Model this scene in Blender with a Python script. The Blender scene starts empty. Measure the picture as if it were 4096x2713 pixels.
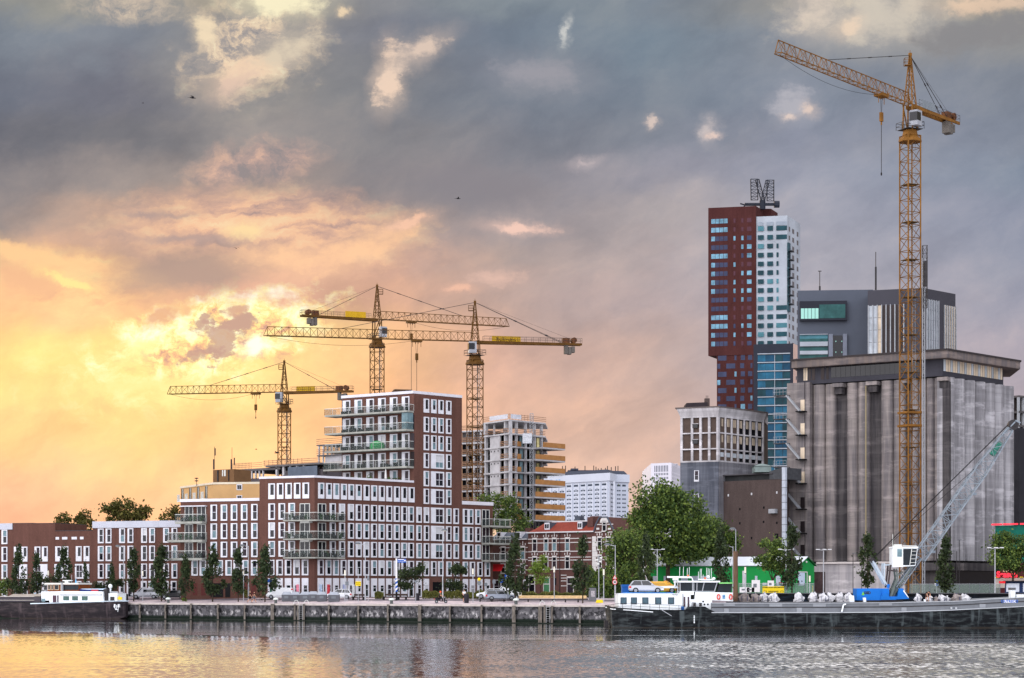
import bpy, math, random
from mathutils import Vector
random.seed(7)
R = math.radians
SC = bpy.context.scene
COL = SC.collection
F, CX, HY, EYE = 8250.0, 2048.0, 2368.0, 4.75      # focal length in photo pixels, horizon row, eye height in metres

# ------------------------------------------------------------------ camera
cam_d = bpy.data.cameras.new('camera'); cam = bpy.data.objects.new('camera', cam_d); COL.objects.link(cam)
cam.location = (0, 0, EYE); cam.rotation_euler = (R(90), 0, 0)
cam_d.sensor_width = 36.0; cam_d.lens = 36.0 * F / 4096.0
cam_d.shift_y = (HY - 1356.5) / 4096.0
cam_d.clip_start = 1.0; cam_d.clip_end = 20000.0
SC.camera = cam
SC.view_settings.view_transform = 'Standard'; SC.view_settings.look = 'None'
SC.view_settings.exposure = 0.0; SC.view_settings.gamma = 1.0
SC.render.engine = 'CYCLES'
SC.cycles.max_bounces = 6; SC.cycles.diffuse_bounces = 3; SC.cycles.glossy_bounces = 3
SC.cycles.transparent_max_bounces = 16
SUN_AZ, SUN_EL = -34.0, 12.0                          # degrees from +Y, behind the clouds at the left

def lin(c):
    return tuple((x / 255 / 12.92) if x / 255 <= 0.04045 else ((x / 255 + 0.055) / 1.055) ** 2.4 for x in c[:3])

# ------------------------------------------------------------------ world
class NT:
    def __init__(s, tree):
        s.t = tree; s.n = tree.nodes; s.l = tree.links
    def put(s, sock, v):
        if hasattr(v, 'node'): s.l.new(v, sock)
        elif v is not None:
            if hasattr(sock, 'default_value'):
                try: sock.default_value = v
                except Exception: sock.default_value = tuple(v) + (1.0,)
    def m(s, op, a, b=None, c=None, clamp=False):
        n = s.n.new('ShaderNodeMath'); n.operation = op; n.use_clamp = clamp
        s.put(n.inputs[0], a); s.put(n.inputs[1], b)
        if c is not None: s.put(n.inputs[2], c)
        return n.outputs[0]
    def vm(s, op, a, b=None, out=0):
        n = s.n.new('ShaderNodeVectorMath'); n.operation = op
        s.put(n.inputs[0], a); s.put(n.inputs[1], b)
        return n.outputs[out]
    def xyz(s, x, y, z=0.0):
        n = s.n.new('ShaderNodeCombineXYZ'); s.put(n.inputs[0], x); s.put(n.inputs[1], y); s.put(n.inputs[2], z)
        return n.outputs[0]
    def sep(s, v):
        n = s.n.new('ShaderNodeSeparateXYZ'); s.put(n.inputs[0], v); return n.outputs
    def noise(s, vec, scale, detail=5, rough=0.55, dist=0.0, col=False):
        n = s.n.new('ShaderNodeTexNoise'); s.put(n.inputs['Vector'], vec)
        n.inputs['Scale'].default_value = scale; n.inputs['Detail'].default_value = detail
        n.inputs['Roughness'].default_value = rough; n.inputs['Distortion'].default_value = dist
        return n.outputs[1 if col else 0]
    def mapping(s, vec, loc=(0, 0, 0), rot=(0, 0, 0), scale=(1, 1, 1), kind='TEXTURE'):
        n = s.n.new('ShaderNodeMapping'); n.vector_type = kind; s.put(n.inputs[0], vec)
        n.inputs[1].default_value = loc; n.inputs[2].default_value = rot; n.inputs[3].default_value = scale
        return n.outputs[0]
    def ss(s, x, a, b):
        n = s.n.new('ShaderNodeMapRange'); n.interpolation_type = 'SMOOTHSTEP'
        s.put(n.inputs[0], x); n.inputs[1].default_value = a; n.inputs[2].default_value = b
        return n.outputs[0]
    def mix(s, f, a, b, blend='MIX'):
        n = s.n.new('ShaderNodeMix'); n.data_type = 'RGBA'; n.blend_type = blend
        s.put(n.inputs[0], f)
        for i, v in ((6, a), (7, b)):
            if hasattr(v, 'node'): s.l.new(v, n.inputs[i])
            else: n.inputs[i].default_value = tuple(v)[:3] + (1.0,)
        return n.outputs[2]
    def ramp(s, f, stops, interp='LINEAR'):
        n = s.n.new('ShaderNodeValToRGB'); s.put(n.inputs[0], f); e = n.color_ramp.elements
        n.color_ramp.interpolation = interp
        while len(e) < len(stops): e.new(0.5)
        for i, (p, c) in enumerate(stops):
            e[i].position = p; e[i].color = tuple(c)[:3] + (1.0,)
        return n.outputs[0]

world = bpy.data.worlds.new('World'); SC.world = world; world.use_nodes = True
w = NT(world.node_tree); w.n.clear()
tc = w.n.new('ShaderNodeTexCoord').outputs['Generated']
dx, dy, dz = w.sep(tc)
yy = w.m('MAXIMUM', dy, 0.25)
u = w.m('MULTIPLY_ADD', w.m('DIVIDE', dx, yy), 8.25, 2.048)       # compass direction
v = w.m('MULTIPLY_ADD', w.m('DIVIDE', dz, yy), -8.25, 2.368)      # height above the horizon
uv = w.xyz(u, v)
wn = w.noise(w.xyz(u, w.m('MULTIPLY', v, 1.7)), 1.6, 6, 0.6, col=True)
wf = w.noise(uv, 9.0, 8, 0.68, col=True)
off = w.vm('SUBTRACT', wn, (0.5, 0.5, 0.5)); offs = w.vm('MULTIPLY', off, (0.55, 0.34, 0.0))
off2 = w.vm('MULTIPLY', w.vm('SUBTRACT', wf, (0.5, 0.5, 0.5)), (0.09, 0.07, 0.0))
pbase = w.vm('ADD', w.vm('ADD', uv, offs), off2)
pb = w.vm('ADD', w.vm('ADD', uv, w.vm('MULTIPLY', off, (0.10, 0.06, 0.0))), w.vm('MULTIPLY', off2, (1.3, 1.3, 0)))
bu, bv, _ = w.sep(pbase)
cols = [0, .5, 1.0, 1.5, 2.0, 2.6, 3.2, 4.1]
grid = [
 (0.0, [(150,150,145),(165,160,150),(165,156,142),(138,140,146),(133,143,150),(126,136,148),(150,148,145),(165,160,145)]),
 (.15, [(128,136,147),(134,139,149),(148,145,143),(128,130,140),(118,128,142),(122,136,150),(138,143,153),(150,150,150)]),
 (.35, [(110,115,129),(118,118,129),(150,146,142),(130,131,137),(119,126,139),(121,131,145),(133,141,156),(130,136,148)]),
 (.55, [(108,109,119),(118,117,123),(155,148,146),(138,135,138),(130,131,140),(132,137,149),(145,149,165),(132,139,154)]),
 (.72, [(136,130,133),(160,148,144),(160,145,138),(140,134,137),(142,138,144),(155,152,162),(155,158,174),(135,145,162)]),
 (.88, [(158,144,140),(208,172,150),(212,174,155),(160,143,140),(163,151,152),(175,166,168),(165,165,178),(145,150,168)]),
 (1.03,[(215,172,145),(205,168,147),(245,192,160),(213,170,150),(175,157,152),(180,167,168),(173,170,181),(150,154,171)]),
 (1.2, [(250,197,145),(250,195,145),(225,175,148),(212,168,144),(188,162,153),(187,169,169),(180,174,183),(160,159,174)]),
 (1.4, [(255,212,136),(255,222,138),(255,220,142),(242,192,145),(218,176,157),(197,172,165),(189,178,184),(176,167,178)]),
 (1.7, [(255,202,140),(255,208,138),(255,204,142),(250,190,140),(232,186,160),(214,181,167),(202,183,185),(192,176,183)]),
 (2.0, [(255,190,150),(255,196,148),(255,200,150),(250,200,150),(242,200,172),(228,193,178),(217,197,194),(206,190,192)]),
 (2.35,[(255,212,165),(255,212,162),(255,215,168),(255,220,180),(252,217,192),(243,213,197),(236,213,205),(226,208,203)]),
]
fu = w.m('DIVIDE', bu, 4.1, clamp=True)
prev = None
for i, (rv, cs) in enumerate(grid):
    rmp = w.ramp(fu, [(cols[j] / 4.1, lin(cs[j])) for j in range(8)])
    prev = rmp if prev is None else w.mix(w.ss(bv, grid[i - 1][0], rv), prev, rmp)
fine = w.noise(w.xyz(u, w.m('MULTIPLY', v, 1.5)), 6.5, 9, 0.66)
fine2 = w.noise(w.vm('MULTIPLY', w.mapping(uv, (0,0,0), (0,0,R(-24)), (1,1,1)), (0.9, 2.0, 1)), 1.9, 7, 0.6)
sky = prev
cl = w.ramp(fine2, [(0.30, (0.88, 0.885, 0.90)), (0.5, (1, 1, 1)), (0.70, (1.12, 1.09, 1.06))])
sky = w.mix(1.0, sky, cl, 'MULTIPLY')
# cloud masses and the gaps between them: centre u, v, radii, tilt, colour, softness, raggedness
blobs = [
 (.77,1.09,.36,.085,-4,(176,150,138),2.2,.5),
 (1.95,.75,.30,.09,8,(140,134,140),1.5,.6),
 (.10,1.02,.34,.045,12,(255,206,150),2.2,.7), (.11,1.12,.15,.05,8,(236,184,142),2,.6),
 (.26,1.12,.10,.018,20,(255,228,150),2.5,.9),
 (1.12,.00,.15,.055,0,(255,244,205),2.5,1.0),
 (.97,.28,.15,.045,-22,(246,214,182),2.0,1.9), (.92,.345,.08,.045,-35,(226,196,176),1.6,2.0),
 (.82,.13,.04,.05,0,(244,222,188),2,1.3), (1.15,.19,.11,.06,-25,(222,206,182),1.5,1.9),
 (1.555,.31,.05,.11,4,(246,216,192),2.0,1.7), (1.66,.22,.12,.045,-30,(228,204,186),1.6,2.0),
 (1.37,.045,.02,.018,0,(240,215,180),2,1),
 (.98,.935,.07,.03,-6,(255,222,166),2,1.3), (1.45,.99,.22,.06,-22,(255,204,160),1.6,1.4),
 (1.62,.89,.09,.02,-18,(250,200,170),2,1.5), (1.13,1.04,.16,.05,0,(255,204,160),1.3,1.4),
 (.75,.96,.20,.018,3,(188,160,150),1.6,1.2), (.63,.86,.16,.014,2,(180,155,148),1.6,1.2),
 (2.08,.905,.11,.022,3,(250,208,190),2.2,1.2), (2.35,.655,.06,.02,-12,(206,190,190),1.6,1.5),
 (2.6,.49,.02,.022,0,(220,200,190),2,1.4), (2.83,.52,.03,.045,0,(206,194,192),1.6,1.6), (2.85,.545,.02,.012,0,(232,206,194),2,1.2),
 (3.17,.42,.075,.06,0,(182,180,188),1.5,1.7), (3.235,.44,.028,.022,0,(226,204,192),2,1.4), (3.15,.465,.03,.015,0,(226,206,196),2,1.4),
 (2.15,.30,.17,.06,8,(158,156,164),1.4,1.3), (1.98,1.12,.10,.03,-4,(226,188,172),1.4,1.4), (1.83,1.165,.06,.018,0,(240,190,165),2,1.3),
 (3.275,.045,.08,.085,15,(222,206,190),1.6,1.7), (3.52,.07,.20,.095,-5,(208,198,184),1.5,1.5), (3.40,.105,.05,.035,-20,(236,212,188),1.8,1.5),
 (3.96,.015,.19,.03,-4,(236,206,178),2.0,1.3), (3.93,.13,.28,.075,-14,(140,138,140),2.0,1.5),
 (2.27,.13,.015,.05,12,(205,205,202),1.6,1.6),
 # the sunlit cumulus with its grey hollow
 (1.02,1.385,.05,.035,-10,(255,255,235),2.2,1.2),
 (.885,1.345,.095,.065,-28,(188,152,138),3.6,2.2), (.80,1.42,.065,.028,-12,(188,152,138),3.4,2.2),
 (.93,1.30,.08,.026,-10,(190,154,138),3.2,2.0),
 (.655,1.268,.075,.028,-20,(222,172,136),2.2,1.5), (.953,1.247,.04,.02,-20,(206,164,140),2.2,1.4), (.75,1.245,.03,.018,0,(232,186,140),2.0,1.3),
 (.55,1.40,.09,.03,-25,(255,240,165),1.6,2.0), (.53,1.55,.2,.03,-4,(255,226,150),1.2,1.6), (.70,1.58,.06,.03,-25,(255,232,155),1.5,1.8),
]
nb = w.m('SUBTRACT', fine, 0.5)
tex = w.noise(w.vm('MULTIPLY', pb, (1, 1.25, 1)), 6.5, 12, 0.70, 0.35)
tex2 = w.noise(w.vm('MULTIPLY', w.mapping(pb, (0,0,0), (0,0,R(-7)), (1,1,1)), (1, 3.4, 1)), 3.6, 9, 0.62, 0.25)
tex3 = w.noise(w.vm('MULTIPLY', w.mapping(pb, (0,0,0), (0,0,R(-28)), (1,1,1)), (1, 1.7, 1)), 2.6, 10, 0.62, 0.3)
sky = w.mix(1.0, sky, w.ramp(tex3, [(.30, (.86,.87,.89)), (.5, (1,1,1)), (.68, (1.16,1.12,1.07))]), 'MULTIPLY')
def region(sky, cu, cv, ru, rv, ang, n_, stops, amt, soft=1.6, rag=1.0):
    d = w.vm('LENGTH', w.mapping(pb, (cu, cv, 0), (0, 0, R(ang)), (ru, rv, 1)), out=1)
    k = w.m('MULTIPLY', w.m('MULTIPLY_ADD', nb, rag, w.m('SUBTRACT', 1.0, d)), soft, clamp=True)
    return w.mix(w.m('MULTIPLY', k, amt), sky, w.ramp(n_, [(p_, lin(c_)) for p_, c_ in stops]))
sky = region(sky, 1.05, .92, .75, .20, 2, tex2, [(.34,(158,138,138)),(.45,(214,172,152)),(.54,(252,200,160)),(.66,(255,222,176))], .85)
sky = region(sky, .30, 1.12, .42, .16, 8, tex2, [(.36,(222,170,134)),(.5,(255,206,145)),(.64,(255,232,160))], .7)
sky = region(sky, 1.02, .66, .35, .12, -10, tex, [(.40,(150,140,142)),(.52,(196,165,155)),(.64,(244,196,168))], .75)
sky = region(sky, 1.00, .20, .34, .26, -20, tex, [(.40,(132,133,140)),(.49,(176,165,158)),(.56,(236,210,180)),(.66,(255,242,205))], .9)
sky = region(sky, .52, .03, .30, .08, 0, tex, [(.42,(140,142,146)),(.54,(200,184,168)),(.66,(240,220,190))], .8)
sky = region(sky, 3.45, .06, .45, .13, -4, tex, [(.40,(140,142,150)),(.50,(178,172,168)),(.60,(222,208,188)),(.7,(236,218,194))], .85)
sky = region(sky, .60, 1.50, .62, .24, -4, tex, [(.36,(250,204,138)),(.5,(255,224,146)),(.62,(255,244,176))], .75)
sky = region(sky, .88, 1.33, .50, .19, -10, tex, [(.36,(198,154,136)),(.42,(240,188,140)),(.465,(255,228,150)),(.53,(255,250,190)),(.64,(255,255,232))], 1.0, 2.2, 1.7)
for (cu, cv, ru, rv, ang, c, sharp, rag) in blobs:
    d = w.vm('LENGTH', w.mapping(pb, (cu, cv, 0), (0, 0, R(ang)), (ru * 1.15, rv * 1.15, 1)), out=1)
    k = w.m('MULTIPLY_ADD', nb, rag * 2.3, w.m('SUBTRACT', 1.0, d))
    if sharp >= 2.0 or True: halo = w.m('MULTIPLY', w.ss(d, 1.9, 0.2), 0.42 if sharp < 2.9 else 0.0); sky = w.mix(halo, sky, lin(c))
    k = w.m('MULTIPLY', k, sharp * 0.8, clamp=True)
    sky = w.mix(w.m('MULTIPLY', k, 0.86), sky, lin(c))
warm = w.m('MULTIPLY', w.ss(v, 0.85, 1.35), w.ss(u, 2.4, 0.9))
sky = w.mix(1.0, sky, w.mix(warm, (1, 1, 1), (1.22, 1.17, 1.13)), 'MULTIPLY')
# overhead and behind the viewer the unseen sky is brightened as fill light
high = w.ss(dz, 0.285, 0.52)
sky = w.mix(high, sky, (1.45, 1.40, 1.44))
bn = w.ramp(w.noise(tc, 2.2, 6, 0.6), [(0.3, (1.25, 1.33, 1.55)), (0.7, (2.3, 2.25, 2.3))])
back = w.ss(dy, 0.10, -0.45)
side_l = w.vm('DOT_PRODUCT', tc, (-0.80, -0.50, 0.33), out=1)  # unseen brighter patch added at the back left to model the forms
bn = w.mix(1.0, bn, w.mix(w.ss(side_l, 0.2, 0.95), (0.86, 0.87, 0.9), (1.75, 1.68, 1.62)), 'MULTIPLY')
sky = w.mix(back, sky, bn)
sky = w.mix(w.ss(dz, 0.0, -0.08), sky, (0.16, 0.15, 0.14))
nish = w.n.new('ShaderNodeTexSky'); nish.sky_type = 'NISHITA'; nish.sun_disc = False
nish.sun_elevation = R(SUN_EL); nish.sun_rotation = R(SUN_AZ); nish.altitude = 10
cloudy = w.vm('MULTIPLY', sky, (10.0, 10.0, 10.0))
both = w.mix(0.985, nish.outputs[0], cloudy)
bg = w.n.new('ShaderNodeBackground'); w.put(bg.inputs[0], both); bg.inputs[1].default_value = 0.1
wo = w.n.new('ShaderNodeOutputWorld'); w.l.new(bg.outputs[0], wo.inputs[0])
world.cycles.sampling_method = 'MANUAL'; world.cycles.sample_map_resolution = 512

# ------------------------------------------------------------------ sun, veiled by cloud
sd = bpy.data.lights.new('sun', 'SUN'); sun = bpy.data.objects.new('sun', sd); COL.objects.link(sun)
sd.energy = 1.1; sd.angle = R(12); sd.color = (1.0, 0.74, 0.45)
sv = Vector((math.sin(R(SUN_AZ)) * math.cos(R(SUN_EL)), math.cos(R(SUN_AZ)) * math.cos(R(SUN_EL)), math.sin(R(SUN_EL))))
sun.rotation_euler = (-sv).to_track_quat('-Z', 'Y').to_euler(); sun.location = (0, 0, 200)

# ------------------------------------------------------------------ materials
MATS = {}
def mk(name, col, rough=0.7, var=0.12, scale=0.8, metal=0.0, bump=0.0, spec=0.12, alpha=1.0, stretch=(1, 1, 1), detail=5, trans=0.0):
    if name in MATS: return MATS[name]
    m = bpy.data.materials.new(name); m.use_nodes = True; t = NT(m.node_tree)
    p = [n for n in t.n if n.type == 'BSDF_PRINCIPLED'][0]
    c = lin(col) if max(col) > 1 else col
    g = t.n.new('ShaderNodeNewGeometry').outputs['Position']
    if stretch != (1, 1, 1): g = t.vm('MULTIPLY', g, stretch)
    if var > 0:
        nz = t.noise(g, scale, detail, 0.6)
        r = t.ramp(nz, [(0.28, [x * (1 - var) for x in c]), (0.72, [min(1, x * (1 + var)) for x in c])])
        t.l.new(r, p.inputs['Base Color'])
        if bump > 0:
            b = t.n.new('ShaderNodeBump'); b.inputs['Strength'].default_value = bump; b.inputs['Distance'].default_value = 0.05
            t.l.new(nz, b.inputs['Height']); t.l.new(b.outputs[0], p.inputs['Normal'])
    else: p.inputs['Base Color'].default_value = tuple(c) + (1,)
    p.inputs['Roughness'].default_value = rough; p.inputs['Metallic'].default_value = metal
    p.inputs['Specular IOR Level'].default_value = spec
    if alpha < 1: p.inputs['Alpha'].default_value = alpha
    MATS[name] = m; return m

# ------------------------------------------------------------------ mesh building
ORG = {}
class MB:
    def __init__(s): s.v = []; s.f = []; s.mi = []; s.cur = 0
    def add(s, vs, fs):
        b = len(s.v); s.v += [tuple(p) for p in vs]
        for q in fs: s.f.append([b + i for i in q]); s.mi.append(s.cur)
    def box(s, x0, x1, y0, y1, z0, z1):
        s.add([(x0,y0,z0),(x1,y0,z0),(x1,y1,z0),(x0,y1,z0),(x0,y0,z1),(x1,y0,z1),(x1,y1,z1),(x0,y1,z1)],
              [(0,3,2,1),(4,5,6,7),(0,1,5,4),(1,2,6,5),(2,3,7,6),(3,0,4,7)]); return s
    def obox(s, c, d, rz=0.0, tilt=None):
        cs, sn = math.cos(rz), math.sin(rz); pts = []
        for z in (-.5, .5):
            for (x, y) in ((-.5,-.5),(.5,-.5),(.5,.5),(-.5,.5)):
                X, Y = x * d[0], y * d[1]
                pts.append((c[0] + X * cs - Y * sn, c[1] + X * sn + Y * cs, c[2] + z * d[2]))
        s.add(pts, [(0,3,2,1),(4,5,6,7),(0,1,5,4),(1,2,6,5),(2,3,7,6),(3,0,4,7)]); return s
    def hexa(s, p):      # 8 points: bottom loop, top loop
        s.add(p, [(0,3,2,1),(4,5,6,7),(0,1,5,4),(1,2,6,5),(2,3,7,6),(3,0,4,7)]); return s
    def tube(s, a, b, r, n=4, r2=None, cap=True):
        a, b = Vector(a), Vector(b); d = b - a
        if d.length < 1e-6: return s
        d.normalize(); up = Vector((0, 0, 1)) if abs(d.z) < 0.95 else Vector((1, 0, 0))
        e1 = d.cross(up).normalized(); e2 = d.cross(e1); r2 = r if r2 is None else r2; pts = []
        for (c, rr) in ((a, r), (b, r2)):
            for i in range(n):
                an = 2 * math.pi * (i + .5) / n
                pts.append(c + e1 * math.cos(an) * rr + e2 * math.sin(an) * rr)
        fs = [(i, (i + 1) % n, n + (i + 1) % n, n + i) for i in range(n)]
        if cap: fs += [tuple(range(n))[::-1], tuple(range(n, 2 * n))]
        s.add(pts, fs); return s
    def prism(s, poly, z0, z1, cap=True):
        n = len(poly)
        pts = [(p[0], p[1], z0) for p in poly] + [(p[0], p[1], z1) for p in poly]
        fs = [(i, (i + 1) % n, n + (i + 1) % n, n + i) for i in range(n)]
        if cap: fs += [tuple(range(n))[::-1], tuple(range(n, 2 * n))]
        s.add(pts, fs); return s
    def sideprism(s, prof, y0, y1):   # profile in x,z extruded along y
        n = len(prof)
        pts = [(p[0], y0, p[1]) for p in prof] + [(p[0], y1, p[1]) for p in prof]
        s.add(pts, [(i, (i + 1) % n, n + (i + 1) % n, n + i) for i in range(n)] + [tuple(range(n))[::-1], tuple(range(n, 2 * n))]); return s
    def loft(s, rings, cap=True):
        n = len(rings[0]); b = []
        for r in rings: b += r
        fs = []
        for k in range(len(rings) - 1):
            for i in range(n):
                j = (i + 1) % n; fs.append((k*n+i, k*n+j, (k+1)*n+j, (k+1)*n+i))
        if cap: fs += [tuple(range(n))[::-1], tuple(range((len(rings)-1)*n, len(rings)*n))]
        s.add(b, fs); return s
    def ball(s, c, rx, ry=None, rz=None, n=8, m=6):
        ry = rx if ry is None else ry; rz = rx if rz is None else rz
        rings = []
        for k in range(m + 1):
            a = math.pi * k / m - math.pi / 2; q = max(math.cos(a), 0.02)
            rings.append([(c[0] + rx*q*math.cos(2*math.pi*i/n), c[1] + ry*q*math.sin(2*math.pi*i/n), c[2] + rz*math.sin(a)) for i in range(n)])
        return s.loft(rings)
    def build(s, name, mat, parent=None, smooth=False, local=False):
        me = bpy.data.meshes.new(name)
        o_ = Vector((0, 0, 0))
        if parent is not None and not local: o_ = ORG.get(parent.name, o_)
        me.from_pydata([(p[0]-o_.x, p[1]-o_.y, p[2]-o_.z) for p in s.v], [], s.f)
        for m in (mat if isinstance(mat, (list, tuple)) else [mat]): me.materials.append(m)
        if isinstance(mat, (list, tuple)): me.polygons.foreach_set('material_index', s.mi)
        if smooth: me.polygons.foreach_set('use_smooth', [True] * len(me.polygons))
        me.update()
        o = bpy.data.objects.new(name, me); COL.objects.link(o)
        if parent is not None: o.parent = parent; ORG[o.name] = o_
        return o
def tag(o, label, cat, group=None, kind=None):
    if label: o['label'] = label
    if cat: o['category'] = cat
    if group: o['group'] = group
    if kind: o['kind'] = kind
    return o
def thing(name, label, cat, loc=(0, 0, 0), group=None, rz=0.0):
    o = bpy.data.objects.new(name, None); COL.objects.link(o); o.location = loc; o.rotation_euler = (0, 0, rz)
    o.empty_display_size = 0.5; ORG[o.name] = Vector(loc); return tag(o, label, cat, group)
def kids(o): return list(KID.get(o.name, o.children))
KID = {}
def dup(root, loc, rz=0.0, label=None, group=None, scale=None):
    def cp(o, par):
        c = o.copy(); COL.objects.link(c)
        if par is not None: c.parent = par
        for ch in o.children: cp(ch, c)
        return c
    r = cp(root, None); r.location = loc; r.rotation_euler = (0, 0, rz)
    if scale: r.scale = (scale,) * 3 if not isinstance(scale, tuple) else scale
    if label: r['label'] = label
    if group: r['group'] = group
    return r
def G(px, Y): return ((px - CX) / F * Y, Y)
def Zp(py, Y): return EYE + (HY - py) * Y / F
def P3(px, py, Y): return ((px - CX) / F * Y, Y, Zp(py, Y))
class Face:      # a vertical wall between two ground points, left to right as seen from the water
    def __init__(s, a, b):
        s.a = Vector(a); s.b = Vector(b); d = s.b - s.a; s.L = d.length; s.d = d / s.L; s.n = Vector((s.d.y, -s.d.x))
    def s_(s, px):
        k = (px - CX) / F
        t = (k * s.a.y - s.a.x) / ((s.b.x - s.a.x) - k * (s.b.y - s.a.y)); return t * s.L
    def z_(s, px, py): return Zp(py, (s.a + s.d * s.s_(px)).y)
    def P(s, t, z, o=0.0):
        q = s.a + s.d * t + s.n * o; return (q.x, q.y, z)
    def box(s, mb, s0, s1, z0, z1, o0, o1):
        mb.hexa([s.P(s0,z0,o1), s.P(s1,z0,o1), s.P(s1,z0,o0), s.P(s0,z0,o0), s.P(s0,z1,o1), s.P(s1,z1,o1), s.P(s1,z1,o0), s.P(s0,z1,o0)]); return s
def quadvol(mb, fs, z0, z1):  mb.prism(fs, z0, z1)
# ------------------------------------------------------------------ setting: water, quay ground
def water_mat():
    m = bpy.data.materials.new('water'); m.use_nodes = True; t = NT(m.node_tree)
    p = [n for n in t.n if n.type == 'BSDF_PRINCIPLED'][0]
    pos = t.n.new('ShaderNodeNewGeometry').outputs['Position']
    x, y, z = t.sep(pos)
    wig = t.noise(t.vm('MULTIPLY', pos, (0.02, 0.05, 1)), 1.0, 4, 0.6)
    # wind line: calm water in the lee of the quay, ripples in the open basin
    dx_ = t.m('SUBTRACT', 42.0, x); line = t.m('MULTIPLY_ADD', t.m('MULTIPLY', dx_, dx_), 0.0062, 168.0)
    lee = t.m('ADD', t.m('SUBTRACT', y, line), t.m('MULTIPLY', t.m('SUBTRACT', wig, 0.5), 16.0))
    streak = t.ss(t.noise(t.vm('MULTIPLY', pos, (0.018, 0.30, 1)), 1.0, 4, 0.6), 0.60, 0.66)
    calm = t.m('MULTIPLY', t.ss(lee, -2.0, 3.0), t.m('MULTIPLY_ADD', streak, -0.75, 1.0))
    # normals straight from noise: slopes stay the same however far the ripple is
    c1 = t.noise(t.vm('MULTIPLY', pos, (2.0, 0.55, 1)), 1.6, 5, 0.70, col=True)
    c2 = t.noise(t.vm('MULTIPLY', pos, (0.22, 0.16, 1)), 1.0, 3, 0.6, col=True)
    c3 = t.noise(t.vm('MULTIPLY', pos, (0.05, 0.9, 1)), 0.9, 3, 0.6, col=True)
    patch = t.noise(t.vm('MULTIPLY', pos, (0.014, 0.07, 1)), 1.0, 3, 0.5)
    side = t.ss(t.m('ADD', x, t.m('MULTIPLY', t.m('SUBTRACT', wig, 0.5), 30.0)), -4.0, 18.0)
    k = t.m('MULTIPLY', t.m('ADD', t.m('MULTIPLY_ADD', side, 1.0, 0.10), t.m('MULTIPLY', t.ss(x, -36.0, -12.0), 0.16)), t.m('MULTIPLY_ADD', t.ss(patch, 0.36, 0.6), 0.7, 0.45))
    k = t.m('MULTIPLY', k, t.m('MULTIPLY_ADD', calm, -0.97, 1.0))
    sl = t.vm('ADD', t.vm('MULTIPLY', t.vm('SUBTRACT', c1, (.5, .5, .5)), (1.0, 1.0, 0)), t.vm('MULTIPLY', t.vm('SUBTRACT', c2, (.5, .5, .5)), (.18, .22, 0)))
    sc_ = t.n.new('ShaderNodeVectorMath'); sc_.operation = 'SCALE'; t.l.new(sl, sc_.inputs[0]); t.l.new(k, sc_.inputs[3])
    bias = t.xyz(0.0, t.m('MULTIPLY', t.m('ADD', t.m('MULTIPLY_ADD', side, -0.074, -0.041), t.m('MULTIPLY', t.ss(x, -38.0, -16.0), -0.011)), t.m('MULTIPLY_ADD', calm, -0.97, 1.0)), 0.0)
    lo = t.vm('MULTIPLY', t.vm('SUBTRACT', c3, (.5, .5, .5)), (0.010, 0.022, 0))
    nrm = t.vm('NORMALIZE', t.vm('ADD', t.vm('ADD', t.vm('ADD', sc_.outputs[0], bias), lo), (0, 0, 1)))
    t.n.remove(p); gl_ = t.n.new('ShaderNodeBsdfGlossy'); gl_.inputs['Color'].default_value = (0.96, 0.96, 0.96, 1); gl_.inputs['Roughness'].default_value = 0.05
    df = t.n.new('ShaderNodeBsdfDiffuse'); df.inputs['Color'].default_value = (0.020, 0.028, 0.026, 1)
    t.l.new(nrm, gl_.inputs['Normal']); mx = t.n.new('ShaderNodeMixShader')
    fr = t.n.new('ShaderNodeFresnel'); fr.inputs['IOR'].default_value = 1.33; t.l.new(nrm, fr.inputs['Normal'])
    t.l.new(t.m('MULTIPLY_ADD', fr.outputs[0], 0.28, 0.72, clamp=True), mx.inputs[0])
    t.l.new(df.outputs[0], mx.inputs[1]); t.l.new(gl_.outputs[0], mx.inputs[2])
    t.l.new(mx.outputs[0], [n for n in t.n if n.type == 'OUTPUT_MATERIAL'][0].inputs[0])
    return m
WZ = 0.53
m_ = MB(); m_.add([(-1500, -80, WZ), (1500, -80, WZ), (1500, 420, WZ), (-1500, 420, WZ)], [(0, 1, 2, 3)])
tag(m_.build('water', water_mat()), 'rippled harbour water, golden at the left and silver grey at the right', None, kind='structure')

def paving(name, c, c2, sc):
    m = bpy.data.materials.new(name); m.use_nodes = True; t = NT(m.node_tree)
    p = [n for n in t.n if n.type == 'BSDF_PRINCIPLED'][0]
    pos = t.n.new('ShaderNodeNewGeometry').outputs['Position']
    a = t.noise(pos, sc, 6, 0.7); b = t.noise(pos, sc * 12, 3, 0.7)
    q = t.mix(t.ss(a, 0.38, 0.62), lin(c), lin(c2)); q = t.mix(t.ss(b, 0.35, 0.7), q, t.mix(1, q, (0.72, 0.72, 0.74), 'MULTIPLY'))
    t.l.new(q, p.inputs['Base Color']); p.inputs['Roughness'].default_value = 0.85; p.inputs['Specular IOR Level'].default_value = 0.1; return m
ZQ, ZG = 3.0, 3.85
QL = [(-1500.0, 610.0), (-62.3, 325.0), (25.3, 258.0), (1500.0, 252.0)]      # line of the quay edge
def Qy(x):
    for (x0, y0), (x1, y1) in zip(QL[:-1], QL[1:]):
        if x <= x1: return y0 + (y1-y0)*(x-x0)/(x1-x0)
    return QL[-1][1]
def gp(px, d, dz=0.0):      # ground point on sight line px, d metres behind the quay edge
    Y = 300.0
    for _ in range(30): Y = Qy((px-CX)/F*Y) + d
    return ((px-CX)/F*Y, Y, ZQ + (ZG-ZQ)*min(1, max(0, d/14.0)) + dz)
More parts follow.
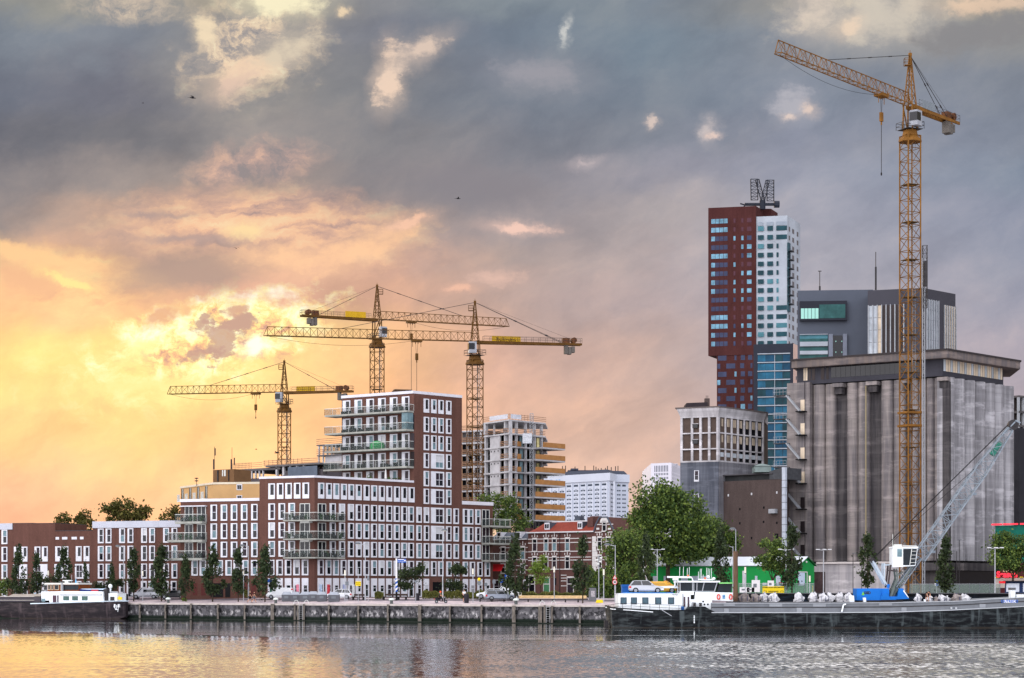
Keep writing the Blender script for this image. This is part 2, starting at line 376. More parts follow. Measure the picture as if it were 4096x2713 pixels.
def strip(d0, d1, z0, z1):
    v_ = []; 
    for x, y in QL: v_ += [(x, y+d0, z0), (x, y+d1, z1)]
    m_ = MB(); m_.add(v_, [(0,2,3,1),(2,4,5,3),(4,6,7,5)]); return m_
sl_ = (ZG-ZQ)/14.0
tag(strip(.5, 14, ZQ+.5*sl_, ZG).build('quay_pavement', paving('cobbles', (206,190,190), (176,164,170), 0.35)), 'pinkish grey cobbled quay sloping down to the wall', None, kind='structure')
tag(strip(7.5, 11.5, ZQ+7.5*sl_+.012, ZQ+11.5*sl_+.012).build('road', paving('asphalt', (128,118,124), (108,102,108), 0.5)), 'asphalt road along the quay', None, kind='structure')
m_ = MB(); v_ = []
for x, y in [(-9000, 2100)] + QL[1:-1] + [(9000, 240)]: v_ += [(x, y+14, ZG)]
v_ += [(9000,15000,ZG),(-9000,15000,ZG)]
m_.add(v_, [(0,1,5),(1,2,4,5),(2,3,4)]); tag(m_.build('ground', paving('ground_paving', (150,140,138), (128,122,122), 0.2)), 'flat paved ground behind the quay', None, kind='structure')

# quay wall: dark basalt blocks with wooden fender posts
def wall_mat():
    m = bpy.data.materials.new('quay_stone'); m.use_nodes = True; t = NT(m.node_tree)
    p = [n for n in t.n if n.type == 'BSDF_PRINCIPLED'][0]
    pos = t.n.new('ShaderNodeNewGeometry').outputs['Position']; x, y, z0_ = t.sep(pos); z = t.m('SUBTRACT', z0_, 0.53)
    vo = t.n.new('ShaderNodeTexVoronoi'); vo.feature = 'F1'; vo.inputs['Scale'].default_value = 2.4; t.l.new(pos, vo.inputs[0])
    g = t.ramp(t.sep(vo.outputs['Color'])[0], [(0.1, (0.018,0.018,0.021)), (0.8, (0.085,0.083,0.092))])
    ed = t.ss(vo.outputs['Distance'], 0.30, 0.14)
    g = t.mix(t.m('MULTIPLY', ed, 0.25), g, (0.16, 0.16, 0.17))
    st = t.noise(t.vm('MULTIPLY', pos, (1.6, 1, 0.8)), 1.1, 6, 0.7)
    band = t.m('MULTIPLY', t.ss(z, 0.55, 0.95), t.ss(z, 1.75, 1.15))
    g = t.mix(t.m('MULTIPLY', band, t.ss(st, 0.50, 0.62)), g, (0.40, 0.39, 0.40))
    algae = t.ss(t.m('ADD', z, t.m('MULTIPLY', st, 0.7)), 1.08, 0.80)
    g = t.mix(algae, g, (0.006, 0.012, 0.008))
    t.l.new(g, p.inputs['Base Color']); p.inputs['Roughness'].default_value = 0.8; p.inputs['Specular IOR Level'].default_value = 0.15
    b = t.n.new('ShaderNodeBump'); b.inputs['Distance'].default_value = 0.06; t.l.new(vo.outputs['Distance'], b.inputs['Height']); t.l.new(b.outputs[0], p.inputs['Normal'])
    return m
qw = thing('quay_wall', 'dark stone quay wall with a row of weathered timber fender posts', 'quay wall', (0, 300.6, 0))
QF = [Face(QL[0], QL[1]), Face(QL[1], QL[2]), Face(QL[2], QL[3])]
m_ = strip(0, .55, 0, 0); n_ = len(m_.v)
def wallstrip(o0, o1, z0, z1):
    m_ = MB()
    fr = [(x, y-o1) for x, y in QL]; bk_ = [(x, y-o0) for x, y in QL]
    m_.prism(fr + bk_[::-1], z0, z1); return m_
wallstrip(-.9, 0.0, -3, ZQ-.22).build('wall_face', wall_mat(), qw)
wallstrip(-.56, .12, ZQ-.217, ZQ+.05).build('coping', mk('coping_stone', (172,164,160), 0.85, 0.2, 1.5), qw)
wallstrip(.003, .7, -3, WZ+.12).build('footing_ledge', mk('wet_ledge', (22,30,24), 0.5, 0.4, 2.0), qw)
wood = mk('weathered_wood', (104,98,92), 0.9, 0.5, 1.4, stretch=(3, 3, 0.8))
rub = mk('black_rubber', (22, 22, 24), 0.8, 0.2)
RAILW = mk('rail_white', (205, 208, 205), 0.45, 0.05)
posts = [467, 561, 663, 765, 873, 980, 1091, 1180, 1193, 1216, 1316, 1434, 1552, 1679, 1800, 1926, 2055, 2160, 2178, 2208, 2319, 2430, 2560, 2700]
for i, px in enumerate(posts):
    x, Y, _ = gp(px, -.02); m_ = MB(); wd = 0.13 if px not in (1091, 1679, 2055, 2160) else .24
    m_.box(x - wd, x + wd, Y-.5, Y-.02, -1.5, ZQ - 0.02 - 0.08 * (i % 3))
    po = m_.build('fender_post', wood, qw)
    if px not in (1180, 1216, 2160, 2178): m_ = MB(); m_.box(x + wd - .05, x + wd + .26, Y-.6, Y-.12, 1.75, 2.3); m_.build('rubber_block', rub, po)
for px in (1204, 2192):
    x, Y, _ = gp(px, -.02); m_ = MB(); m_.box(x-.4, x+.4, Y-.12, Y-.03, 0.4, ZQ-.25); m_.build('ladder_recess', mk('dark_recess', (14, 14, 16), 0.9), qw)
    m_ = MB()
    for a in (-.25, .25): m_.tube((x+a, Y-.3, 0.3), (x+a, Y-.3, ZQ+.0), 0.035)
    for k in range(9): m_.tube((x-.25, Y-.3, 0.6+.3*k), (x+.25, Y-.3, 0.6+.3*k), 0.02)
    m_.build('ladder', mk('pale_steel', (170,172,175), 0.5), qw)
    m_ = MB()
    for q in (-.75, .75):
        for k in range(6): a0, a1 = math.pi*k/6, math.pi*(k+1)/6; m_.tube((x+q-.35*math.cos(a0), Y+.4, ZQ+.55*math.sin(a0)), (x+q-.35*math.cos(a1), Y+.4, ZQ+.55*math.sin(a1)), .04, 5)
    m_.build('grab_rail', RAILW, qw)
# ------------------------------------------------------------------ brick, panels, glass
def brick(name, c, stain=0.10):
    if name in MATS: return MATS[name]
    m = bpy.data.materials.new(name); m.use_nodes = True; t = NT(m.node_tree)
    p = [n for n in t.n if n.type == 'BSDF_PRINCIPLED'][0]; c = lin(c)
    pos = t.n.new('ShaderNodeNewGeometry').outputs['Position']
    a = t.noise(t.vm('MULTIPLY', pos, (1, 1, 0.8)), 0.16, 4, 0.6); b = t.noise(t.vm('MULTIPLY', pos, (2.2, 2.2, 7)), 2.0, 2, 0.8)
    k = t.noise(t.vm('MULTIPLY', pos, (1.0, 1.0, 0.15)), 1.3, 4, 0.6)
    q = t.ramp(b, [(0.25, [x * 0.75 for x in c]), (0.75, [x * 1.28 for x in c])])
    q = t.mix(1.0, q, t.ramp(a, [(0.3, (1 - stain,) * 3), (0.7, (1 + stain,) * 3)]), 'MULTIPLY')
    q = t.mix(1.0, q, t.ramp(k, [(0.3, (0.88,) * 3), (0.7, (1.12,) * 3)]), 'MULTIPLY')
    t.l.new(q, p.inputs['Base Color']); p.inputs['Roughness'].default_value = 0.88; p.inputs['Specular IOR Level'].default_value = 0.06
    MATS[name] = m; return m
BR = brick('brown_brick', (92, 65, 58))
WHITE = mk('white_panel', (208, 210, 218), 0.5, 0.09, 1.2)
CAP = mk('parapet_cap', (205, 205, 214), 0.5, 0.09, 0.7)
ZINC = mk('zinc_cladding', (178, 182, 194), 0.4, 0.08, 0.5)
GD = mk('glass_dark', (18, 20, 27), 0.07, 0.25, 0.6, spec=0.35)
GC = mk('glass_curtain', (104, 128, 136), 0.15, 0.35, 1.5)
GW = mk('glass_blind', (190, 192, 196), 0.3, 0.1, 1.5)
GM = mk('glass_mauve', (48, 40, 47), 0.1, 0.3, 0.9)
CONC = mk('balcony_concrete', (148, 150, 144), 0.85, 0.25, 1.2)
RAIL = mk('rail_white', (205, 208, 205), 0.45, 0.05)
def glassmat(name, c, a, rough=0.05):
    m = mk(name, c, rough, 0.0, spec=0.25, alpha=a); return m
GPAN = glassmat('balustrade_glass', (84, 96, 94), 0.17)
DOOR = mk('dark_door', (40, 34, 36), 0.5, 0.2)
rnd = random.Random(11)
def window(fc, par, s0, w_, z0, z1, op=(.29, .87, .09, .94), bars=(0.52,), bord=0.14, name='window', vert=0, mats=None):
    h = z1 - z0; a0, a1, b0, b1 = op
    x0, x1, y0, y1 = s0 + w_ * a0, s0 + w_ * a1, z0 + h * b0, z0 + h * b1
    m_ = MB()
    fc.box(m_, s0, x0, z0, z1, 0, bord); fc.box(m_, x1, s0 + w_, z0, z1, 0, bord)
    fc.box(m_, x0, x1, z0, y0, 0, bord - .004); fc.box(m_, x0, x1, y1, z1, 0, bord - .004)
    for b in bars: fc.box(m_, x0, x1, y0 + (y1-y0)*b - .035, y0 + (y1-y0)*b + .035, 0.03, bord - .05)
    for k in range(vert):
        q = x0 + (x1-x0)*(k+1)/(vert+1); fc.box(m_, q-.03, q+.03, y0, y1, 0.03, bord-.055)
    wo_ = m_.build(name, WHITE, par)
    ms = mats or rnd.choices([(GD,GD),(GD,GC),(GC,GD),(GD,GM),(GM,GM),(GC,GC),(GD,GW)], (8,5,2,4,3,1,1))[0]
    yb = y0 + (y1-y0)*(bars[0] if bars else .5)
    g = MB(); g.cur = 0; fc.box(g, x0, x1, y0, yb, 0.003, 0.03); g.cur = 1; fc.box(g, x0, x1, yb, y1, 0.003, 0.028)
    g.build('pane', list(ms), wo_)
    return wo_
def glazed_door(fc, par, s0, s1, z0, z1, n=2, name='balcony_door', mats=None):
    m_ = MB(); fw = .09
    fc.box(m_, s0, s1, z1-fw, z1, 0, .09)
    for k in range(n+1):
        q = s0 + (s1-s0-fw)*k/n; fc.box(m_, q, q+fw, z0, z1-fw, 0, .09)
    d = m_.build(name, RAIL, par)
    g = MB(); fc.box(g, s0+.02, s1-.02, z0, z1-fw, .003, .04); g.build('pane', mats or rnd.choice([GD, GM, GD]), d)
def balcony(par, pts, z0, z1, zr, posts=1.4, name='balcony', inner=None, mat=CONC, gm=None):
    """pts: outline on the outer side, left to right; inner: points on the wall"""
    poly = list(pts) + list(inner)[::-1]
    m_ = MB(); m_.prism(poly, z0, z1); b = m_.build(name, mat, par)
    r = MB(); g = MB()
    for a, c in zip(pts[:-1], pts[1:]):
        a, c = Vector(a), Vector(c); L = (c-a).length; n = max(1, round(L / posts)); d = (c-a)/L
        for k in range(n+1):
            q = a + d*L*k/n; r.tube((q.x, q.y, z1), (q.x, q.y, zr), .03)
        r.tube((a.x, a.y, zr), (c.x, c.y, zr), .045); nn = Vector((d.y, -d.x)) * .02
        g.hexa([(a.x+nn.x,a.y+nn.y,z1+.05),(c.x+nn.x,c.y+nn.y,z1+.05),(c.x-nn.x,c.y-nn.y,z1+.05),(a.x-nn.x,a.y-nn.y,z1+.05),
                (a.x+nn.x,a.y+nn.y,zr-.06),(c.x+nn.x,c.y+nn.y,zr-.06),(c.x-nn.x,c.y-nn.y,zr-.06),(a.x-nn.x,a.y-nn.y,zr-.06)])
    r.build('railing', RAIL, b); g.build('glass_balustrade', gm or GPAN, b)
    return b
def capline(fc, par, s0, s1, z0, z1, name='parapet', mat=None, o=0.12):
    m_ = MB(); fc.box(m_, s0, s1, z0, z1, -0.4, o); return m_.build(name, mat or CAP, par)

ZROW = [(7.30, 9.72), (10.18, 12.62), (13.04, 15.50), (15.91, 18.45)]
# ---- corner block
FL = Face(G(1038, 320.4), G(1258, 316.5)); FR = Face(G(1258, 316.5), G(1971.4, 344.6))
sT1, sT2 = FR.s_(1655), FR.s_(1848)
T1 = FR.a + FR.d * sT1; T2 = FR.a + FR.d * sT2; E2 = FR.b; T3 = Vector(G(1367, 340.2)); DT = T3 - T1
M1, M2 = FL.a, FL.b
cb = thing('apartment_building', 'six storey dark red brick corner block with white framed windows and wraparound corner balconies', 'apartment building', (M2.x, M2.y, ZG))
T1i = T1 - FR.d * 0.012; T3i = T1i + DT * 0.999
m_ = MB(); m_.prism([M1, M2, T1i, T3i, (M1.x + 1.0, M1.y + 20)], ZG - .3, 22.0); m_.build('wall', BR, cb)
cpz = (22.0, 22.64)
m_ = MB(); FL.box(m_, -.05, FL.L, cpz[0]+.3, cpz[1], -.5, .08); m_.build('parapet', CAP, cb)
m_ = MB(); FL.box(m_, 0, FL.L, 22.003, cpz[0]+.298, -.5, 0.0); FR.box(m_, 0, sT1 - .012, 22.003, cpz[0]+.298, -.5, 0.0); m_.build('wall_top', BR, cb)
m_ = MB(); FR.box(m_, 0, sT1 - .012, cpz[0]+.3, cpz[1]-.003, -.5, .08); m_.build('parapet', CAP, cb)
m_ = MB(); m_.prism([FL.P(.6,0,-.6)[:2], FR.P(.6,0,-.6)[:2], (T1i - FR.d)[:], (T3i + Vector((0,.5)))[:]], 22.001, 22.15); m_.build('roof', mk('roof_gravel', (120,118,116), 0.9), cb)
WPX = 23.2
def wcol(fc, par, lefts, z0, z1, wpx=WPX, **k):
    for L in lefts:
        s0 = fc.s_(L); s1 = fc.s_(L + wpx); window(fc, par, s0, s1 - s0, z0, z1, **k)
SHORT = dict(op=(.30, .85, .26, .93), bars=())
wcol(FR, cb, [1272,1302.5,1332,1362.6,1391.7,1421.7,1453,1483.6,1514,1543.7,1574.3,1604,1633], 19.12, 21.55, **SHORT)
mid = [1318,1355,1390.7,1421.7,1451.9,1482.9,1513,1543.7,1573.5,1603.4]
for zr in ZROW[1:]: wcol(FR, cb, mid + [1630.5], *zr)
r2 = [1270,1300.6,1330.5,1360.5,1390,1421,1452,1483,1513,1543,1573.5,1604,1631]
wcol(FR, cb, r2, *ZROW[0])
for i, L in enumerate(r2):
    wcol(FR, cb, [L], 3.95, 6.87, op=(.34,.88,.30 if i not in (4,) else .02,.62) if i % 3 else (.30,.86,.05,.66), bars=(0.6,), name='window' if i % 3 else 'shop_window')
wcol(FL, cb, [1075,1109,1142.6,1177,1211.5], 19.12, 21.55, wpx=25.8, **SHORT)
for zr in ZROW[1:]: wcol(FL, cb, [1075,1115.5,1155], *zr, wpx=25.8)
wcol(FL, cb, [1073,1106.7,1140.7,1174.4,1208.5], *ZROW[0], wpx=25.8)
wcol(FL, cb, [1073,1106.7,1140.7,1174.4,1208.5], 3.95, 6.87, wpx=25.8, op=(.3,.86,.14,.62), bars=(.6,))
for zr in ZROW[1:]:
    glazed_door(FL, cb, FL.s_(1200), FL.s_(1240), zr[0]-.12, zr[1]-.1); glazed_door(FR, cb, FR.s_(1271), FR.s_(1303), zr[0]-.12, zr[1]-.1)
    a, c = FL.s_(1154), FR.s_(1352)
    o = 1.7; crn = M2 + (FL.n + FR.n) * (o / (1 + FL.n.dot(FR.n)))
    balcony(cb, [FL.P(a,0,0.02)[:2], FL.P(a,0,o)[:2], tuple(crn), FR.P(c,0,o)[:2], FR.P(c,0,.02)[:2]], zr[0]-.32, zr[0]-.12, zr[0]+.98, posts=1.5,
            inner=[tuple(M2 + (FL.n+FR.n)*.01)])
    if zr[1] < 18: m_ = MB(); FL.box(m_, FL.s_(1213), FL.s_(1250), zr[1]-.15, zr[1]+.12, .02, 1.0); m_.build('awning_box', RAIL, cb)
m_ = MB(); FL.box(m_, FL.s_(1080), FL.s_(1090), 6.2, 6.75, .2, .9); m_.build('shop_sign', mk('sign_blue', (28,70,150), .4, 0), cb)
m_ = MB(); FL.box(m_, FL.s_(1084), FL.s_(1094), 4.0, 6.0, .14, .2); m_.build('shop_poster', mk('poster_teal', (60,150,120), .4, .4, 3), cb)
for px, cc in ((1187,(225,130,150)),(1275,(170,190,215)),(1306,(200,70,80)),(1370,(150,160,200)),(1405,(210,215,225))):
    fc = FL if px < 1258 else FR
    m_ = MB(); fc.box(m_, fc.s_(px), fc.s_(px+11), 4.1, 5.9, .135, .16); m_.build('shop_poster', mk('poster_%d' % px, cc, .4, .5, 3.5), cb)
def clutter(par, fc, s0, s1, z, n, name='balcony_furniture'):
    for k in range(n):
        q = s0 + (s1-s0)*(k+.5)/n + rnd.uniform(-.3,.3); m_ = MB(); kind = rnd.random(); w_ = rnd.uniform(.3,.8)
        if kind < .6: fc.box(m_, q, q+w_, z, z+rnd.uniform(.45,.85), .7, 1.3); m_.build(name, FURN, par)
        else:
            c = fc.P(q, z+.55, 1.0)
            for _ in range(26):
                e = Vector((rnd.gauss(0,1),rnd.gauss(0,1),rnd.gauss(0,1))).normalized()*.16; p = Vector(c)+Vector((rnd.gauss(0,.18),rnd.gauss(0,.18),rnd.gauss(0,.2))); f = e.orthogonal().normalized()*.13; m_.add([p-e,p+f,p+e,p-f],[(0,1,2,3)])
            m_.tube((c[0],c[1],z),(c[0],c[1],z+.35),.16,7,.2); m_.build('balcony_plant', PLANT, par)
FURN = mk('furniture_dark2', (44,40,42), .7, .6, 2); PLANT = mk('plant_green', (52,72,38), .7, .4, 5)
for zr in ZROW[1:]:
    clutter(cb, FL, FL.s_(1160), FL.L-.4, zr[0]-.12, 5); clutter(cb, FR, .4, FR.s_(1345), zr[0]-.12, 5)
# ---- tower
tw = thing('apartment_tower', 'eleven storey brick apartment tower with four long glass balconies on its left side', 'apartment tower', (T1.x, T1.y, ZG))
TZ = 37.1; FT = Face(T3, T1)
m_ = MB(); m_.prism([T1, T2 - FR.d*.01, T2 + DT - FR.d*.01, T3], ZG - .3, TZ - .45); m_.build('wall', BR, tw)
m_ = MB(); m_.prism([T1 + FT.n*.08 - FR.d*.08, T2 + FR.n*.08, T2 + DT, T3 - FT.d*.08 + FT.n*.08], TZ-.447, TZ); m_.build('parapet', CAP, tw)
cols4 = [1694, 1723.5, 1752.2, 1782.8]
def zat(fc, px, py): return fc.z_(px, py)
rows_c = [(250,395),(440,600),(628,788),(817,975),(1005,1165),(1190,1350)]
for i, (a, b) in enumerate(rows_c):
    z1, z0 = zat(FR, 1705, 1500 + a/2.614), zat(FR, 1705, 1500 + b/2.614)
    cs = cols4 if i < 3 else [1694, 1782.8]
    wcol(FR, tw, cs, z0, z1, wpx=20.6, **(SHORT if i == 0 else {}))
    if i >= 3: wcol(FR, tw, [1722.7], z0, z1, wpx=52, op=(.36,.92,.08,.90), bars=(.45,), vert=1, mats=(GC,GW) if i == 3 else None, name='wide_window')
for zr in ZROW[1:]:
    z0, z1 = zr[0]-.02, zr[1]-.02
    wcol(FR, tw, [1664.2, 1694, 1782.8, 1812.6], z0, z1, wpx=21)
    wcol(FR, tw, [1722.7], z0, z1, wpx=52, op=(.36,.92,.08,.90), bars=(.5,), vert=1, name='wide_window')
wcol(FR, tw, [1664,1694,1722.7,1751,1784,1814.5], *ZROW[0], wpx=21)
for L in (1664,1693,1785,1815): wcol(FR, tw, [L], 3.95, 6.87, wpx=21, op=(.3,.88,.05,.64), bars=(.7,))
m_ = MB(); FR.box(m_, FR.s_(1731), FR.s_(1775), 4.0, 6.35, -.0, .012); m_.build('entrance_recess', mk('dark_recess', (14,14,16)), tw)
m_ = MB()
for k in range(4): FR.box(m_, FR.s_(1731), FR.s_(1757), 3.9+.22*k, 4.02+.22*k, .014, 1.2-.28*k)
m_.build('entrance_steps', mk('pale_steel', (170,172,175), 0.5), tw)
# left side: balcony slabs and doors
sl = [(33.55, 34.86), (30.55, 31.9), (27.6, 28.95), (24.62, 26.0)]
for i, (zs, zr) in enumerate(sl):
    zf = zs + .28
    L0 = -2.1; o = 1.9; R1 = FT.L + .02
    ext = [FT.P(L0,0,-1.0)[:2], FT.P(L0,0,o)[:2], FT.P(R1,0,o)[:2]] if i < 3 else [FT.P(L0-.3,0,-1)[:2], FT.P(L0-.3,0,o)[:2], FT.P(R1,0,o)[:2]]
    balcony(tw, ext + [FT.P(R1,0,.02)[:2]], zs, zf, zr, posts=1.65, inner=[FT.P(0,0,-1.0)[:2], FT.P(0,0,.01)[:2]], gm=GPAN)
    for k, L in enumerate((190,313,437,560,683,808)):
        px0 = 1300 + L/2.614; s0 = FT.s_(px0); s1 = FT.s_(px0 + 29.5)
        window(FT, tw, s0, s1-s0, zf, zf+2.42, op=(.42,.90,.03,.93), bars=(.35,), name='balcony_door')
        if i: m_ = MB(); FT.box(m_, s1+.15, s1+.95, zf, zf+2.4, .002, .05); m_.build('wall_panel', rnd.choice([BR, DOOR, GM]), tw)
    m_ = MB()
    for k in range(9):
        q = rnd.uniform(.5, FT.L-.8); hh = rnd.uniform(.4,.8); FT.box(m_, q, q+rnd.uniform(.3,1.1), zf, zf+hh, .5, 1.2)
    m_.build('balcony_furniture', mk('furniture_dark', (38,36,40), .7, .4, 3), tw)
for k, L in enumerate((190,313,437,560,683,808)):
    px0 = 1300 + L/2.614; s0 = FT.s_(px0); s1 = FT.s_(px0+29.5); window(FT, tw, s0, s1-s0, 22.2, 24.4, op=(.42,.90,.03,.93), bars=(.35,), name='balcony_door')
m_ = MB(); FT.box(m_, FT.L-1.2, FT.L-.05, 30.85, 33.5, .1, 1.6); m_.build('glazed_corner', GC, tw)
m_ = MB(); c_ = FT.P(9.6, TZ, -4); m_.obox((c_[0], c_[1], TZ+.45), (3.4, 1.6, .16), .2); m_.obox((c_[0], c_[1], TZ+.70), (2.9, 1.4, .14), .3)
for q in (-1, 1): m_.obox((c_[0]+q, c_[1], TZ+.2), (.3, .3, .36))
m_.build('roof_pallet', mk('timber_dark', (90,72,58), .8, .3), tw)
m_ = MB(); gx = FT.P(8.4, 0, 1.1); m_.loft([[(gx[0]+1.25*math.cos(a)*q, gx[1]+.6*math.sin(a)*q, z) for a in [k*math.pi/4 for k in range(8)]] for z, q in ((27.9,1),(28.7,.95),(29.1,.6),(29.25,.2))])
m_.build('green_cover', mk('green_cover', (60,150,90), .7, .2, 2), tw, smooth=True)
# roof terrace hedge and folded parasol
for px, ww, cc in ((1430,1.6,0),(1480,1.0,0),(1552,1.2,1),(1590,2.2,1)):
    m_ = MB(); c = G(px, 333)
    for k in range(90):
        a = (rnd.gauss(0,ww*.45), rnd.gauss(0,.35), abs(rnd.gauss(0,.45))); s_ = .16
        p = Vector((c[0]+a[0], c[1]+a[1], 22.35+a[2])); e = Vector((rnd.uniform(-1,1),rnd.uniform(-1,1),rnd.uniform(-1,1))).normalized()*s_; e2 = e.orthogonal().normalized()*s_
        m_.add([p-e, p+e2, p+e, p-e2], [(0,1,2,3)])
    tag(m_.build('terrace_shrub', mk('leaf_terrace', (70,88,40), .7, .4, 5)), ['low shrub at the left of the roof terrace','small shrub left of the folded parasol on the terrace','leafy shrub just right of the folded white parasol','bright green bush at the right of the roof terrace'][[1430,1480,1552,1590].index(px)], 'shrub', 'shrubs on the roof terrace')
m_ = MB(); c = G(1543, 332.6); m_.tube((c[0],c[1],22.2),(c[0],c[1],25.2),.03); m_.tube((c[0],c[1],23.0),(c[0],c[1],24.9),.22,8,.04)
tag(m_.build('parasol', mk('parasol_white', (215,215,215), .7, .1)), 'folded white parasol standing on the roof terrace', 'parasol')
# ---- end block
eb = thing('apartment_building', 'five storey brick end block with low white parapet and corner balconies at its right end', 'apartment building', (E2.x, E2.y, ZG))
m_ = MB(); m_.prism([T2, E2, E2 + DT, T2 + DT], ZG-.3, 19.15); m_.build('wall', BR, eb)
m_ = MB(); m_.prism([T2 + FR.n*.08, E2 + FR.n*.08 + FR.d*.08, E2 + DT + FR.d*.08, T2 + DT], 19.153, 19.72); m_.build('parapet', CAP, eb)
for zr in ZROW[1:]: wcol(FR, eb, [1842+8.5,1870.8,1899.8], zr[0]-.03, zr[1]-.03, wpx=20.5); glazed_door(FR, eb, FR.s_(1927), FR.s_(1957), zr[0]-.15, zr[1])
wcol(FR, eb, [1850,1878,1908,1938], *ZROW[0], wpx=20.3)
for L in (1850,1878,1908,1938): wcol(FR, eb, [L], 3.95, 6.87, wpx=20.3, op=(.3,.88,.05,.64), bars=(.7,))
for zr in ZROW[1:]:
    a = FR.s_(1926); x = FR.L + 3.4
    balcony(eb, [FR.P(a,0,.02)[:2], FR.P(a,0,1.7)[:2], FR.P(FR.L+2.6,0,1.7)[:2], FR.P(FR.L+5.2,0,-1.2)[:2], FR.P(FR.L+4.6,0,-3.0)[:2]], zr[0]-.42, zr[0]-.14, zr[0]+.95,
            posts=1.5, inner=[FR.P(FR.L+.01,0,.01)[:2], FR.P(FR.L+.01,0,-3.0)[:2]])
m_ = MB(); ya = 346.0; a_, b_, c_, d_ = P3(1969,2285,ya), P3(2004,2285,ya), P3(2017,2257,ya), P3(1969,2257,ya)
m_.hexa([a_, b_, (b_[0],b_[1]+.05,b_[2]+.03), (a_[0],a_[1]+.05,a_[2]+.03), (d_[0],d_[1]+1.2,d_[2]), (c_[0],c_[1]+1.2,c_[2]), (c_[0],c_[1]+1.25,c_[2]+.03), (d_[0],d_[1]+1.25,d_[2]+.03)])
tag(m_.build('awning', mk('awning_red', (215, 40, 48), .6, .06)), 'bright red sloping awning at the right end of the brick building', 'awning')
# ---- left wing
FW = Face(G(722, 325.5), G(1038.5, 320.9))
lw = thing('apartment_building', 'five storey brick wing with glass balconies at its left corner and a dark garage door', 'apartment building', (FW.a.x, FW.a.y, ZG))
WT = 19.35
m_ = MB(); m_.prism([FW.a, FW.b, (FW.b.x, FW.b.y+14), (FW.a.x-1.5, FW.a.y+14)], ZG-.3, WT-.42); m_.build('wall', BR, lw)
m_ = MB(); m_.prism([FW.P(-.08,0,.1)[:2], FW.P(FW.L,0,.1)[:2], (FW.b.x, FW.b.y+14), (FW.a.x-1.5, FW.a.y+14)], WT-.417, WT+.02); m_.build('parapet', CAP, lw)
wc = [843.5,884.4,924.6,965,1006]
for k, zr in enumerate(ZROW[1:]): wcol(FW, lw, wc, zr[0]-.02, zr[1]-.02, wpx=25.4)
wcol(FW, lw, [767,799.5,832,867,902.8,935,969.7,1005], *ZROW[0], wpx=25.4)
m_ = MB(); FW.box(m_, FW.s_(843), FW.s_(893), 3.9, 6.1, .003, .03); m_.build('garage_door', mk('black_door', (14,14,18), .5, .3, 4), lw)
m_ = MB(); FW.box(m_, FW.s_(901), FW.s_(921), 3.9, 6.1, .003, .03); m_.build('garage_door', mk('black_door', (14,14,18)), lw)
for px in (771,804,936,970,1005): m_ = MB(); FW.box(m_, FW.s_(px), FW.s_(px+19), 4.2, 6.15, .003, .012); m_.build('blind_niche', brick('dark_brick_niche', (92,52,50)), lw)
for i, zr in enumerate(ZROW[1:]):
    glazed_door(FW, lw, FW.s_(740), FW.s_(773), zr[0]-.1, zr[1]-.1); glazed_door(FW, lw, FW.s_(789), FW.s_(824), zr[0]-.1, zr[1]-.1)
    L0 = -.1 if i == 2 else -1.5
    balcony(lw, [FW.P(L0,0,-2)[:2], FW.P(L0,0,1.6)[:2], FW.P(FW.s_(827),0,1.6)[:2], FW.P(FW.s_(827),0,.02)[:2]], zr[0]-.48, zr[0]-.12, zr[0]+1.0, posts=1.6,
            inner=[FW.P(-.01,0,-2)[:2], FW.P(-.01,0,.01)[:2]])
for zr in ZROW[1:]: clutter(lw, FW, .2, FW.s_(822), zr[0]-.12, 5)
m_ = MB(); FW.box(m_, FW.s_(729), FW.s_(829), 18.15, 18.3, .01, .9); m_.build('canopy', CAP, lw)
# ---- terraced houses at the far left
FH = Face(G(-60, 349), G(724, 336.5))
def seg(px0, px1, z1, name, label, band=None, back=10, o=0.0):
    h = thing('terraced_house', label, 'house', (*FH.P(FH.s_(px0),0,0)[:2], ZG), 'brick terraced houses on the left')
    s0, s1 = FH.s_(px0) + .006, FH.s_(px1) - .006
    m_ = MB(); zt = z1 - (band or 0)
    FH.box(m_, s0, s1, ZG-.3, zt, -back, 0); m_.build('wall', BR, h)
    if band: m_ = MB(); FH.box(m_, s0, s1, zt+.003, z1, -back, .16); m_.build('roof_band', ZINC, h)
    else: m_ = MB(); FH.box(m_, s0, s1, zt+.003, zt+.08, -back, .04); m_.build('roof_edge', mk('lead_edge', (70,66,70), .6), h)
    return h
C1 = lambda x: x / 2.614
def yz(y): return FH.z_(400, 1900 + y/2.614)
r0, r1, r2_, rg = (yz(715), yz(562)), (yz(902), yz(744)), (yz(1085), yz(930)), (3.95, yz(1110))
hA = seg(-60, 51, 16.3, 'h', 'brick house at the photo left edge with a short grey roof band', 1.05)
hB = seg(51, 132, 16.25, 'h', 'tall blank topped brick house beside the left edge house', None)
hC = seg(132, 221, 16.2, 'h', 'brick house with a blank upper storey, right of the first two', None)
hD = seg(221, 298, 14.9, 'h', 'lower brick house with two small strip windows at the top, left one', None)
hE = seg(298, 371, 14.9, 'h', 'lower brick house with small strip windows beside the tall grey banded row', None)
hF = seg(371, 458, 16.42, 'h', 'three storey house with grey roof band and a leafy pergola in front', 1.1)
hG = seg(458, 546, 16.42, 'h', 'second grey banded house, behind the silver van', 1.1)
hI = seg(546, 636, 16.42, 'h', 'third grey banded house, behind the widest columnar tree', 1.1)
hJ = seg(636, 724, 16.42, 'h', 'fourth grey banded house beside the balcony wing', 1.1)
WP = 22.8
wcol(FH, hA, [C1(20)], *r0, wpx=WP)
wcol(FH, hA, [C1(20)], *r1, wpx=WP); wcol(FH, hA, [C1(20)], *r2_, wpx=WP); wcol(FH, hA, [C1(18)], *rg, wpx=WP)
UP = dict(op=(.36,.86,.34,.93), bars=())
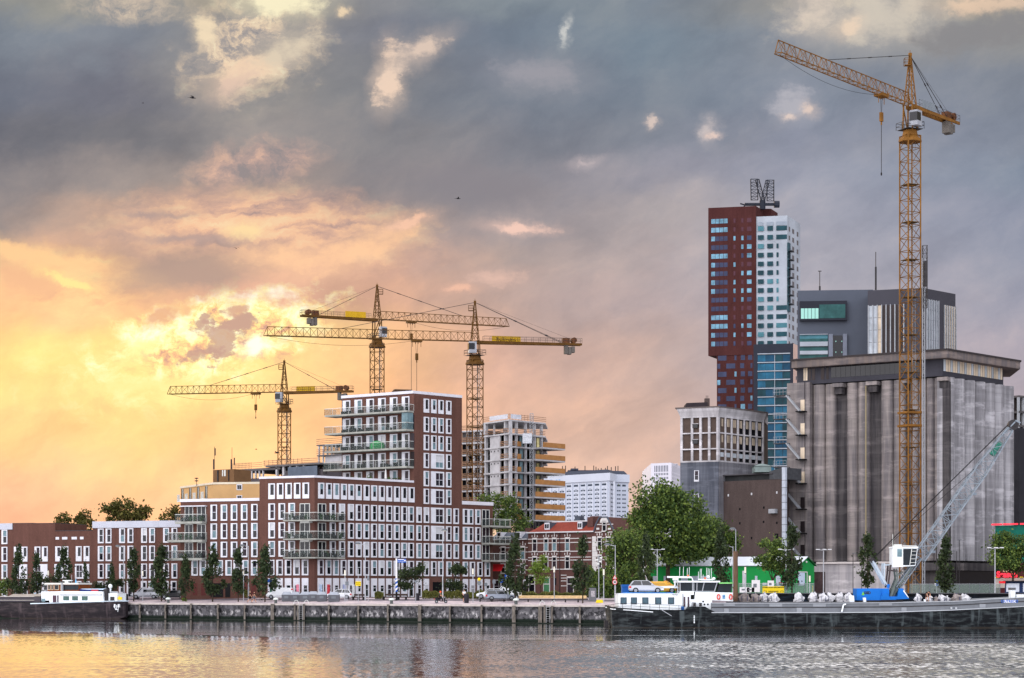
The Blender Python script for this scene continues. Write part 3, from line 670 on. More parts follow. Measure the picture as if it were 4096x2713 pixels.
for h, ls in ((hB,(150,230)),(hC,(365,442)),(hD,(582,657)),(hE,(797,878))):
    wcol(FH, h, [C1(q) for q in ls], *r1, wpx=WP, **UP)
    s0, s1 = FH.s_(C1(ls[0]-9)), FH.s_(C1(ls[1]+57)); window(FH, h, s0, s1-s0, *r2_, op=(.1,.50,.1,.90) if h is not hB else (.2,.4,.1,.9), bars=(.5,), vert=1, name='wide_window')
    for q in (ls[0]-3, ls[1]+2): wcol(FH, h, [C1(q)], *rg, wpx=WP, op=(.32,.9,.03,.93), bars=(.8,), name='front_door')
for h, ls in ((hD,(583,650)),(hE,(750,838))):
    for q in ls: m_ = MB(); FH.box(m_, FH.s_(C1(q)), FH.s_(C1(q + (55 if q in (650,750) else 36))), yz(672), yz(645), .003, .05); m_.build('strip_window', WHITE, h)
for h, ls in ((hF,(1027,1108)),(hG,(1250,1337)),(hI,(1480,1563)),(hJ,(1710,1797))):
    for rr in (r0, r1, r2_): wcol(FH, h, [C1(q) for q in ls], *rr, wpx=WP)
    wcol(FH, h, [C1(ls[0]-3)], *rg, wpx=WP, op=(.3,.85,.3,.9), bars=(.5,)); wcol(FH, h, [C1(ls[1]-8)], *rg, wpx=WP, op=(.25,.9,.02,.93), bars=(.6,), name='front_door')
# ------------------------------------------------------------------ lattice work and tower cranes
YEL = mk('crane_yellow_backlit', (88, 60, 24), 0.6, 0.35, 0.8)  # yellow with backlit silhouette shade darkened into its colour
YELB = mk('crane_yellow_less_backlit', (118, 80, 32), 0.6, 0.35, 0.8)  # same yellow with less silhouette shade in its colour, for the big crane
STEEL = mk('dark_steel', (52, 50, 52), 0.5, 0.25, 1.5)
GREYS = mk('grey_steel', (150, 154, 160), 0.45, 0.15, 1.5)
CABM = mk('cab_white', (150, 154, 162), 0.4, 0.15)
CABL = mk('cable_black', (34, 32, 34), 0.6, 0)
def lattice(mb, a, b, wd, hd, bays, r, rb, taper=1.0, sidev=None, kind='box'):
    """a->b axis, wd across, hd the other way; box or triangle section"""
    a, b = Vector(a), Vector(b); d = (b-a).normalized()
    sx = Vector(sidev) if sidev is not None else (d.cross(Vector((0,0,1))).normalized() if abs(d.z) < .95 else Vector((1,0,0)))
    sx = (sx - d * sx.dot(d)).normalized(); sy = sx.cross(d).normalized()
    if kind == 'box': sec = [(-.5,-.5),(.5,-.5),(.5,.5),(-.5,.5)]
    else: sec = [(-.5,0),(.5,0),(0,1)]
    n = len(sec)
    def pt(k, i):
        t = k / bays; s_ = 1 + (taper-1)*t; return a + (b-a)*t + sx*sec[i][0]*wd*s_ + sy*sec[i][1]*hd*s_
    for i in range(n):
        mb.tube(pt(0,i), pt(bays,i), r, 4)
        j = (i+1) % n
        for k in range(bays):
            mb.tube(pt(k,i), pt(k,j), rb, 3, cap=False)
            if k % 2 == 0: mb.tube(pt(k,i), pt(k+1,j), rb, 3, cap=False)
            else: mb.tube(pt(k,j), pt(k+1,i), rb, 3, cap=False)
        mb.tube(pt(bays,i), pt(bays,j), rb, 3)
def handrail(mb, a, b, z, h=1.0, step=1.6, r=.03):
    a, b = Vector(a), Vector(b); L = (b-a).length; n = max(1, int(L/step))
    for k in range(n+1):
        q = a + (b-a)*k/n; mb.tube((q.x,q.y,q.z+z),(q.x,q.y,q.z+z+h), r, 3)
    for hh in (h, h*.5): mb.tube(a+Vector((0,0,z+hh)), b+Vector((0,0,z+hh)), r, 3)
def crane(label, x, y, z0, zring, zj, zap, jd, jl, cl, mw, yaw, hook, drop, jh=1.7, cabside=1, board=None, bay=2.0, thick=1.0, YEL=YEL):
    c = thing('tower_crane', label, 'tower crane', (x, y, z0), 'yellow tower cranes')
    B = lambda z: Vector((x, y, z)); r = .10*thick
    m_ = MB(); n = max(4, int((zring - z0) / bay))
    sx = Vector((math.cos(yaw), math.sin(yaw), 0))
    lattice(m_, B(z0), B(zring), mw, mw, n, r*1.25, r*.55, sidev=sx)
    for i in (-1, 1):     # second diagonals make crosses on the faces
        pass
    m_.build('mast', YEL, c)
    m_ = MB()
    for z in [z0 + k*6.0 for k in range(1, int((zring-z0)/6))]: m_.obox((x, y, z), (mw*.9, mw*.9, .10), yaw)
    m_.build('mast_platform', mk('grating', (92, 72, 44), .8, .2), c)
    m_ = MB(); q = sx*mw*.22
    m_.tube(B(z0)+q, B(zring)+q, r*.35, 3); m_.tube(B(z0)+q*1.9, B(zring)+q*1.9, r*.35, 3)
    for k in range(int((zring-z0)/.9)): m_.tube(B(z0+.9*k)+q, B(z0+.9*k)+q*1.9, r*.25, 3, cap=False)
    m_.build('ladder', GREYS, c)
    m_ = MB()
    def ring(z, w): return [tuple(B(z) + Vector((math.cos(yaw+k*math.pi/4+math.pi/8), math.sin(yaw+k*math.pi/4+math.pi/8), 0))*w) for k in range(8)]
    m_.loft([ring(zring-1.0, mw*.80), ring(zring-.6, mw*.78), ring(zring-.1, mw*.55), ring(zring+.9, mw*.46)])
    m_.build('slewing_ring', YEL, c)
    m_ = MB(); pw = mw*.95
    cs = [B(zring+1.0) + Vector((math.cos(yaw+k*math.pi/2+math.pi/4), math.sin(yaw+k*math.pi/2+math.pi/4),0))*pw for k in range(4)]
    m_.obox((x,y,zring+1.0), (pw*1.3, pw*1.3, .08), yaw)
    for k in range(4): handrail(m_, cs[k], cs[(k+1)%4], 0, 1.1, 1.2, .04*thick)
    m_.build('service_platform', STEEL, c)
    jd = Vector((jd[0], jd[1], 0)).normalized(); sd_ = Vector((jd.y, -jd.x, 0))
    m_ = MB(); hw = mw*.36
    for sx_, sy_ in ((-1,-1),(1,-1),(1,1),(-1,1)):
        m_.tube(B(zring+.9)+jd*hw*sx_+sd_*hw*sy_, B(zj)+jd*hw*.9*sx_+sd_*hw*.9*sy_, r*1.4)
    for k in range(2): m_.tube(B(zring+.9)+sd_*hw*(-1)**k-jd*hw, B(zj)+sd_*hw*(-1)**k+jd*hw, r)
    m_.build('turret', YEL, c)
    m_ = MB(); lattice(m_, B(zj), B(zap), mw*.62, mw*.62, max(4, int((zap-zj)/1.5)), r, r*.5, taper=.12, sidev=jd)
    m_.obox((x,y,zap), (.5,.5,.5)); m_.tube(B(zap), B(zap+.7), .05, 3)
    cg = B(zap-1.3) + jd*.9; m_.obox(tuple(cg-Vector((0,0,.6))), (1.0,1.0,.08))
    for k in range(4):
        a_ = cg + Vector((.5*(1,1,-1,-1)[k], .5*(1,-1,-1,1)[k], -.6)); b_ = cg + Vector((.5*(1,-1,-1,1)[k], .5*(-1,-1,1,1)[k], -.6))
        handrail(m_, a_, b_, 0, 1.1, 1.0, .035*thick)
    m_.build('tower_head', YEL, c)
    zc = zring + 1.2; cc = B(0) + sd_*cabside*mw*.62 + jd*mw*.35; ch = min(2.4, zj - zc - .2)
    m_ = MB(); rz = math.atan2(jd.y, jd.x)
    m_.obox((cc.x, cc.y, zc+ch/2+.1), (1.6, 1.3, ch), rz); cab = m_.build('operator_cab', CABM, c)
    m_ = MB(); m_.obox((cc.x+jd.x*.25, cc.y+jd.y*.25, zc+ch/2+.3), (1.3, 1.34, ch*.55), rz); m_.build('cab_window', GD, cab)
    bays = int(jl/1.55); m_ = MB()
    j0 = B(zj) + jd*mw*.3; j1 = B(zj) + jd*jl
    lattice(m_, j0, j1 - jd*.8, 1.25, jh, bays, r*.75, r*.36, sidev=sd_, kind='tri')
    top = j1 - jd*.8 + Vector((0,0,jh))
    m_.tube(top, j1+Vector((0,0,.05)), r*.6); m_.tube(j1-jd*.8+sd_*.6, j1, r*.6); m_.tube(j1-jd*.8-sd_*.6, j1, r*.6)
    m_.tube(j0+Vector((0,0,jh)), B(zj+jh*.2), r*.7)
    m_.build('jib', YEL, c)
    e1 = B(zj) - jd*cl; m_ = MB()
    for q in (-.65, .65):
        for k in range(1):
            m_.hexa([tuple(B(zj)+sd_*(q-.12)-Vector((0,0,.55))), tuple(B(zj)+sd_*(q+.12)-Vector((0,0,.55))), tuple(e1+sd_*(q+.12)-Vector((0,0,.35))), tuple(e1+sd_*(q-.12)-Vector((0,0,.35))),
                     tuple(B(zj)+sd_*(q-.12)+Vector((0,0,.1))), tuple(B(zj)+sd_*(q+.12)+Vector((0,0,.1))), tuple(e1+sd_*(q+.12)+Vector((0,0,.1))), tuple(e1+sd_*(q-.12)+Vector((0,0,.1)))])
    for k in range(int(cl/2.2)): m_.tube(B(zj)-jd*(1+2.2*k)+sd_*.6, B(zj)-jd*(2.2+2.2*k)-sd_*.6, r*.5, 3)
    cj = m_.build('counter_jib', YEL, c)
    m_ = MB()
    for q in (-.75,.75): handrail(m_, B(zj)-jd*mw*.7+sd_*q, e1+sd_*q, .1, 1.05, 1.5, .028*thick)
    handrail(m_, e1+sd_*.75, e1-sd_*.75, .1, 1.05, 1.5, .028*thick); m_.build('railing', STEEL, cj)
    m_ = MB(); cw = B(zj-1.35) - jd*(cl-3.4)
    for k in range(3): m_.obox((cw.x-jd.x*.75*k, cw.y-jd.y*.75*k, zj-1.15-(.35 if k == 1 else .1)), (.68, 1.3, 1.9 - .3*k), rz)
    m_.build('counterweight', mk('counterweight', (96,92,88), .9, .2), c)
    m_ = MB(); wn_ = B(zj+.75) - jd*(cl-1.7); m_.tube(wn_+sd_*.7, wn_-sd_*.7, .62, 10)
    w2 = wn_ + jd*1.7; m_.obox((w2.x,w2.y,zj+.65), (1.5,1.1,1.1), rz); m_.build('winch', mk('winch_brown', (96,62,40), .7, .3), c)
    m_ = MB(); A_ = B(zap-.1)
    f1 = B(zj+jh) + jd*jl*.64
    m_.tube(A_, f1, r*.55)
    for t in (.25,.5,.75): q = A_ + (f1-A_)*t; m_.tube(q-(f1-A_).normalized()*.5, q+(f1-A_).normalized()*.5, r*.9)
    for q in (-.5,.5):
        e_ = B(zj) - jd*(cl-3.8) + sd_*q; m_.tube(A_, e_, r*.45)
        for t in (.45,.8): p_ = A_+(e_-A_)*t; m_.tube(p_-(e_-A_).normalized()*.3, p_+(e_-A_).normalized()*.3, r*.9)
    m_.tube(A_, B(zj+.9)-jd*(cl-2.0), r*.2, 3)
    m_.build('stay_rod', STEEL, c)
    m_ = MB(); seg_ = 14; prev_ = None       # slack trolley rope below the jib
    for k in range(seg_+1):
        t = k/seg_; q = B(zj-.1) + jd*(hook + (jl-1-hook)*t) - Vector((0,0, 1.5*4*t*(1-t)))
        if prev_ is not None: m_.tube(prev_, q, .028*thick, 3, cap=False)
        prev_ = q
    m_.build('trolley_rope', CABL, c)
    hk = B(zj) + jd*hook; m_ = MB(); m_.obox((hk.x,hk.y,zj-.3), (2.2,1.5,.35), rz)
    for q in (-.9,-.3,.3,.9): m_.tube(hk+jd*q-Vector((0,0,.3)), hk+jd*q-Vector((0,0,1.5 if abs(q)>.5 else .9)), r*.6)
    tr = m_.build('trolley', YEL, c)
    m_ = MB(); zb = zj - 2.9
    for q in (-.25,.25): m_.tube(hk+jd*q-Vector((0,0,.3)), (hk.x+jd.x*q*.4, hk.y+jd.y*q*.4, zb), .03*thick, 3)
    m_.tube((hk.x,hk.y,zb-1.5),(hk.x,hk.y,zb-1.5-drop), .05*thick, 4); m_.ball((hk.x,hk.y,zb-1.6-drop), .13,.13,.3)
    m_.build('hoist_cable', CABL, c)
    m_ = MB(); m_.obox((hk.x,hk.y,zb-.7), (.62,.4,1.4), rz); m_.tube((hk.x,hk.y,zb-1.4),(hk.x,hk.y,zb-1.95),.12,6); m_.build('hook_block', YEL, c)
    if board:
        m_ = MB(); bp = B(zj+.75) - jd*(cl*.30) + sd_*board[0]; m_.obox((bp.x,bp.y,zj+.72), (cl*.27, .06, 1.35), rz); bo = m_.build('sign_board', board[1], c)
    return c
BY = mk('board_yellow', (190,150,30), .5, .1); BG = mk('board_grey', (120,128,135), .5, .1)
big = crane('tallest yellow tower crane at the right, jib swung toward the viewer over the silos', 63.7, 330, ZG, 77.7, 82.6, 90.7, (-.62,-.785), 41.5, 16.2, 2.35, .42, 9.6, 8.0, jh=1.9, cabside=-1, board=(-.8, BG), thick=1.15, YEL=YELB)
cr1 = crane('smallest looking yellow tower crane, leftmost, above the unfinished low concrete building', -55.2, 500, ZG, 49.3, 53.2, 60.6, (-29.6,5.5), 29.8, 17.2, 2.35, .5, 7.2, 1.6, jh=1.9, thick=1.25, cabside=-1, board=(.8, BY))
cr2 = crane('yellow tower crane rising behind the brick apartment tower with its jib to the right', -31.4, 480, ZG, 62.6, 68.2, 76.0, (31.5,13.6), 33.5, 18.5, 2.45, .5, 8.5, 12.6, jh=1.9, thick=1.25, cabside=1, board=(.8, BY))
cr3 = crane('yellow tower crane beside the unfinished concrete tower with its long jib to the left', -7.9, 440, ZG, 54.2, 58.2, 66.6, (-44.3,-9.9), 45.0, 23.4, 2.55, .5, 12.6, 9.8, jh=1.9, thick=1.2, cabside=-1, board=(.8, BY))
# dimmed white board lettering on the two central cranes
def text(txt, size, loc, rot, mat, parent=None, name='lettering', ext=.01, align='CENTER', bold=0.0):
    cu = bpy.data.curves.new(name, 'FONT'); cu.body = txt; cu.size = size; cu.extrude = ext; cu.align_x = align; cu.align_y = 'CENTER'; cu.offset = bold
    to = bpy.data.objects.new('tmp', cu); COL.objects.link(to); bpy.context.view_layer.update()
    me = bpy.data.meshes.new_from_object(to.evaluated_get(bpy.context.evaluated_depsgraph_get())); bpy.data.objects.remove(to)
    me.name = name; me.materials.clear(); me.materials.append(mat); o = bpy.data.objects.new(name, me); COL.objects.link(o)
    L = Vector(loc)
    if parent is not None: L = L - ORG.get(parent.name, Vector((0,0,0))); o.parent = parent
    o.location = L; o.rotation_euler = rot; return o
for cr, x, y, zj, jd, cl in ((cr3, -7.9, 440, 58.2, (-44.3,-9.9), 23.4),):
    d = Vector((jd[0], jd[1], 0)).normalized(); s_ = Vector((d.y,-d.x,0)); p = Vector((x,y,zj+.7)) - d*cl*.3 - s_*-.85
    text('heijmans', 1.2, (p.x, p.y-.12, p.z), (R(90),0,math.atan2(d.y,d.x)+math.pi), mk('letter_brown', (90,62,20), .6, 0), cr)
# climbing frame and hoist mast beside the big crane
m_ = MB(); hx, hy = 63.7 + 1.95, 329.0
lattice(m_, (hx,hy,ZG), (hx,hy,58.0), .35, .35, 40, .05, .03); m_.build('hoist_mast', GREYS, big)
m_ = MB(); m_.obox((hx+.3,hy,55.5),(.5,.8,4.0)); lattice(m_, (hx+.2,hy,50),(hx+.2,hy,60), .7,.7, 8,.05,.03); m_.build('passenger_hoist', STEEL, big)
m_ = MB()
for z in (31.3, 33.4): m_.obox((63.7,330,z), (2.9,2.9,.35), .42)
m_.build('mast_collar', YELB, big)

# ------------------------------------------------------------------ unfinished concrete buildings
CG = mk('raw_concrete', (178, 178, 182), 0.85, 0.22, 0.5)
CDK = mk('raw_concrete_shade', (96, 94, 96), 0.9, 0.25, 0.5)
TIM = mk('formwork_timber', (164, 118, 72), 0.7, 0.18, 0.8)
PLK = mk('guard_planks', (150, 118, 96), 0.8, 0.3, 1.2)
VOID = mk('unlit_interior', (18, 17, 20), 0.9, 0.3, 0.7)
con = thing('unfinished_tower', 'unfinished grey concrete tower with jutting timber edged balconies and open top storey', 'construction building', (*G(2037, 480), ZG))
CA = Vector(G(2037, 480)); CL_ = Face(G(1936, 490), CA); CR_ = Face(CA, G(2178, 490))
zt = [Zp(q, 480) for q in (1678, 1732, 1783.5, 1833.5, 1885, 1935, 1984.5, 2033, 2078)]
core = [CL_.P(.0,0,-.6)[:2], (CA.x, CA.y+.9), CR_.P(CR_.L,0,-.8)[:2], (CR_.b.x+1, CR_.b.y+14), (CL_.a.x-1, CL_.a.y+14)]
for i, z in enumerate(zt):
    m_ = MB(); m_.prism([CL_.P(-.2,0,.25)[:2], (CA.x-.05, CA.y-.4), CR_.P(CR_.L,0,.3)[:2], (CR_.b.x+1, CR_.b.y+14.5), (CL_.a.x-1, CL_.a.y+14.5)], z-.35, z); m_.build('floor_slab', CG, con)
for i in range(len(zt)-1):
    z1, z0 = zt[i]-.35, zt[i+1]; m_ = MB()
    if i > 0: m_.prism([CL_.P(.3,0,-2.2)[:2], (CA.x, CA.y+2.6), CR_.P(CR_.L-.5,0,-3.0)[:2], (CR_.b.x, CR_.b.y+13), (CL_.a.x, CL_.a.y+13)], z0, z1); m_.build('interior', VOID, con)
    m_ = MB()
    for px in (1938, 2016, 2034): m_ = MB(); a = CL_.s_(px); CL_.box(m_, a, a+.55, z0, z1, -.7, 0); m_.build('column', CG, con)
    for px in (2068, 2104, 2140, 2168): m_ = MB(); a = CR_.s_(px); CR_.box(m_, a, a+.45, z0, z1, -.7, -.1); m_.build('column', CG, con)
    if i == 0:
        for q in ((.3,-8),(4,-8),(7.6,-8)): m_ = MB(); p_ = CR_.P(q[0],0,q[1]); m_.obox((p_[0],p_[1],(z0+z1)/2),(.5,.5,z1-z0)); m_.build('column', CG, con)
    if i > 0:
        m_ = MB(); CL_.box(m_, CL_.s_(1960), CL_.s_(2000), z0, z1, -.3, 0); m_.build('wall_panel', CG, con)
        m_ = MB()
        for q in (1961, 1974, 1988): 
            if i in (2,3,4): a = CL_.s_(q+3); CL_.box(m_, a, a+.35, z1-.75, z1-.4, .0, .03)
        if m_.v: m_.build('pour_hole', VOID, con)
    m_ = MB()
    for k in range(3):
        zz = z0 + .25 + .38*k
        CL_.box(m_, CL_.s_(2001), CL_.s_(2033), zz, zz+.16, .03, .10)
        if i: CR_.box(m_, CR_.s_(2038), CR_.s_(2064), zz, zz+.16, .03, .10)
        if i == 0: CR_.box(m_, 0, CR_.L, zz, zz+.12, .2, .27); CL_.box(m_, 0, CL_.L, zz, zz+.12, .2, .27)
    m_.build('guard_rail', PLK, con)
    if i >= 1:
        a = CR_.s_(2098) if i > 1 else CR_.s_(2128); b = CR_.L + 3.6
        m_ = MB(); CR_.box(m_, a, b, z0-.35, z0+.0, .35, 3.4); CR_.box(m_, CR_.L+.01, b, z0-.35, z0, -5, .35); bl = m_.build('balcony', CG, con)
        m_ = MB(); CR_.box(m_, a, b, z0+.01, z0+1.15, 3.3, 3.45); CR_.box(m_, b-.12, b+.02, z0+.01, z0+1.15, -5, 3.29); m_.build('timber_edge', TIM, bl)
        m_ = MB(); CR_.box(m_, CR_.s_(2064), CR_.s_(2078), z0+.01, z0+1.15, .4, .55); m_.build('timber_edge', TIM, bl)
        if i < 7:
            m_ = MB(); CR_.box(m_, CR_.s_(2082), CR_.s_(2094), z0+.1, z1-.2, -.3, -.2); m_.build('glazing', GC, con)
            m_ = MB(); CR_.box(m_, CR_.s_(2150), CR_.s_(2160), z0+.1, z1-.2, -.3, -.2); m_.build('wall_panel', mk('insulation', (205,195,140), .7, .3, 1), con)
m_ = MB()
for f_ in (CL_, CR_):
    for k in range(3): f_.box(m_, -.2, f_.L+.3, zt[0]+.3+.42*k, zt[0]+.42+.42*k, .2, .27)
for k in range(9): p_ = CR_.P(k*1.1-.2,0,.25); m_.tube((p_[0],p_[1],zt[0]),(p_[0],p_[1],zt[0]+1.4),.05)
m_.build('guard_rail', PLK, con)
m_ = MB(); CL_.box(m_, 3.2, CL_.L-.2, zt[0]+.2, zt[0]+1.25, .28, .34); CR_.box(m_, .2, 4.0, zt[0]+.2, zt[0]+1.25, .28, .34); m_.build('netting', mk('netting', (200,204,214), .7, .2), con)
m_ = MB(); hp = Vector(G(2126, 483.0)); lattice(m_, (hp.x,hp.y-1,ZG), (hp.x,hp.y-1,Zp(1655,482)), .75, .75, 42, .07, .04)
m_.build('hoist_mast', GREYS, con)
m_ = MB(); m_.obox((hp.x-1.0, hp.y-1.2, Zp(1755,482)), (2.2,1.4,2.3)); m_.build('hoist_cage', mk('hoist_cage', (190,195,202), .5, .3, 3), con)
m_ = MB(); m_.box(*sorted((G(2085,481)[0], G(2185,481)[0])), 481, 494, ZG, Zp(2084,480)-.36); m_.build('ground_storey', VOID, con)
m_ = MB()
for px in (2062, 2082, 2102, 2122, 2142): a = G(px,478.5); b = G(px+14,478.5); m_.tube((a[0],a[1],8),(b[0],b[1],Zp(2088,480)), .18); m_.tube((b[0],b[1],8),(a[0],a[1],Zp(2088,480)), .18)
m_.build('shoring_prop', STEEL, con)
# lower wing of the same site, behind the yellow crane
con2 = thing('unfinished_building', 'unfinished concrete wing wrapped in scaffold rails behind the long jibbed yellow crane', 'construction building', (*G(1850, 500), ZG))
FB = Face(G(1835, 497), G(1938, 493))
for i in range(9):
    z = Zp(1722 + 48*i, 495)
    m_ = MB(); FB.box(m_, 0, FB.L, z-.35, z, -12, 0); m_.build('floor_slab', CG, con2)
    for k in range(4): m_ = MB(); FB.box(m_, k*2.0+.1, k*2.0+.5, z-2.9+.02, z-.352, -.6, -.1); m_.build('column', CG, con2)
    m_ = MB()
    for k in range(3): FB.box(m_, .1, FB.L-.1, z+.25+.38*k, z+.42+.38*k, .03, .1)
    m_.build('guard_rail', PLK, con2)
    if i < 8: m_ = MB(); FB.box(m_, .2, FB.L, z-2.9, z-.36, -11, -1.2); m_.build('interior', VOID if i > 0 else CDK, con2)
# unfinished low building behind the corner block
con3 = thing('unfinished_building', 'long unfinished roof storey with timber guard rails, under the leftmost crane', 'construction building', (*G(1150, 470), ZG))
F3 = Face(G(935, 474), G(1290, 455)); m_ = MB()
zz = [Zp(1876, 470), Zp(1862, 462)]
F3.box(m_, 0, F3.L*.55, ZG, zz[0]-2.2, -14, 0); F3.box(m_, F3.L*.56, F3.L, ZG, zz[1]-1.2, -14, 0); m_.build('wall', mk('site_wall', (84,80,84), .9, .3, .3), con3)
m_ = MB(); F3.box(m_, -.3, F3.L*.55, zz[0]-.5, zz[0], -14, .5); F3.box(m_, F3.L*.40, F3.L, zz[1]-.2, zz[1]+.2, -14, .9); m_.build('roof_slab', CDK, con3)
for k in range(9): m_ = MB(); F3.box(m_, k*1.25+.1, k*1.25+.35, zz[0]-2.2, zz[0]-.5, 0.01, .4); m_.build('column', CG, con3)
for k in range(5): m_ = MB(); F3.box(m_, F3.L*.5+k*2.2, F3.L*.5+k*2.2+.5, zz[1]-2.2, zz[1]-.2, .01, .5); m_.build('column', CG, con3)
m_ = MB()
for k in range(3):
    F3.box(m_, 0, F3.L*.34, zz[0]+.4+.42*k, zz[0]+.5+.42*k, .3, .36); F3.box(m_, F3.L*.36, F3.L, zz[1]+.3+.42*k, zz[1]+.42+.42*k, .6, .66)
for k in range(14): q = F3.P(k*.48,0,.3); m_.tube((q[0],q[1],zz[0]),(q[0],q[1],zz[0]+1.5),.045,3)
for k in range(10): q = F3.P(F3.L*.38+k*1.35,0,.6); m_.tube((q[0],q[1],zz[1]),(q[0],q[1],zz[1]+1.4),.06,3)
m_.build('guard_rail', PLK, con3)
m_ = MB(); F3.box(m_, F3.L*.66, F3.L*.98, zz[1]-2.9, zz[1]-.5, 1.0, 1.1); m_.build('debris_netting', mk('blue_netting', (88,98,112), .7, .2, .5), con3)
m_ = MB(); m_.tube((*G(1300,452),Zp(1897,452)),(*G(1300,452),Zp(1882,452)),.5,8); m_.build('vent_pipe', STEEL, con3)
# stair core with posts, left of the tower balconies
con4 = thing('unfinished_stair_core', 'small unfinished concrete frame with thin posts, left of the apartment tower', 'construction building', (*G(1320, 462), ZG))
F4 = Face(G(1272, 464), G(1385, 458)); m_ = MB(); za, zb, zc_ = Zp(1776,461), Zp(1818,461), Zp(1860,461)
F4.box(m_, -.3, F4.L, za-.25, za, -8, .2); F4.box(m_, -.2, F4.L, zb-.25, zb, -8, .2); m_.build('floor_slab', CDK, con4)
for k in range(5):
    for q in (-.3, -6): m_ = MB(); F4.box(m_, k*1.35+.1, k*1.35+.4, zb, za-.25, q, q+.3); m_.build('column', CG, con4)
for k in range(2): m_ = MB(); F4.box(m_, k*1.4, k*1.4+.3, ZG, zb-.25, -.3, 0); m_.build('column', CG, con4)
m_ = MB(); F4.box(m_, 1.9, F4.L, ZG, zb-.26, -6, -.4); m_.build('wall_panel', CG, con4)
m_ = MB()
for z in (za, zb, zb-3):
    for k in range(3): F4.box(m_, -.4, F4.L, z+.3+.42*k, z+.42+.42*k, .1, .16)
m_.build('guard_rail', PLK, con4)

# ------------------------------------------------------------------ beige flats and roof masts behind the left wing
bf = thing('apartment_building', 'beige rendered flats with small white railed balconies, behind the left brick wing', 'apartment building', (*G(850, 360), ZG))
BE = mk('beige_render', (186, 150, 104), .85, .08, .5); FBx = Face(G(852, 352), G(1042, 350)); FBy = Face(G(722, 366), G(852, 352))
zt1 = Zp(1930, 352)
m_ = MB(); m_.prism([FBx.a, FBx.b, (FBx.b.x, 366), (FBy.a.x+1, 372), FBy.a], ZG, zt1-.35); m_.build('wall', BE, bf)
m_ = MB(); m_.prism([FBx.P(-.1,0,.12)[:2], FBx.b, (FBx.b.x, 366), (FBy.a.x+1,372), FBy.P(0,0,.12)[:2]], zt1-.347, zt1); m_.build('roof_edge', mk('roof_edge_cream', (205,195,175), .7), bf)
window(FBx, bf, FBx.s_(947), 1.0, Zp(1961,351), Zp(1938,351), op=(.12,.88,.12,.88), bars=(.97,), vert=1, bord=.08)
window(FBx, bf, FBx.s_(947), 1.0, Zp(1996,351), Zp(1982,351), op=(.12,.88,.12,.88), bars=(.97,), vert=1, bord=.08)
for k in range(4):
    a = FBy.L*(.03+.245*k); m_ = MB(); FBy.box(m_, a, a+1.15, zt1-2.6, zt1-.5, .003, .02); m_.build('balcony_recess', VOID, bf)
    m_ = MB(); FBy.box(m_, a+.5, a+.62, zt1-2.5, zt1-.5, .02, .06); FBy.box(m_, a+.9, a+1.0, zt1-2.5, zt1-.5, .02, .06); m_.build('window_frame', RAIL, bf)
    m_ = MB(); FBy.box(m_, a-.1, a+1.2, zt1-2.8, zt1-2.6, .02, .8)
    for q in range(9): FBy.box(m_, a-.08+q*.155, a-.03+q*.155, zt1-2.6, zt1-1.55, .74, .79)
    FBy.box(m_, a-.1, a+1.2, zt1-1.55, zt1-1.49, .72, .8); m_.build('balcony_railing', RAIL, bf)
rb_ = thing('roof_plant_room', 'brown clad rooftop plant room with white panels, carrying two antenna masts', 'plant room', (*G(890, 400), Zp(1920,400)))
FP = Face(G(852, 402), G(936, 399)); m_ = MB(); FP.box(m_, 0, FP.L, Zp(1990,400), Zp(1878,400), -5, 0); m_.build('wall', mk('brown_cladding', (112,84,58), .7, .15, .8), rb_)
m_ = MB(); FP.box(m_, FP.s_(889), FP.s_(893), Zp(1905,400), Zp(1880,400), .01, .06); FP.box(m_, FP.s_(897), FP.s_(903), Zp(1905,400), Zp(1880,400), .01, .06); m_.build('wall_panel', RAIL, rb_)
m_ = MB(); FP.box(m_, FP.s_(880)-.6, FP.s_(884)-.6, Zp(1925,400), Zp(1880,400), .01, .2); FP.box(m_, FP.s_(915), FP.s_(917), Zp(1925,400), Zp(1880,400), .01, .2); m_.build('steel_post', STEEL, rb_)
for (px, y0, y1, lb) in ((858, 1878, 1787, 'left of two rooftop antenna masts, with one slim panel antenna'), (928, 1878, 1790, 'right of two rooftop antenna masts, with two panel antennas')):
    am = thing('antenna_mast', lb, 'antenna', (*G(px,400), Zp(y0,400)), 'antenna masts on the plant room roof')
    x, y = G(px, 400); m_ = MB(); m_.tube((x,y,Zp(y0,400)),(x,y,Zp(y1,400)),.05); m_.build('pole', STEEL, am)
    m_ = MB(); m_.obox((x-.15,y,Zp(y0-20,400)),(.25,.25,2.0)); m_.obox((x+(.12 if px<900 else .45),y,Zp(y0-(70 if px<900 else 32),400)),(.22,.2,1.4)); m_.build('panel_antenna', STEEL, am)
sr = thing('warning_siren', 'two disc warning siren on a pole above the beige flats', 'siren', (*G(786, 358), zt1))
x, y = G(786, 358); m_ = MB(); m_.tube((x,y,zt1-.3),(x,y,zt1+1.0),.06); m_.build('pole', STEEL, sr)
m_ = MB()
for z in (zt1+.55, zt1+1.0): m_.loft([[(x+q*math.cos(a*math.pi/5), y+q*math.sin(a*math.pi/5), z+dz_) for a in range(10)] for q, dz_ in ((.1,-.08),(.38,0),(.3,.1),(.05,.14))])
m_.build('siren_disc', STEEL, sr, smooth=True)
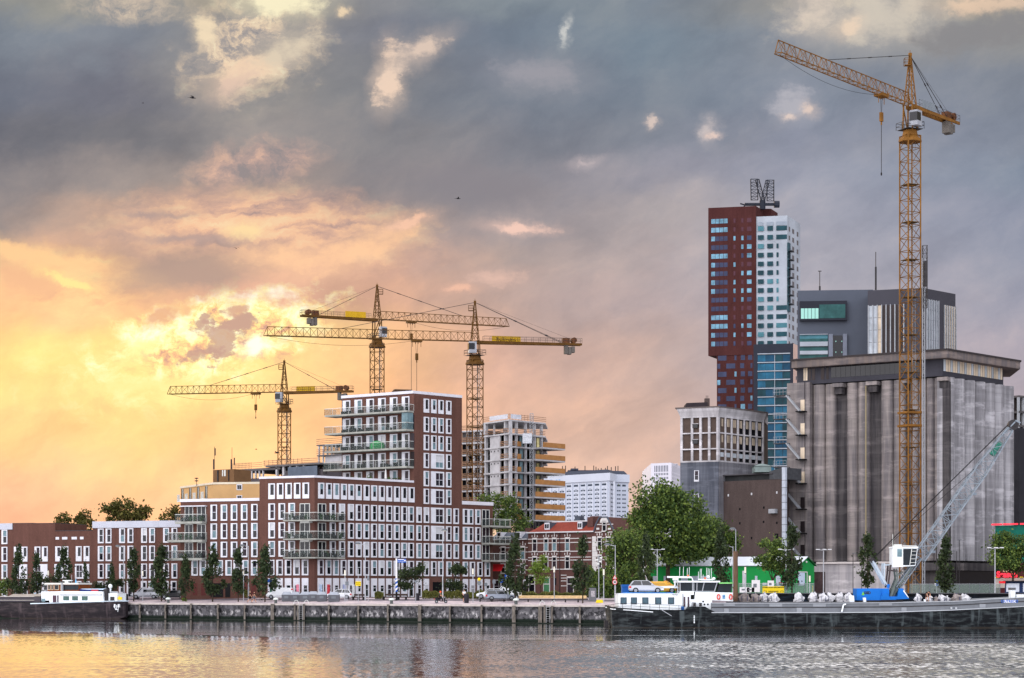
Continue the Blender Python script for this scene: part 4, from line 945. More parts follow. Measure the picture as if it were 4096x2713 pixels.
# ------------------------------------------------------------------ background and right hand buildings
def winset(par, wins, name='window', frame=None, cap=100):
    """wins: (face, s0, s1, z0, z1, material); largest ones are parts, the overflow is one part"""
    wins = sorted(wins, key=lambda w_: -(w_[2]-w_[1])*(w_[4]-w_[3]))
    for w_ in wins[:cap]:
        m_ = MB(); w_[0].box(m_, w_[1], w_[2], w_[3], w_[4], .004, .05); m_.build(name, w_[5], par)
    rest = wins[cap:]
    if rest:
        ms = list(dict.fromkeys(w_[5] for w_ in rest)); m_ = MB()
        for w_ in rest: m_.cur = ms.index(w_[5]); w_[0].box(m_, w_[1], w_[2], w_[3], w_[4], .004, .05)
        tag(m_.build('small_windows', ms, par), None, None, kind='stuff')
def zf(fc, px): return lambda py: fc.z_(px, py)
# ---- hospital
HW = mk('hospital_white', (190, 197, 210), .6, .06, .05); HD = mk('far_window', (60, 70, 84), .3, .2, .2)
hs = thing('hospital_building', 'large white panelled hospital block far away with rows of small square windows', 'hospital', (*G(2320, 1900), ZG))
h1 = Face(G(2150, 1960), G(2438, 1890)); h2 = Face(G(2438, 1890), G(2463, 1915)); h3 = Face(G(2463,1915), G(2514, 1920))
poly = [h1.a, h1.b, h2.b, h3.b, (h3.b.x+2, 2050), (h1.a.x, 2050)]
z = zf(h1, 2400); topz, bandz = z(1894), z(1925)
m_ = MB(); m_.prism(poly, ZG, bandz); m_.build('wall', HW, hs)
c_ = sum((Vector(p) for p in poly), Vector((0,0)))/6
m_ = MB(); m_.prism([tuple(c_ + (Vector(p)-c_)*1.03) for p in poly], bandz+.01, topz); m_.build('upper_band', HW, hs)
m_ = MB(); b1 = [tuple(c_ + (Vector(p)-c_)*q) for q in (.98,) for p in poly]; b2 = [tuple(c_ + (Vector(p)-c_)*.88) for p in poly]
m_.loft([[(p[0],p[1],topz) for p in b1], [(p[0],p[1],z(1878)) for p in b2]]); m_.build('roof', mk('roof_navy', (54,60,74), .6, .1), hs)
m_ = MB(); m_.box(*sorted((G(2270,1960)[0], G(2440,1960)[0])), 1950, 1990, z(1880), z(1868)); m_.box(G(2282,1960)[0], G(2312,1960)[0], 1950, 1980, z(1870), z(1861)); m_.build('roof_plant', mk('roof_navy2', (66,70,84), .6, .1), hs)
m_ = MB(); r_ = random.Random(4)
for px in (2250,2262,2300,2340,2375,2384,2393,2405,2422,2430,2445,2462,2472): x, y = G(px,1950); m_.tube((x,y,z(1880)),(x,y,z(r_.uniform(1848,1862))), .45, 3)
m_.build('antenna', STEEL, hs)
ws = []
for fc, cols_ in ((h1, [2183+28.1*k for k in range(-1, 10)]), (h2, [2443]), (h3, [2468, 2489])):
    for r in range(15):
        y0 = 1940 + 16.75*r
        for c in cols_:
            W_ = 17 if fc is h1 else 14; s0, s1 = fc.s_(c), fc.s_(c+W_); h_ = (s1-s0)
            if s0 < 0 or s1 > fc.L: continue
            hh = 5.5
            if r == 0 or r == 13 and fc is h1: ws.append((fc, s0, s1, z(y0-17+14+hh), z(y0-17+12), HD)); continue
            ws.append((fc, s0, s0+h_*.44, z(y0+hh), z(y0), HD)); ws.append((fc, s0+h_*.56, s1, z(y0+hh), z(y0), HD))
            if fc is h1 and r % 1 == 0: ws.append((fc, s0+h_*.3, s0+h_*.42, z(y0-2.2), z(y0-4.4), HD)); ws.append((fc, s0+h_*.56, s0+h_*.68, z(y0-2.2), z(y0-4.4), HD))
ws.append((h1, h1.s_(2320), h1.s_(2336), z(1914), z(1902), HD))
winset(hs, ws)
m_ = MB()
for c in [2183+28.1*k for k in range(-1, 11)]: s0 = h1.s_(c-5.4); h1.box(m_, max(.1,s0-.8), s0+.8, ZG, bandz-1, .0, 1.0)
m_.build('facade_rib', HW, hs)
text('Erasmus MC', 6.2, (*h1.P(h1.s_(2206), 0, 3.0)[:2], z(1887)), (R(90),0,math.atan2(h1.d.y,h1.d.x)), mk('letter_white', (210,225,232), .5, 0), hs)
for k, (a, b) in enumerate(((2186,2192),(2192,2200),(2238,2250))): pass
m_ = MB()
for k in range(6):
    a = h1.s_(2186+k*11); h1.box(m_, a, a+1.3, z(1918-((k*37)%11)), z(1907+((k*23)%9)), 1.9, 2.1)
m_.build('logo_mark', mk('logo_blue', (130,175,215), .5, 0), hs)
# ---- small white tower
st = thing('office_tower', 'small pale grey tower far off behind the big trees', 'office tower', (*G(2660, 1500), ZG))
s1_ = Face(G(2604, 1500), G(2686, 1490)); s2_ = Face(G(2686, 1490), G(2730, 1540)); z = zf(s1_, 2686)
m_ = MB(); m_.prism([s1_.a, s1_.b, s2_.b, (s2_.b.x, 1600), (s1_.a.x, 1600)], ZG, z(1851)); m_.build('wall', mk('tower_pale', (205,205,216), .7, .06, .05), st)
m_ = MB(); x0,y0 = G(2622,1500); m_.box(x0, G(2716,1500)[0], 1510, 1560, z(1851), z(1848)); m_.build('roof_parapet', mk('tower_pale2', (190,190,200), .7, .06, .05), st)
ws = []
for (y0,y1) in ((1861,1886),(1891,1900),(1907,1916),(1922,1931),(1937,1946)):
    for k in range(9): a = s1_.s_(2618+k*6.4); ws.append((s1_, a, a+.62, z(y1), z(y0), HD))
    for k in range(7): a = s2_.s_(2689+k*4.6); ws.append((s2_, a, a+.6, z(y1), z(y0), HD))
winset(st, ws)
# ---- red and white high rise with the lattice letter
mv = thing('residential_tower', 'tall high rise, dark red left half and white right half, above a blue glass block', 'residential tower', (*G(2950, 728), ZG))
A0, A1, A2, A3 = Vector(G(2833, 733)), Vector(G(3029.5, 729)), Vector(G(3149.5, 727.2)), Vector(G(3201, 744))
FRd, FWh, FWr = Face(A0, A1), Face(A1, A2), Face(A2, A3)
zR = zf(FRd, 2833); zW = zf(FWh, 3140)
RED = brick('red_brick_tower', (72, 42, 41), .12); WHT = mk('tower_white', (164, 172, 182), .6, .22, .10)
dep = Vector((A3.x-A2.x, A3.y-A2.y))
ru = Face(FRd.P(0,0,0)[:2], FRd.P(FRd.L-.5,0,0)[:2])
zrt = Zp(826, 730)
m_ = MB(); m_.prism([A0, ru.b, ru.b+dep, A0+dep], zR(1424), zrt); m_.build('upper_wall', RED, mv)
B0 = Vector(FRd.P(FRd.s_(2867),0,-.2)[:2])
m_ = MB(); m_.prism([B0, FRd.P(FRd.L-.51,0,-.2)[:2], Vector(FRd.P(FRd.L-.51,0,-.2)[:2])+dep, B0+dep], ZG, zR(1424)-.02); m_.build('lower_wall', RED, mv)
m_ = MB(); m_.prism([tuple(A1+Vector((-.48,.6))), A2, A3, (A1+dep)[:]], zW(1376)+.02, zW(862.7)); m_.build('white_wall', WHT, mv)
m_ = MB(); q0, q1 = A1+Vector((-.45,9)), A1+Vector((6.0,9.2)); m_.prism([q0, q1, q1+dep*.5, q0+dep*.5], zW(862.7)-3, Zp(835,738)); m_.build('lift_house', RED, mv)
def mpos(rows): return rows
BLG = mk('glass_skyblue', (104, 146, 168), .15, .5, .45); NVG = mk('glass_navy', (56, 62, 88), .12, .3, .3); TEG = mk('glass_teal', (24, 62, 72), .1, .4, .3)
TEB = mk('glass_teal_lit', (70, 120, 132), .12, .3, .3)
ws = []; r_ = random.Random(3)
cy = lambda y: 680 + y/1.96
for k in range(15):
    y0 = cy(388 + k*68.6); y1 = y0 + 18.5; lit = k in (0,1,4,11,12); half = k in (2,5,6,7,8,13,14)
    a, b = 2845, 2912
    mat = BLG if lit else NVG
    n = 5
    for j in range(4):
        s0, s1 = FRd.s_(a+(b-a)*j/4), FRd.s_(a+(b-a)*(j+1)/4)-.15
        ws.append((FRd, s0, s1, zR(y1), zR(y0), BLG if (lit or (half and j == 0)) else NVG))
    for c, w_ in ((2934,8),(2965,9),(2988,18)):
        mm = r_.choice([BLG, BLG, NVG, mk('glass_redtint', (78,46,56), .2, .1)]) if k > 1 else mk('glass_redtint', (78,46,56), .2, .1)
        ws.append((FRd, FRd.s_(c), FRd.s_(c+w_), zR(y1), zR(y0+1), mm))
winset(mv, ws, cap=95)
ws = []
FLo = Face(B0, FRd.P(FRd.L-.51,0,-.2)[:2])
for k in range(7):
    y0 = 1424 + k*32.5; y1 = y0+20
    for c, w_ in ((2872,34),(2938,8),(2963,17),(2992,17)) if k % 2 == 0 else ((2869,12),(2905,36),(2961,16),(3002,8)):
        ws.append((FLo, FLo.s_(c), FLo.s_(c+w_), zR(y1), zR(y0), r_.choice([BLG, NVG, NVG])))
winset(mv, ws, name='lower_window')
ws = []
for k in range(14):
    y0 = cy(437 + k*69.3); y1 = y0 + 18.5
    for j, (a, b) in enumerate(((3031.5,3055),(3069,3092),(3105,3148))):
        if j == 2 and 2 <= k <= 9-1: a, b = 3106, 3114
        ws.append((FWh, FWh.s_(a), FWh.s_(b), zW(y1), zW(y0), r_.choice([TEG,TEG,TEB])))
    zz = FWr.z_(3150, y0), FWr.z_(3150, y1)
    for a, b in ((3155,3160),(3169,3176),(3187,3193)):
        ws.append((FWr, FWr.s_(a), FWr.s_(b), zz[1], zz[0], mk('glass_brownish', (96,88,86), .2, .2)))
for a, b in ((3031.5,3050),(3067,3093),(3105,3148)): ws.append((FWh, FWh.s_(a), FWh.s_(b), zW(901), zW(886), mk('grey_panel', (140,150,162), .5, .1)))
winset(mv, ws, name='white_side_window', cap=92)
m_ = MB()
for k in range(7): zz = FWh.z_(3148, cy(570+69.3*k)); FWr.box(m_, -.3, 2.6, zz-5.6, zz, .01, .5)
m_.build('corner_glazing', TEG, mv)
for k in range(7):
    zz = FWh.z_(3148, cy(632+69.3*k)); m_ = MB(); FWr.box(m_, -.35, 3.6, zz-.25, zz, .52, 1.6); m_.build('corner_balcony', mk('balcony_dark', (44,48,56), .5), mv)
# blue glass block
gA, gB, gC = Vector(G(3014, 700)), Vector(G(3173, 697)), Vector(G(3237, 716))
FG, FGr = Face(gA, gB), Face(gB, gC); zG_ = zf(FG, 3173)
m_ = MB(); m_.prism([gA, gB, gC, (gA.x+9, gA.y+19)], ZG, zG_(1374)); m_.build('glass_block', mk('block_navy', (40,44,56), .4, .15, .2), mv)
m_ = MB(); FGr.box(m_, .05, FGr.L, zG_(1900), zG_(1375), .002, .12); m_.build('side_wall', mk('pinkish_render', (206,176,164), .7, .08, .2), mv)
ws = []
for k in range(14):
    y0 = 1418 + k*34.6
    for a, b in ((3031,3062),(3062.8,3098),(3100,3130),(3132,3160)):
        ws.append((FG, FG.s_(a), FG.s_(b), zG_(y0+26), zG_(y0), r_.choice([mk('glass_deepblue', (22,66,92), .08, .4, .3), mk('glass_deepblue2', (34,92,120), .08, .4, .3), TEG])))
winset(mv, ws, name='curtain_window')
m_ = MB()
for k in range(15): FG.box(m_, FG.s_(3030), FG.s_(3161), zG_(1418+34.6*k-3), zG_(1418+34.6*k-6.5), .05, .35)
FG.box(m_, FG.s_(3098.2), FG.s_(3100), zG_(1900), zG_(1418), .05, .3); m_.build('white_floor_band', WHT, mv)
ws = []
for k in range(12):
    for c in (3182, 3192, 3204, 3216): ws.append((FGr, FGr.s_(c), FGr.s_(c+3.2), zG_(1430+36*k+14), zG_(1430+36*k), HD))
m_ = MB()
for w_ in ws: w_[0].box(m_, w_[1], w_[2], w_[3], w_[4], .122, .15)
m_.build('side_windows', HD, mv)
# the rotating lattice letter M on top
ms = thing('rooftop_sign', 'dark steel lattice letter M on a pivot arm above the red and white tower', 'rooftop sign', (*G(3047, 735), Zp(828,735)))
MS = mk('sign_steel', (40, 44, 54), .5, .2)
def Q(px, py, dyv=0): return Vector(P3(px, py, 735)) + Vector((0, dyv, 0))
def beam2(mb, a, b, w_, bays, r=.17, rb=.07): lattice(mb, a, b, w_, w_*.4, bays, r, rb, sidev=(1,.0,0))
mm = lambda x, y: (2800 + x/1.96, 680 + y/1.96)
for a, b, w_, n in (((424,72),(427,236),2.4,6), ((552,80),(552,244),2.4,6)):
    m_ = MB(); beam2(m_, Q(*mm(*a)), Q(*mm(*b)), w_, n); m_.build('letter_leg', MS, ms)
for a, b, w_, n in (((448,76),(492,238),1.3,6), ((530,84),(494,238),1.3,6)):
    m_ = MB(); beam2(m_, Q(*mm(*a)), Q(*mm(*b)), w_, n); m_.build('letter_diagonal', MS, ms)
m_ = MB(); m_.tube(Q(*mm(350,270)), Q(*mm(590,270)), .55, 6); m_.tube(Q(*mm(315,264)), Q(*mm(350,275)), .3); m_.tube(Q(*mm(362,262)), Q(*mm(345,290)), .35); m_.build('balance_arm', MS, ms)
m_ = MB(); m_.tube(Q(*mm(580,270)), Q(*mm(622,270)), 1.25, 8); m_.build('counterweight', MS, ms)
m_ = MB(); m_.tube(Q(*mm(490,240)), Q(*mm(490,310)), 1.1, 8); m_.build('pivot', MS, ms)
# ---- dark grey glass office behind the silos
off_ = thing('office_building', 'dark blue grey office block with striped glass walls behind the silos', 'office building', (*G(3500, 600), ZG))
SL = mk('slate_cladding', (80, 86, 98), .5, .08, .15)
o1 = Face(G(3190, 598), G(3492, 596)); o2 = Face(G(3471, 585), G(3691, 580)); o3 = Face(G(3691, 580), G(3822, 592))
z1_, z2_ = zf(o1, 3400), zf(o2, 3690)
m_ = MB(); m_.prism([o1.a, o1.b, G(3492,640), G(3194,640)], ZG, z1_(1160)); m_.build('left_wing', SL, off_)
m_ = MB(); m_.prism([o2.a, o2.b, o3.b, G(3815,640), G(3475,630)], ZG, z2_(1152)); m_.build('right_wing', mk('slate_dark', (62,62,70), .5, .1, .15), off_)
LIT = bpy.data.materials.new('lit_office'); LIT.use_nodes = True
_p = LIT.node_tree.nodes['Principled BSDF']; _p.inputs['Base Color'].default_value = (.2,.4,.36,1); _p.inputs['Emission Color'].default_value = (.45,.95,.80,1); _p.inputs['Emission Strength'].default_value = .3
TLG = mk('teal_office_glass', (44, 84, 84), .1, .4, .4)
y5 = lambda y: 1050 + y/2.0904; x5 = lambda x: 3100 + x/2.0904
m_ = MB(); o1.box(m_, o1.s_(x5(205)), o1.s_(x5(600)), z1_(y5(488)), z1_(y5(325)), .01, 1.4); m_.build('bay_window', mk('bay_frame', (40,42,52), .5), off_)
ws = [(o1, o1.s_(x5(207)), o1.s_(x5(362)), z1_(y5(470)), z1_(y5(388)), LIT)]
ws = []
for k in range(5): ws.append((o1, o1.s_(x5(215+30*k)), o1.s_(x5(241+30*k)), z1_(y5(472)), z1_(y5(386)), LIT))
ws.append((o1, o1.s_(x5(368)), o1.s_(x5(585)), z1_(y5(470)), z1_(y5(355)), TLG))
for w_ in ws: m_ = MB(); w_[0].box(m_, w_[1], w_[2], w_[3], w_[4], 1.405, 1.46); m_.build('window', w_[5], off_)
for (a, b, mt) in ((605,635,TEB),(635,660,TLG),(705,735,TLG),(770,800,TLG)):
    m_ = MB(); o1.box(m_, o1.s_(x5(207)), o1.s_(x5(440)), z1_(y5(b)), z1_(y5(a)), .004, .3); m_.build('strip_window', mt, off_)
for (a, b) in ((598,603),(662,700),(738,768)):
    m_ = MB(); o1.box(m_, o1.s_(x5(207)), o1.s_(x5(440)), z1_(y5(b)), z1_(y5(a)), .004, .8); m_.build('white_band', WHT, off_)
m_ = MB(); o1.box(m_, o1.s_(x5(447)), o1.s_(x5(482)), z1_(y5(800)), z1_(y5(600)), .004, 1.0); o1.box(m_, o1.s_(x5(566)), o1.s_(x5(600)), z1_(y5(800)), z1_(y5(600)), .004, 1.0); m_.build('pier', mk('pier_grey', (112,118,132), .5, .1), off_)
m_ = MB(); o1.box(m_, o1.s_(x5(484)), o1.s_(x5(564)), z1_(y5(800)), z1_(y5(610)), .004, .1); m_.build('dark_glazing', GD, off_)
for y in (655, 745):
    for x in (505, 555): m_ = MB(); o1.box(m_, o1.s_(x5(x)), o1.s_(x5(x+7)), z1_(y5(y+9)), z1_(y5(y)), .12, .16); m_.build('window', LIT, off_)
PEA = mk('glass_peach', (206, 190, 168), .2, .35, .25); DGL = mk('glass_brown_dark', (52, 44, 44), .12, .3, .2); PLG = mk('glass_palegrey', (176,184,192), .2, .35, .25)
ws = []
for k in range(8):
    a, b = x5(780+37*k), x5(780+37*k+34); col_ = PLG if k < 2 else (PEA if k == 2 else DGL)
    for r in range(4): ws.append((o2, o2.s_(a), o2.s_(b), z2_(y5(345+103*(r+1)-3)), z2_(y5(345+103*r)), col_))
z3_ = zf(o3, 3692)
for k in range(5):
    for r in range(5): ws.append((o3, o3.s_(x5(1262+20*k)), o3.s_(x5(1279+20*k)), z3_(y5(305+84*(r+1)-3)), z3_(y5(305+84*r)), PLG))
for k in range(5):
    for r in range(5): ws.append((o3, o3.s_(x5(1412+19*k)), o3.s_(x5(1428+19*k)), z3_(y5(325+84*(r+1)-3)), z3_(y5(325+84*r)), PEA))
winset(off_, ws)
m_ = MB()
for k in range(9): a = o2.s_(x5(778+37*k)); o2.box(m_, a, a+.28, z2_(y5(760)), z2_(y5(340)), .1, .5)
for k in range(6): a = o3.s_(x5(1260+20*k)); o3.box(m_, a, a+.3, z3_(y5(730)), z3_(y5(300)), .1, .4)
for k in range(6): a = o3.s_(x5(1410+19*k)); o3.box(m_, a, a+.3, z3_(y5(730)), z3_(y5(325)), .1, .4)
m_.build('mullion', GREYS, off_)
for (px, y0, y1, lb) in ((3503, 1160, 1008, 'tall thin black roof mast on the dark office block'), (3279, 1166, 1085, 'short thin roof mast near the white tower')):
    x, y = G(px, 600); m_ = MB(); m_.tube((x,y,Zp(y0,600)),(x,y,Zp(y1+60,600)),.28,5); m_.tube((x,y,Zp(y1+60,600)),(x,y,Zp(y1,600)),.14,4)
    if px < 3300: m_.tube((x-.5,y,Zp(y1,600)),(x+.5,y,Zp(y1,600)),.15,4)
    tag(m_.build('roof_mast', STEEL), lb, 'mast')

# ---- grain silos
def conc(name, c, c2):
    m = bpy.data.materials.new(name); m.use_nodes = True; t = NT(m.node_tree)
    p = [n for n in t.n if n.type == 'BSDF_PRINCIPLED'][0]
    pos = t.n.new('ShaderNodeNewGeometry').outputs['Position']; x, y, z = t.sep(pos)
    a = t.noise(t.vm('MULTIPLY', pos, (.9, .9, .05)), 0.9, 5, .65); b = t.noise(t.vm('MULTIPLY', pos, (.25, .25, 1.0)), 0.55, 5, .7)
    q = t.mix(t.ss(a, .38, .62), lin(c), lin(c2))
    q = t.mix(t.m('MULTIPLY', t.ss(b, .50, .66), .45), q, tuple(min(1, v_*1.7) for v_ in lin(c)))
    cst = t.noise(t.vm('MULTIPLY', pos, (.02, .02, 1.0)), 0.7, 2, .5)
    q = t.mix(1.0, q, t.ramp(cst, [(.35, (.88,)*3), (.65, (1.14,)*3)]), 'MULTIPLY')
    wv = t.m('FRACT', t.m('MULTIPLY', z, 0.62)); q = t.mix(t.m('MULTIPLY', t.ss(wv, 0.10, 0.0), .30), q, tuple(v_*.45 for v_ in lin(c)))
    t.l.new(q, p.inputs['Base Color']); p.inputs['Roughness'].default_value = .9; p.inputs['Specular IOR Level'].default_value = .06; return m
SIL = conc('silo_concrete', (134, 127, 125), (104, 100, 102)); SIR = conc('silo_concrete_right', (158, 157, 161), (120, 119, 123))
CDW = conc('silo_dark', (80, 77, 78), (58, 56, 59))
si = thing('grain_silo', 'huge grey concrete grain silos with fluted walls and a glazed roof storey', 'grain silo', (*G(3791, 356), ZG))
S0, S1, S2 = Vector(G(3148, 373)), Vector(G(3791, 356)), Vector(G(4073, 374))
SLf, SRf = Face(S0, S1), Face(S1, S2); ztop = Zp(1494, 356)
bk = SRf.b + (SLf.a - S1)
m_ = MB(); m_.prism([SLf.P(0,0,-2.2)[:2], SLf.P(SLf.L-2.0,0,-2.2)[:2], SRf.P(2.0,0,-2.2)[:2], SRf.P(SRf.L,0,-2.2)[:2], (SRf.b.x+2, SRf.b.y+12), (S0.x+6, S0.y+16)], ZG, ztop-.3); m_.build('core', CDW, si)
def lobe(fc, s0, s1, o, name, mat, zb, zt_, bulge=.62, n=14):
    m_ = MB(); r_ = (s1-s0)/2; pts = []
    for k in range(n+1):
        a = math.pi - math.pi*k/n; pts.append(fc.P((s0+s1)/2 + r_*math.cos(a), 0, o + r_*bulge*math.sin(a)*1.0)[:2])
    pts += [fc.P(s1, 0, -2.3)[:2], fc.P(s0, 0, -2.3)[:2]]
    m_.prism(pts, zb, zt_); return m_.build(name, mat, si)
BASEZ = Zp(2243, 360)
for a, b in ((288,390),(390,476),(570,664),(664,757),(857,961),(961,1062),(1236,1300),(1300,1352),(1100,1170),(1170,1232)):
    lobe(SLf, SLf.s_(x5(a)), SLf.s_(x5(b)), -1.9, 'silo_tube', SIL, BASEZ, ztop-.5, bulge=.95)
m_ = MB(); SLf.box(m_, 0, SLf.s_(x5(245)), BASEZ, ztop, -2.1, 0); m_.build('stair_wall', SIL, si)
m_ = MB(); SLf.box(m_, SLf.s_(x5(251)), SLf.s_(x5(288)), BASEZ, ztop, -2.1, -.1); m_.build('stair_wall', SIL, si)
for a, b in ((478,566),(760,852),(1064,1098),(1355,1442)):
    m_ = MB(); SLf.box(m_, SLf.s_(x5(a)), SLf.s_(x5(b)), ztop-1.2, ztop-.55, -2.1, .1); m_.build('lintel', SIL, si)
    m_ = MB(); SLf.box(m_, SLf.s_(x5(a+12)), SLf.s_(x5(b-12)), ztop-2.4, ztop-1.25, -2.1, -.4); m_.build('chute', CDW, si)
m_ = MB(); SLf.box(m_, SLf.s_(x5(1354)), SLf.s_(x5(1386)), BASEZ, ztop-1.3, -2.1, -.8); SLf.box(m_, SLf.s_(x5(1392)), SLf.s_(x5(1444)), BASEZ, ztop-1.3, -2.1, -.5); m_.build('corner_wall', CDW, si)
m_ = MB(); q = SLf.P(SLf.s_(x5(748)),0,-.6); m_.tube((q[0],q[1],Zp(2150,362)),(q[0],q[1],ztop-1.2),.11,6); m_.build('downpipe', mk('pipe_ochre', (150,138,108), .6), si)
m_ = MB(); m_.obox((q[0],q[1],Zp(2160,362)),(1.5,.7,.8)); m_.build('pipe_box', CDW, si)
e = [1450,1541,1627,1711,1796,1878,1957,2036]
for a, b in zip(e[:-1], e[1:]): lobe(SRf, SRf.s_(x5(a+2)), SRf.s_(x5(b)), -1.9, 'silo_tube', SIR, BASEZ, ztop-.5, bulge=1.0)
# head house
ztu = Zp(1436, 362); H0, H1, H2 = SLf.P(SLf.s_(3178),0,-1.0)[:2], (S1.x-.6, S1.y+1.4), SRf.P(SRf.s_(4043),0,-1.5)[:2]
HL_, HR_ = Face(H0, H1), Face(H1, H2)
m_ = MB(); m_.prism([H0, H1, H2, (H2[0]+1,H2[1]+12), (H0[0]+5,H0[1]+14)], ztop-.29, ztu); m_.build('head_house', mk('head_house_dark', (58,58,66), .6, .15, .5), si)
ws = []
for k in range(26): a = .3 + k*(HR_.L-.6)/26; ws.append((HR_, a, a+(HR_.L-.6)/26-.14, ztop+.6, ztu-.15, PEA if k % 3 else PLG))
for a, b, mt in ((240,250,PEA),(255,272,PEA),(282,300,DGL),(310,335,DGL),(385,412,DGL),(430,450,DGL)): ws.append((HL_, HL_.s_(x5(a)), HL_.s_(x5(b)), ztop+.4, ztu-.3, mt))
for k in range(18): a = HL_.s_(x5(470+41*k)); ws.append((HL_, a, a+.9, ztop+.6, ztu-.3, GD))
winset(si, ws)
rz0, rz1 = Zp(1433, 356), Zp(1397, 356)
FA, FBc, FC = SLf.P(SLf.s_(3172),0,.6)[:2], tuple(S1+Vector((-.2,-.9))), SRf.P(SRf.s_(4069),0,.6)[:2]
m_ = MB(); m_.prism([FA, FBc, FC, (FC[0]+1.5,FC[1]+14), (FA[0]+6,FA[1]+17)], rz0, rz1-.25); m_.build('roof_fascia', conc('fascia', (112,102,98), (92,88,90)), si)
m_ = MB(); m_.prism([(FA[0]-.2,FA[1]-.2), (FBc[0],FBc[1]-.25), (FC[0]+.2,FC[1]-.1), (FC[0]+1.5,FC[1]+14), (FA[0]+6,FA[1]+17)], rz1-.247, rz1+.02); m_.build('roof_edge', mk('roof_edge_dark', (56,52,54), .7), si)
# base storey
bz = BASEZ; Fb = Face(SLf.P(SLf.s_(3255),0,2.2)[:2], SLf.P(SLf.s_(3640),0,2.2)[:2])
m_ = MB(); SLf.box(m_, SLf.s_(3255), SLf.s_(3640), ZG, bz-.5, -2, 2.2); m_.build('base_storey', conc('base_conc', (178,174,176), (150,148,152)), si)
m_ = MB(); SLf.box(m_, SLf.s_(3290), SLf.s_(3640), bz-.5+.003, bz-.15, -2, 2.6); m_.build('base_ledge', mk('ledge_pale', (196,190,188), .8, .1), si)
m_ = MB(); SLf.box(m_, SLf.s_(3256), SLf.s_(3322), ZG, Zp(2287,362), 2.203, 2.3); m_.build('loading_door', mk('door_brownish', (66,54,54), .7, .4, .8), si)
m_ = MB(); SLf.box(m_, SLf.s_(3640)+.02, SLf.L+1.5, Zp(2283,358), Zp(2253,358), -2, 3.0); SRf.box(m_, .2, SRf.s_(3985), Zp(2283,358), Zp(2253,358), -2, 3.0); m_.build('canopy', CDW, si)
m_ = MB(); SRf.box(m_, .5, SRf.s_(3985), ZG, Zp(2284,358), -2, .6); m_.build('ground_glazing', mk('glazing_black', (12,14,22), .15, .5, .8), si)
m_ = MB(); SLf.box(m_, SLf.s_(3640)+.03, SLf.L, ZG, Zp(2284,358), -2, 1.6); m_.build('base_wall', CDW, si)
# zigzag escape stairs on the stair wall
for k, yy_ in enumerate((1581, 1675, 1772, 1868, 1970, 2066, 2160)):
    z0 = Zp(yy_, 372); fs = thing('escape_landing', 'x', 'x', SLf.P(0,z0,0)) if False else None
    m_ = MB(); SLf.box(m_, -2.0, 0.6, z0-.15, z0, .05, 1.5); ld = m_.build('stair_landing', CDW, si)
    m_ = MB(); a = SLf.P(.5,z0-.1,.8); b = SLf.P(3.1,z0-3.0,.8); m_.tube(a, b, .16, 4); m_.tube(SLf.P(.5,z0-.1,1.4), SLf.P(3.1,z0-3.0,1.4), .16, 4); m_.build('stair_flight', GREYS, ld)
    m_ = MB(); SLf.box(m_, 2.4, 4.0, z0-3.2, z0-3.0, .05, 1.5); m_.build('lower_landing', mk('landing_black', (26,26,28), .8), ld)
    m_ = MB(); handrail(m_, SLf.P(-2,z0,1.5), SLf.P(.6,z0,1.5), 0, 1.1, .6, .03); m_.build('railing', GREYS, ld)
    m_ = MB(); SLf.box(m_, 2.7, 3.5, z0-2.9, z0-.9, .004, .05); m_.build('stair_door', PEA if k < 4 else DOOR, ld)
# ---- dark brick mill
ml = thing('mill_building', 'windowless dark brown brick mill with a strip of roof windows beside the silos', 'mill building', (*G(3000, 366), ZG))
DB = brick('mill_brick', (78, 68, 66), .10)
K0, K1 = Vector(G(2876, 372)), Vector(G(3131, 363)); FK = Face(K0, K1); zk = zf(FK, 3000)
m_ = MB(); m_.prism([K0, K1, (K1.x+3, K1.y+12), (K0.x, K0.y+12)], ZG, zk(1922)); m_.build('wall', DB, ml)
m_ = MB(); m_.prism([FK.P(0,0,-.5)[:2], FK.P(FK.L,0,-.5)[:2], (K1.x+3,K1.y+12),(K0.x,K0.y+12)], zk(1922)+.01, zk(1900)); m_.build('clerestory', mk('clerestory', (48,50,52), .5, .3, .8), ml)
m_ = MB(); m_.prism([FK.P(-.2,0,.3)[:2], FK.P(FK.L-2.0,0,.3)[:2], FK.P(FK.L-2.0,0,-9)[:2], (K0.x,K0.y+12)], zk(1899.5), zk(1896)); m_.build('roof', mk('roof_dark', (74,72,76), .6), ml)
a, b = FK.s_(3078), FK.L
m_ = MB(); m_.hexa([FK.P(a,zk(1921.8),.05),FK.P(b,zk(1921.8),.05),FK.P(b,zk(1921.8),-6),FK.P(a,zk(1921.8),-6),FK.P(a,zk(1890),.05),FK.P(b,zk(1876),.05),FK.P(b,zk(1876),-6),FK.P(a,zk(1890),-6)]); m_.build('roof_shed', mk('shed_panels', (70,72,76), .6, .3, 1.5), ml)
for px, py in ((2911,1974),(3004,1972),(3105,1970),(2957,2031),(3053,2028),(3105,2090),(2909,2150),(3004,2148),(2957,2088),(3052,2085)):
    m_ = MB(); s_ = FK.s_(px); FK.box(m_, s_, s_+.28, zk(py+9), zk(py), .004, .05); m_.build('small_opening', GW if py < 1976 else VOID, ml)
m_ = MB(); s_ = FK.s_(3085); FK.box(m_, s_, s_+1.35, zk(2057), zk(2040), .01, .9); m_.build('air_unit', GREYS, ml)
m_ = MB(); s_ = FK.s_(3100); FK.box(m_, s_, s_+.7, zk(2155), zk(2137), .003, .04); m_.build('small_opening', VOID, ml)
m_ = MB(); FK.box(m_, FK.L+.05, FK.L+.75, ZG, zk(1876), -.2, .35); m_.build('riser_duct', mk('duct_pale', (176,184,196), .5, .15, 1), ml)
m_ = MB()
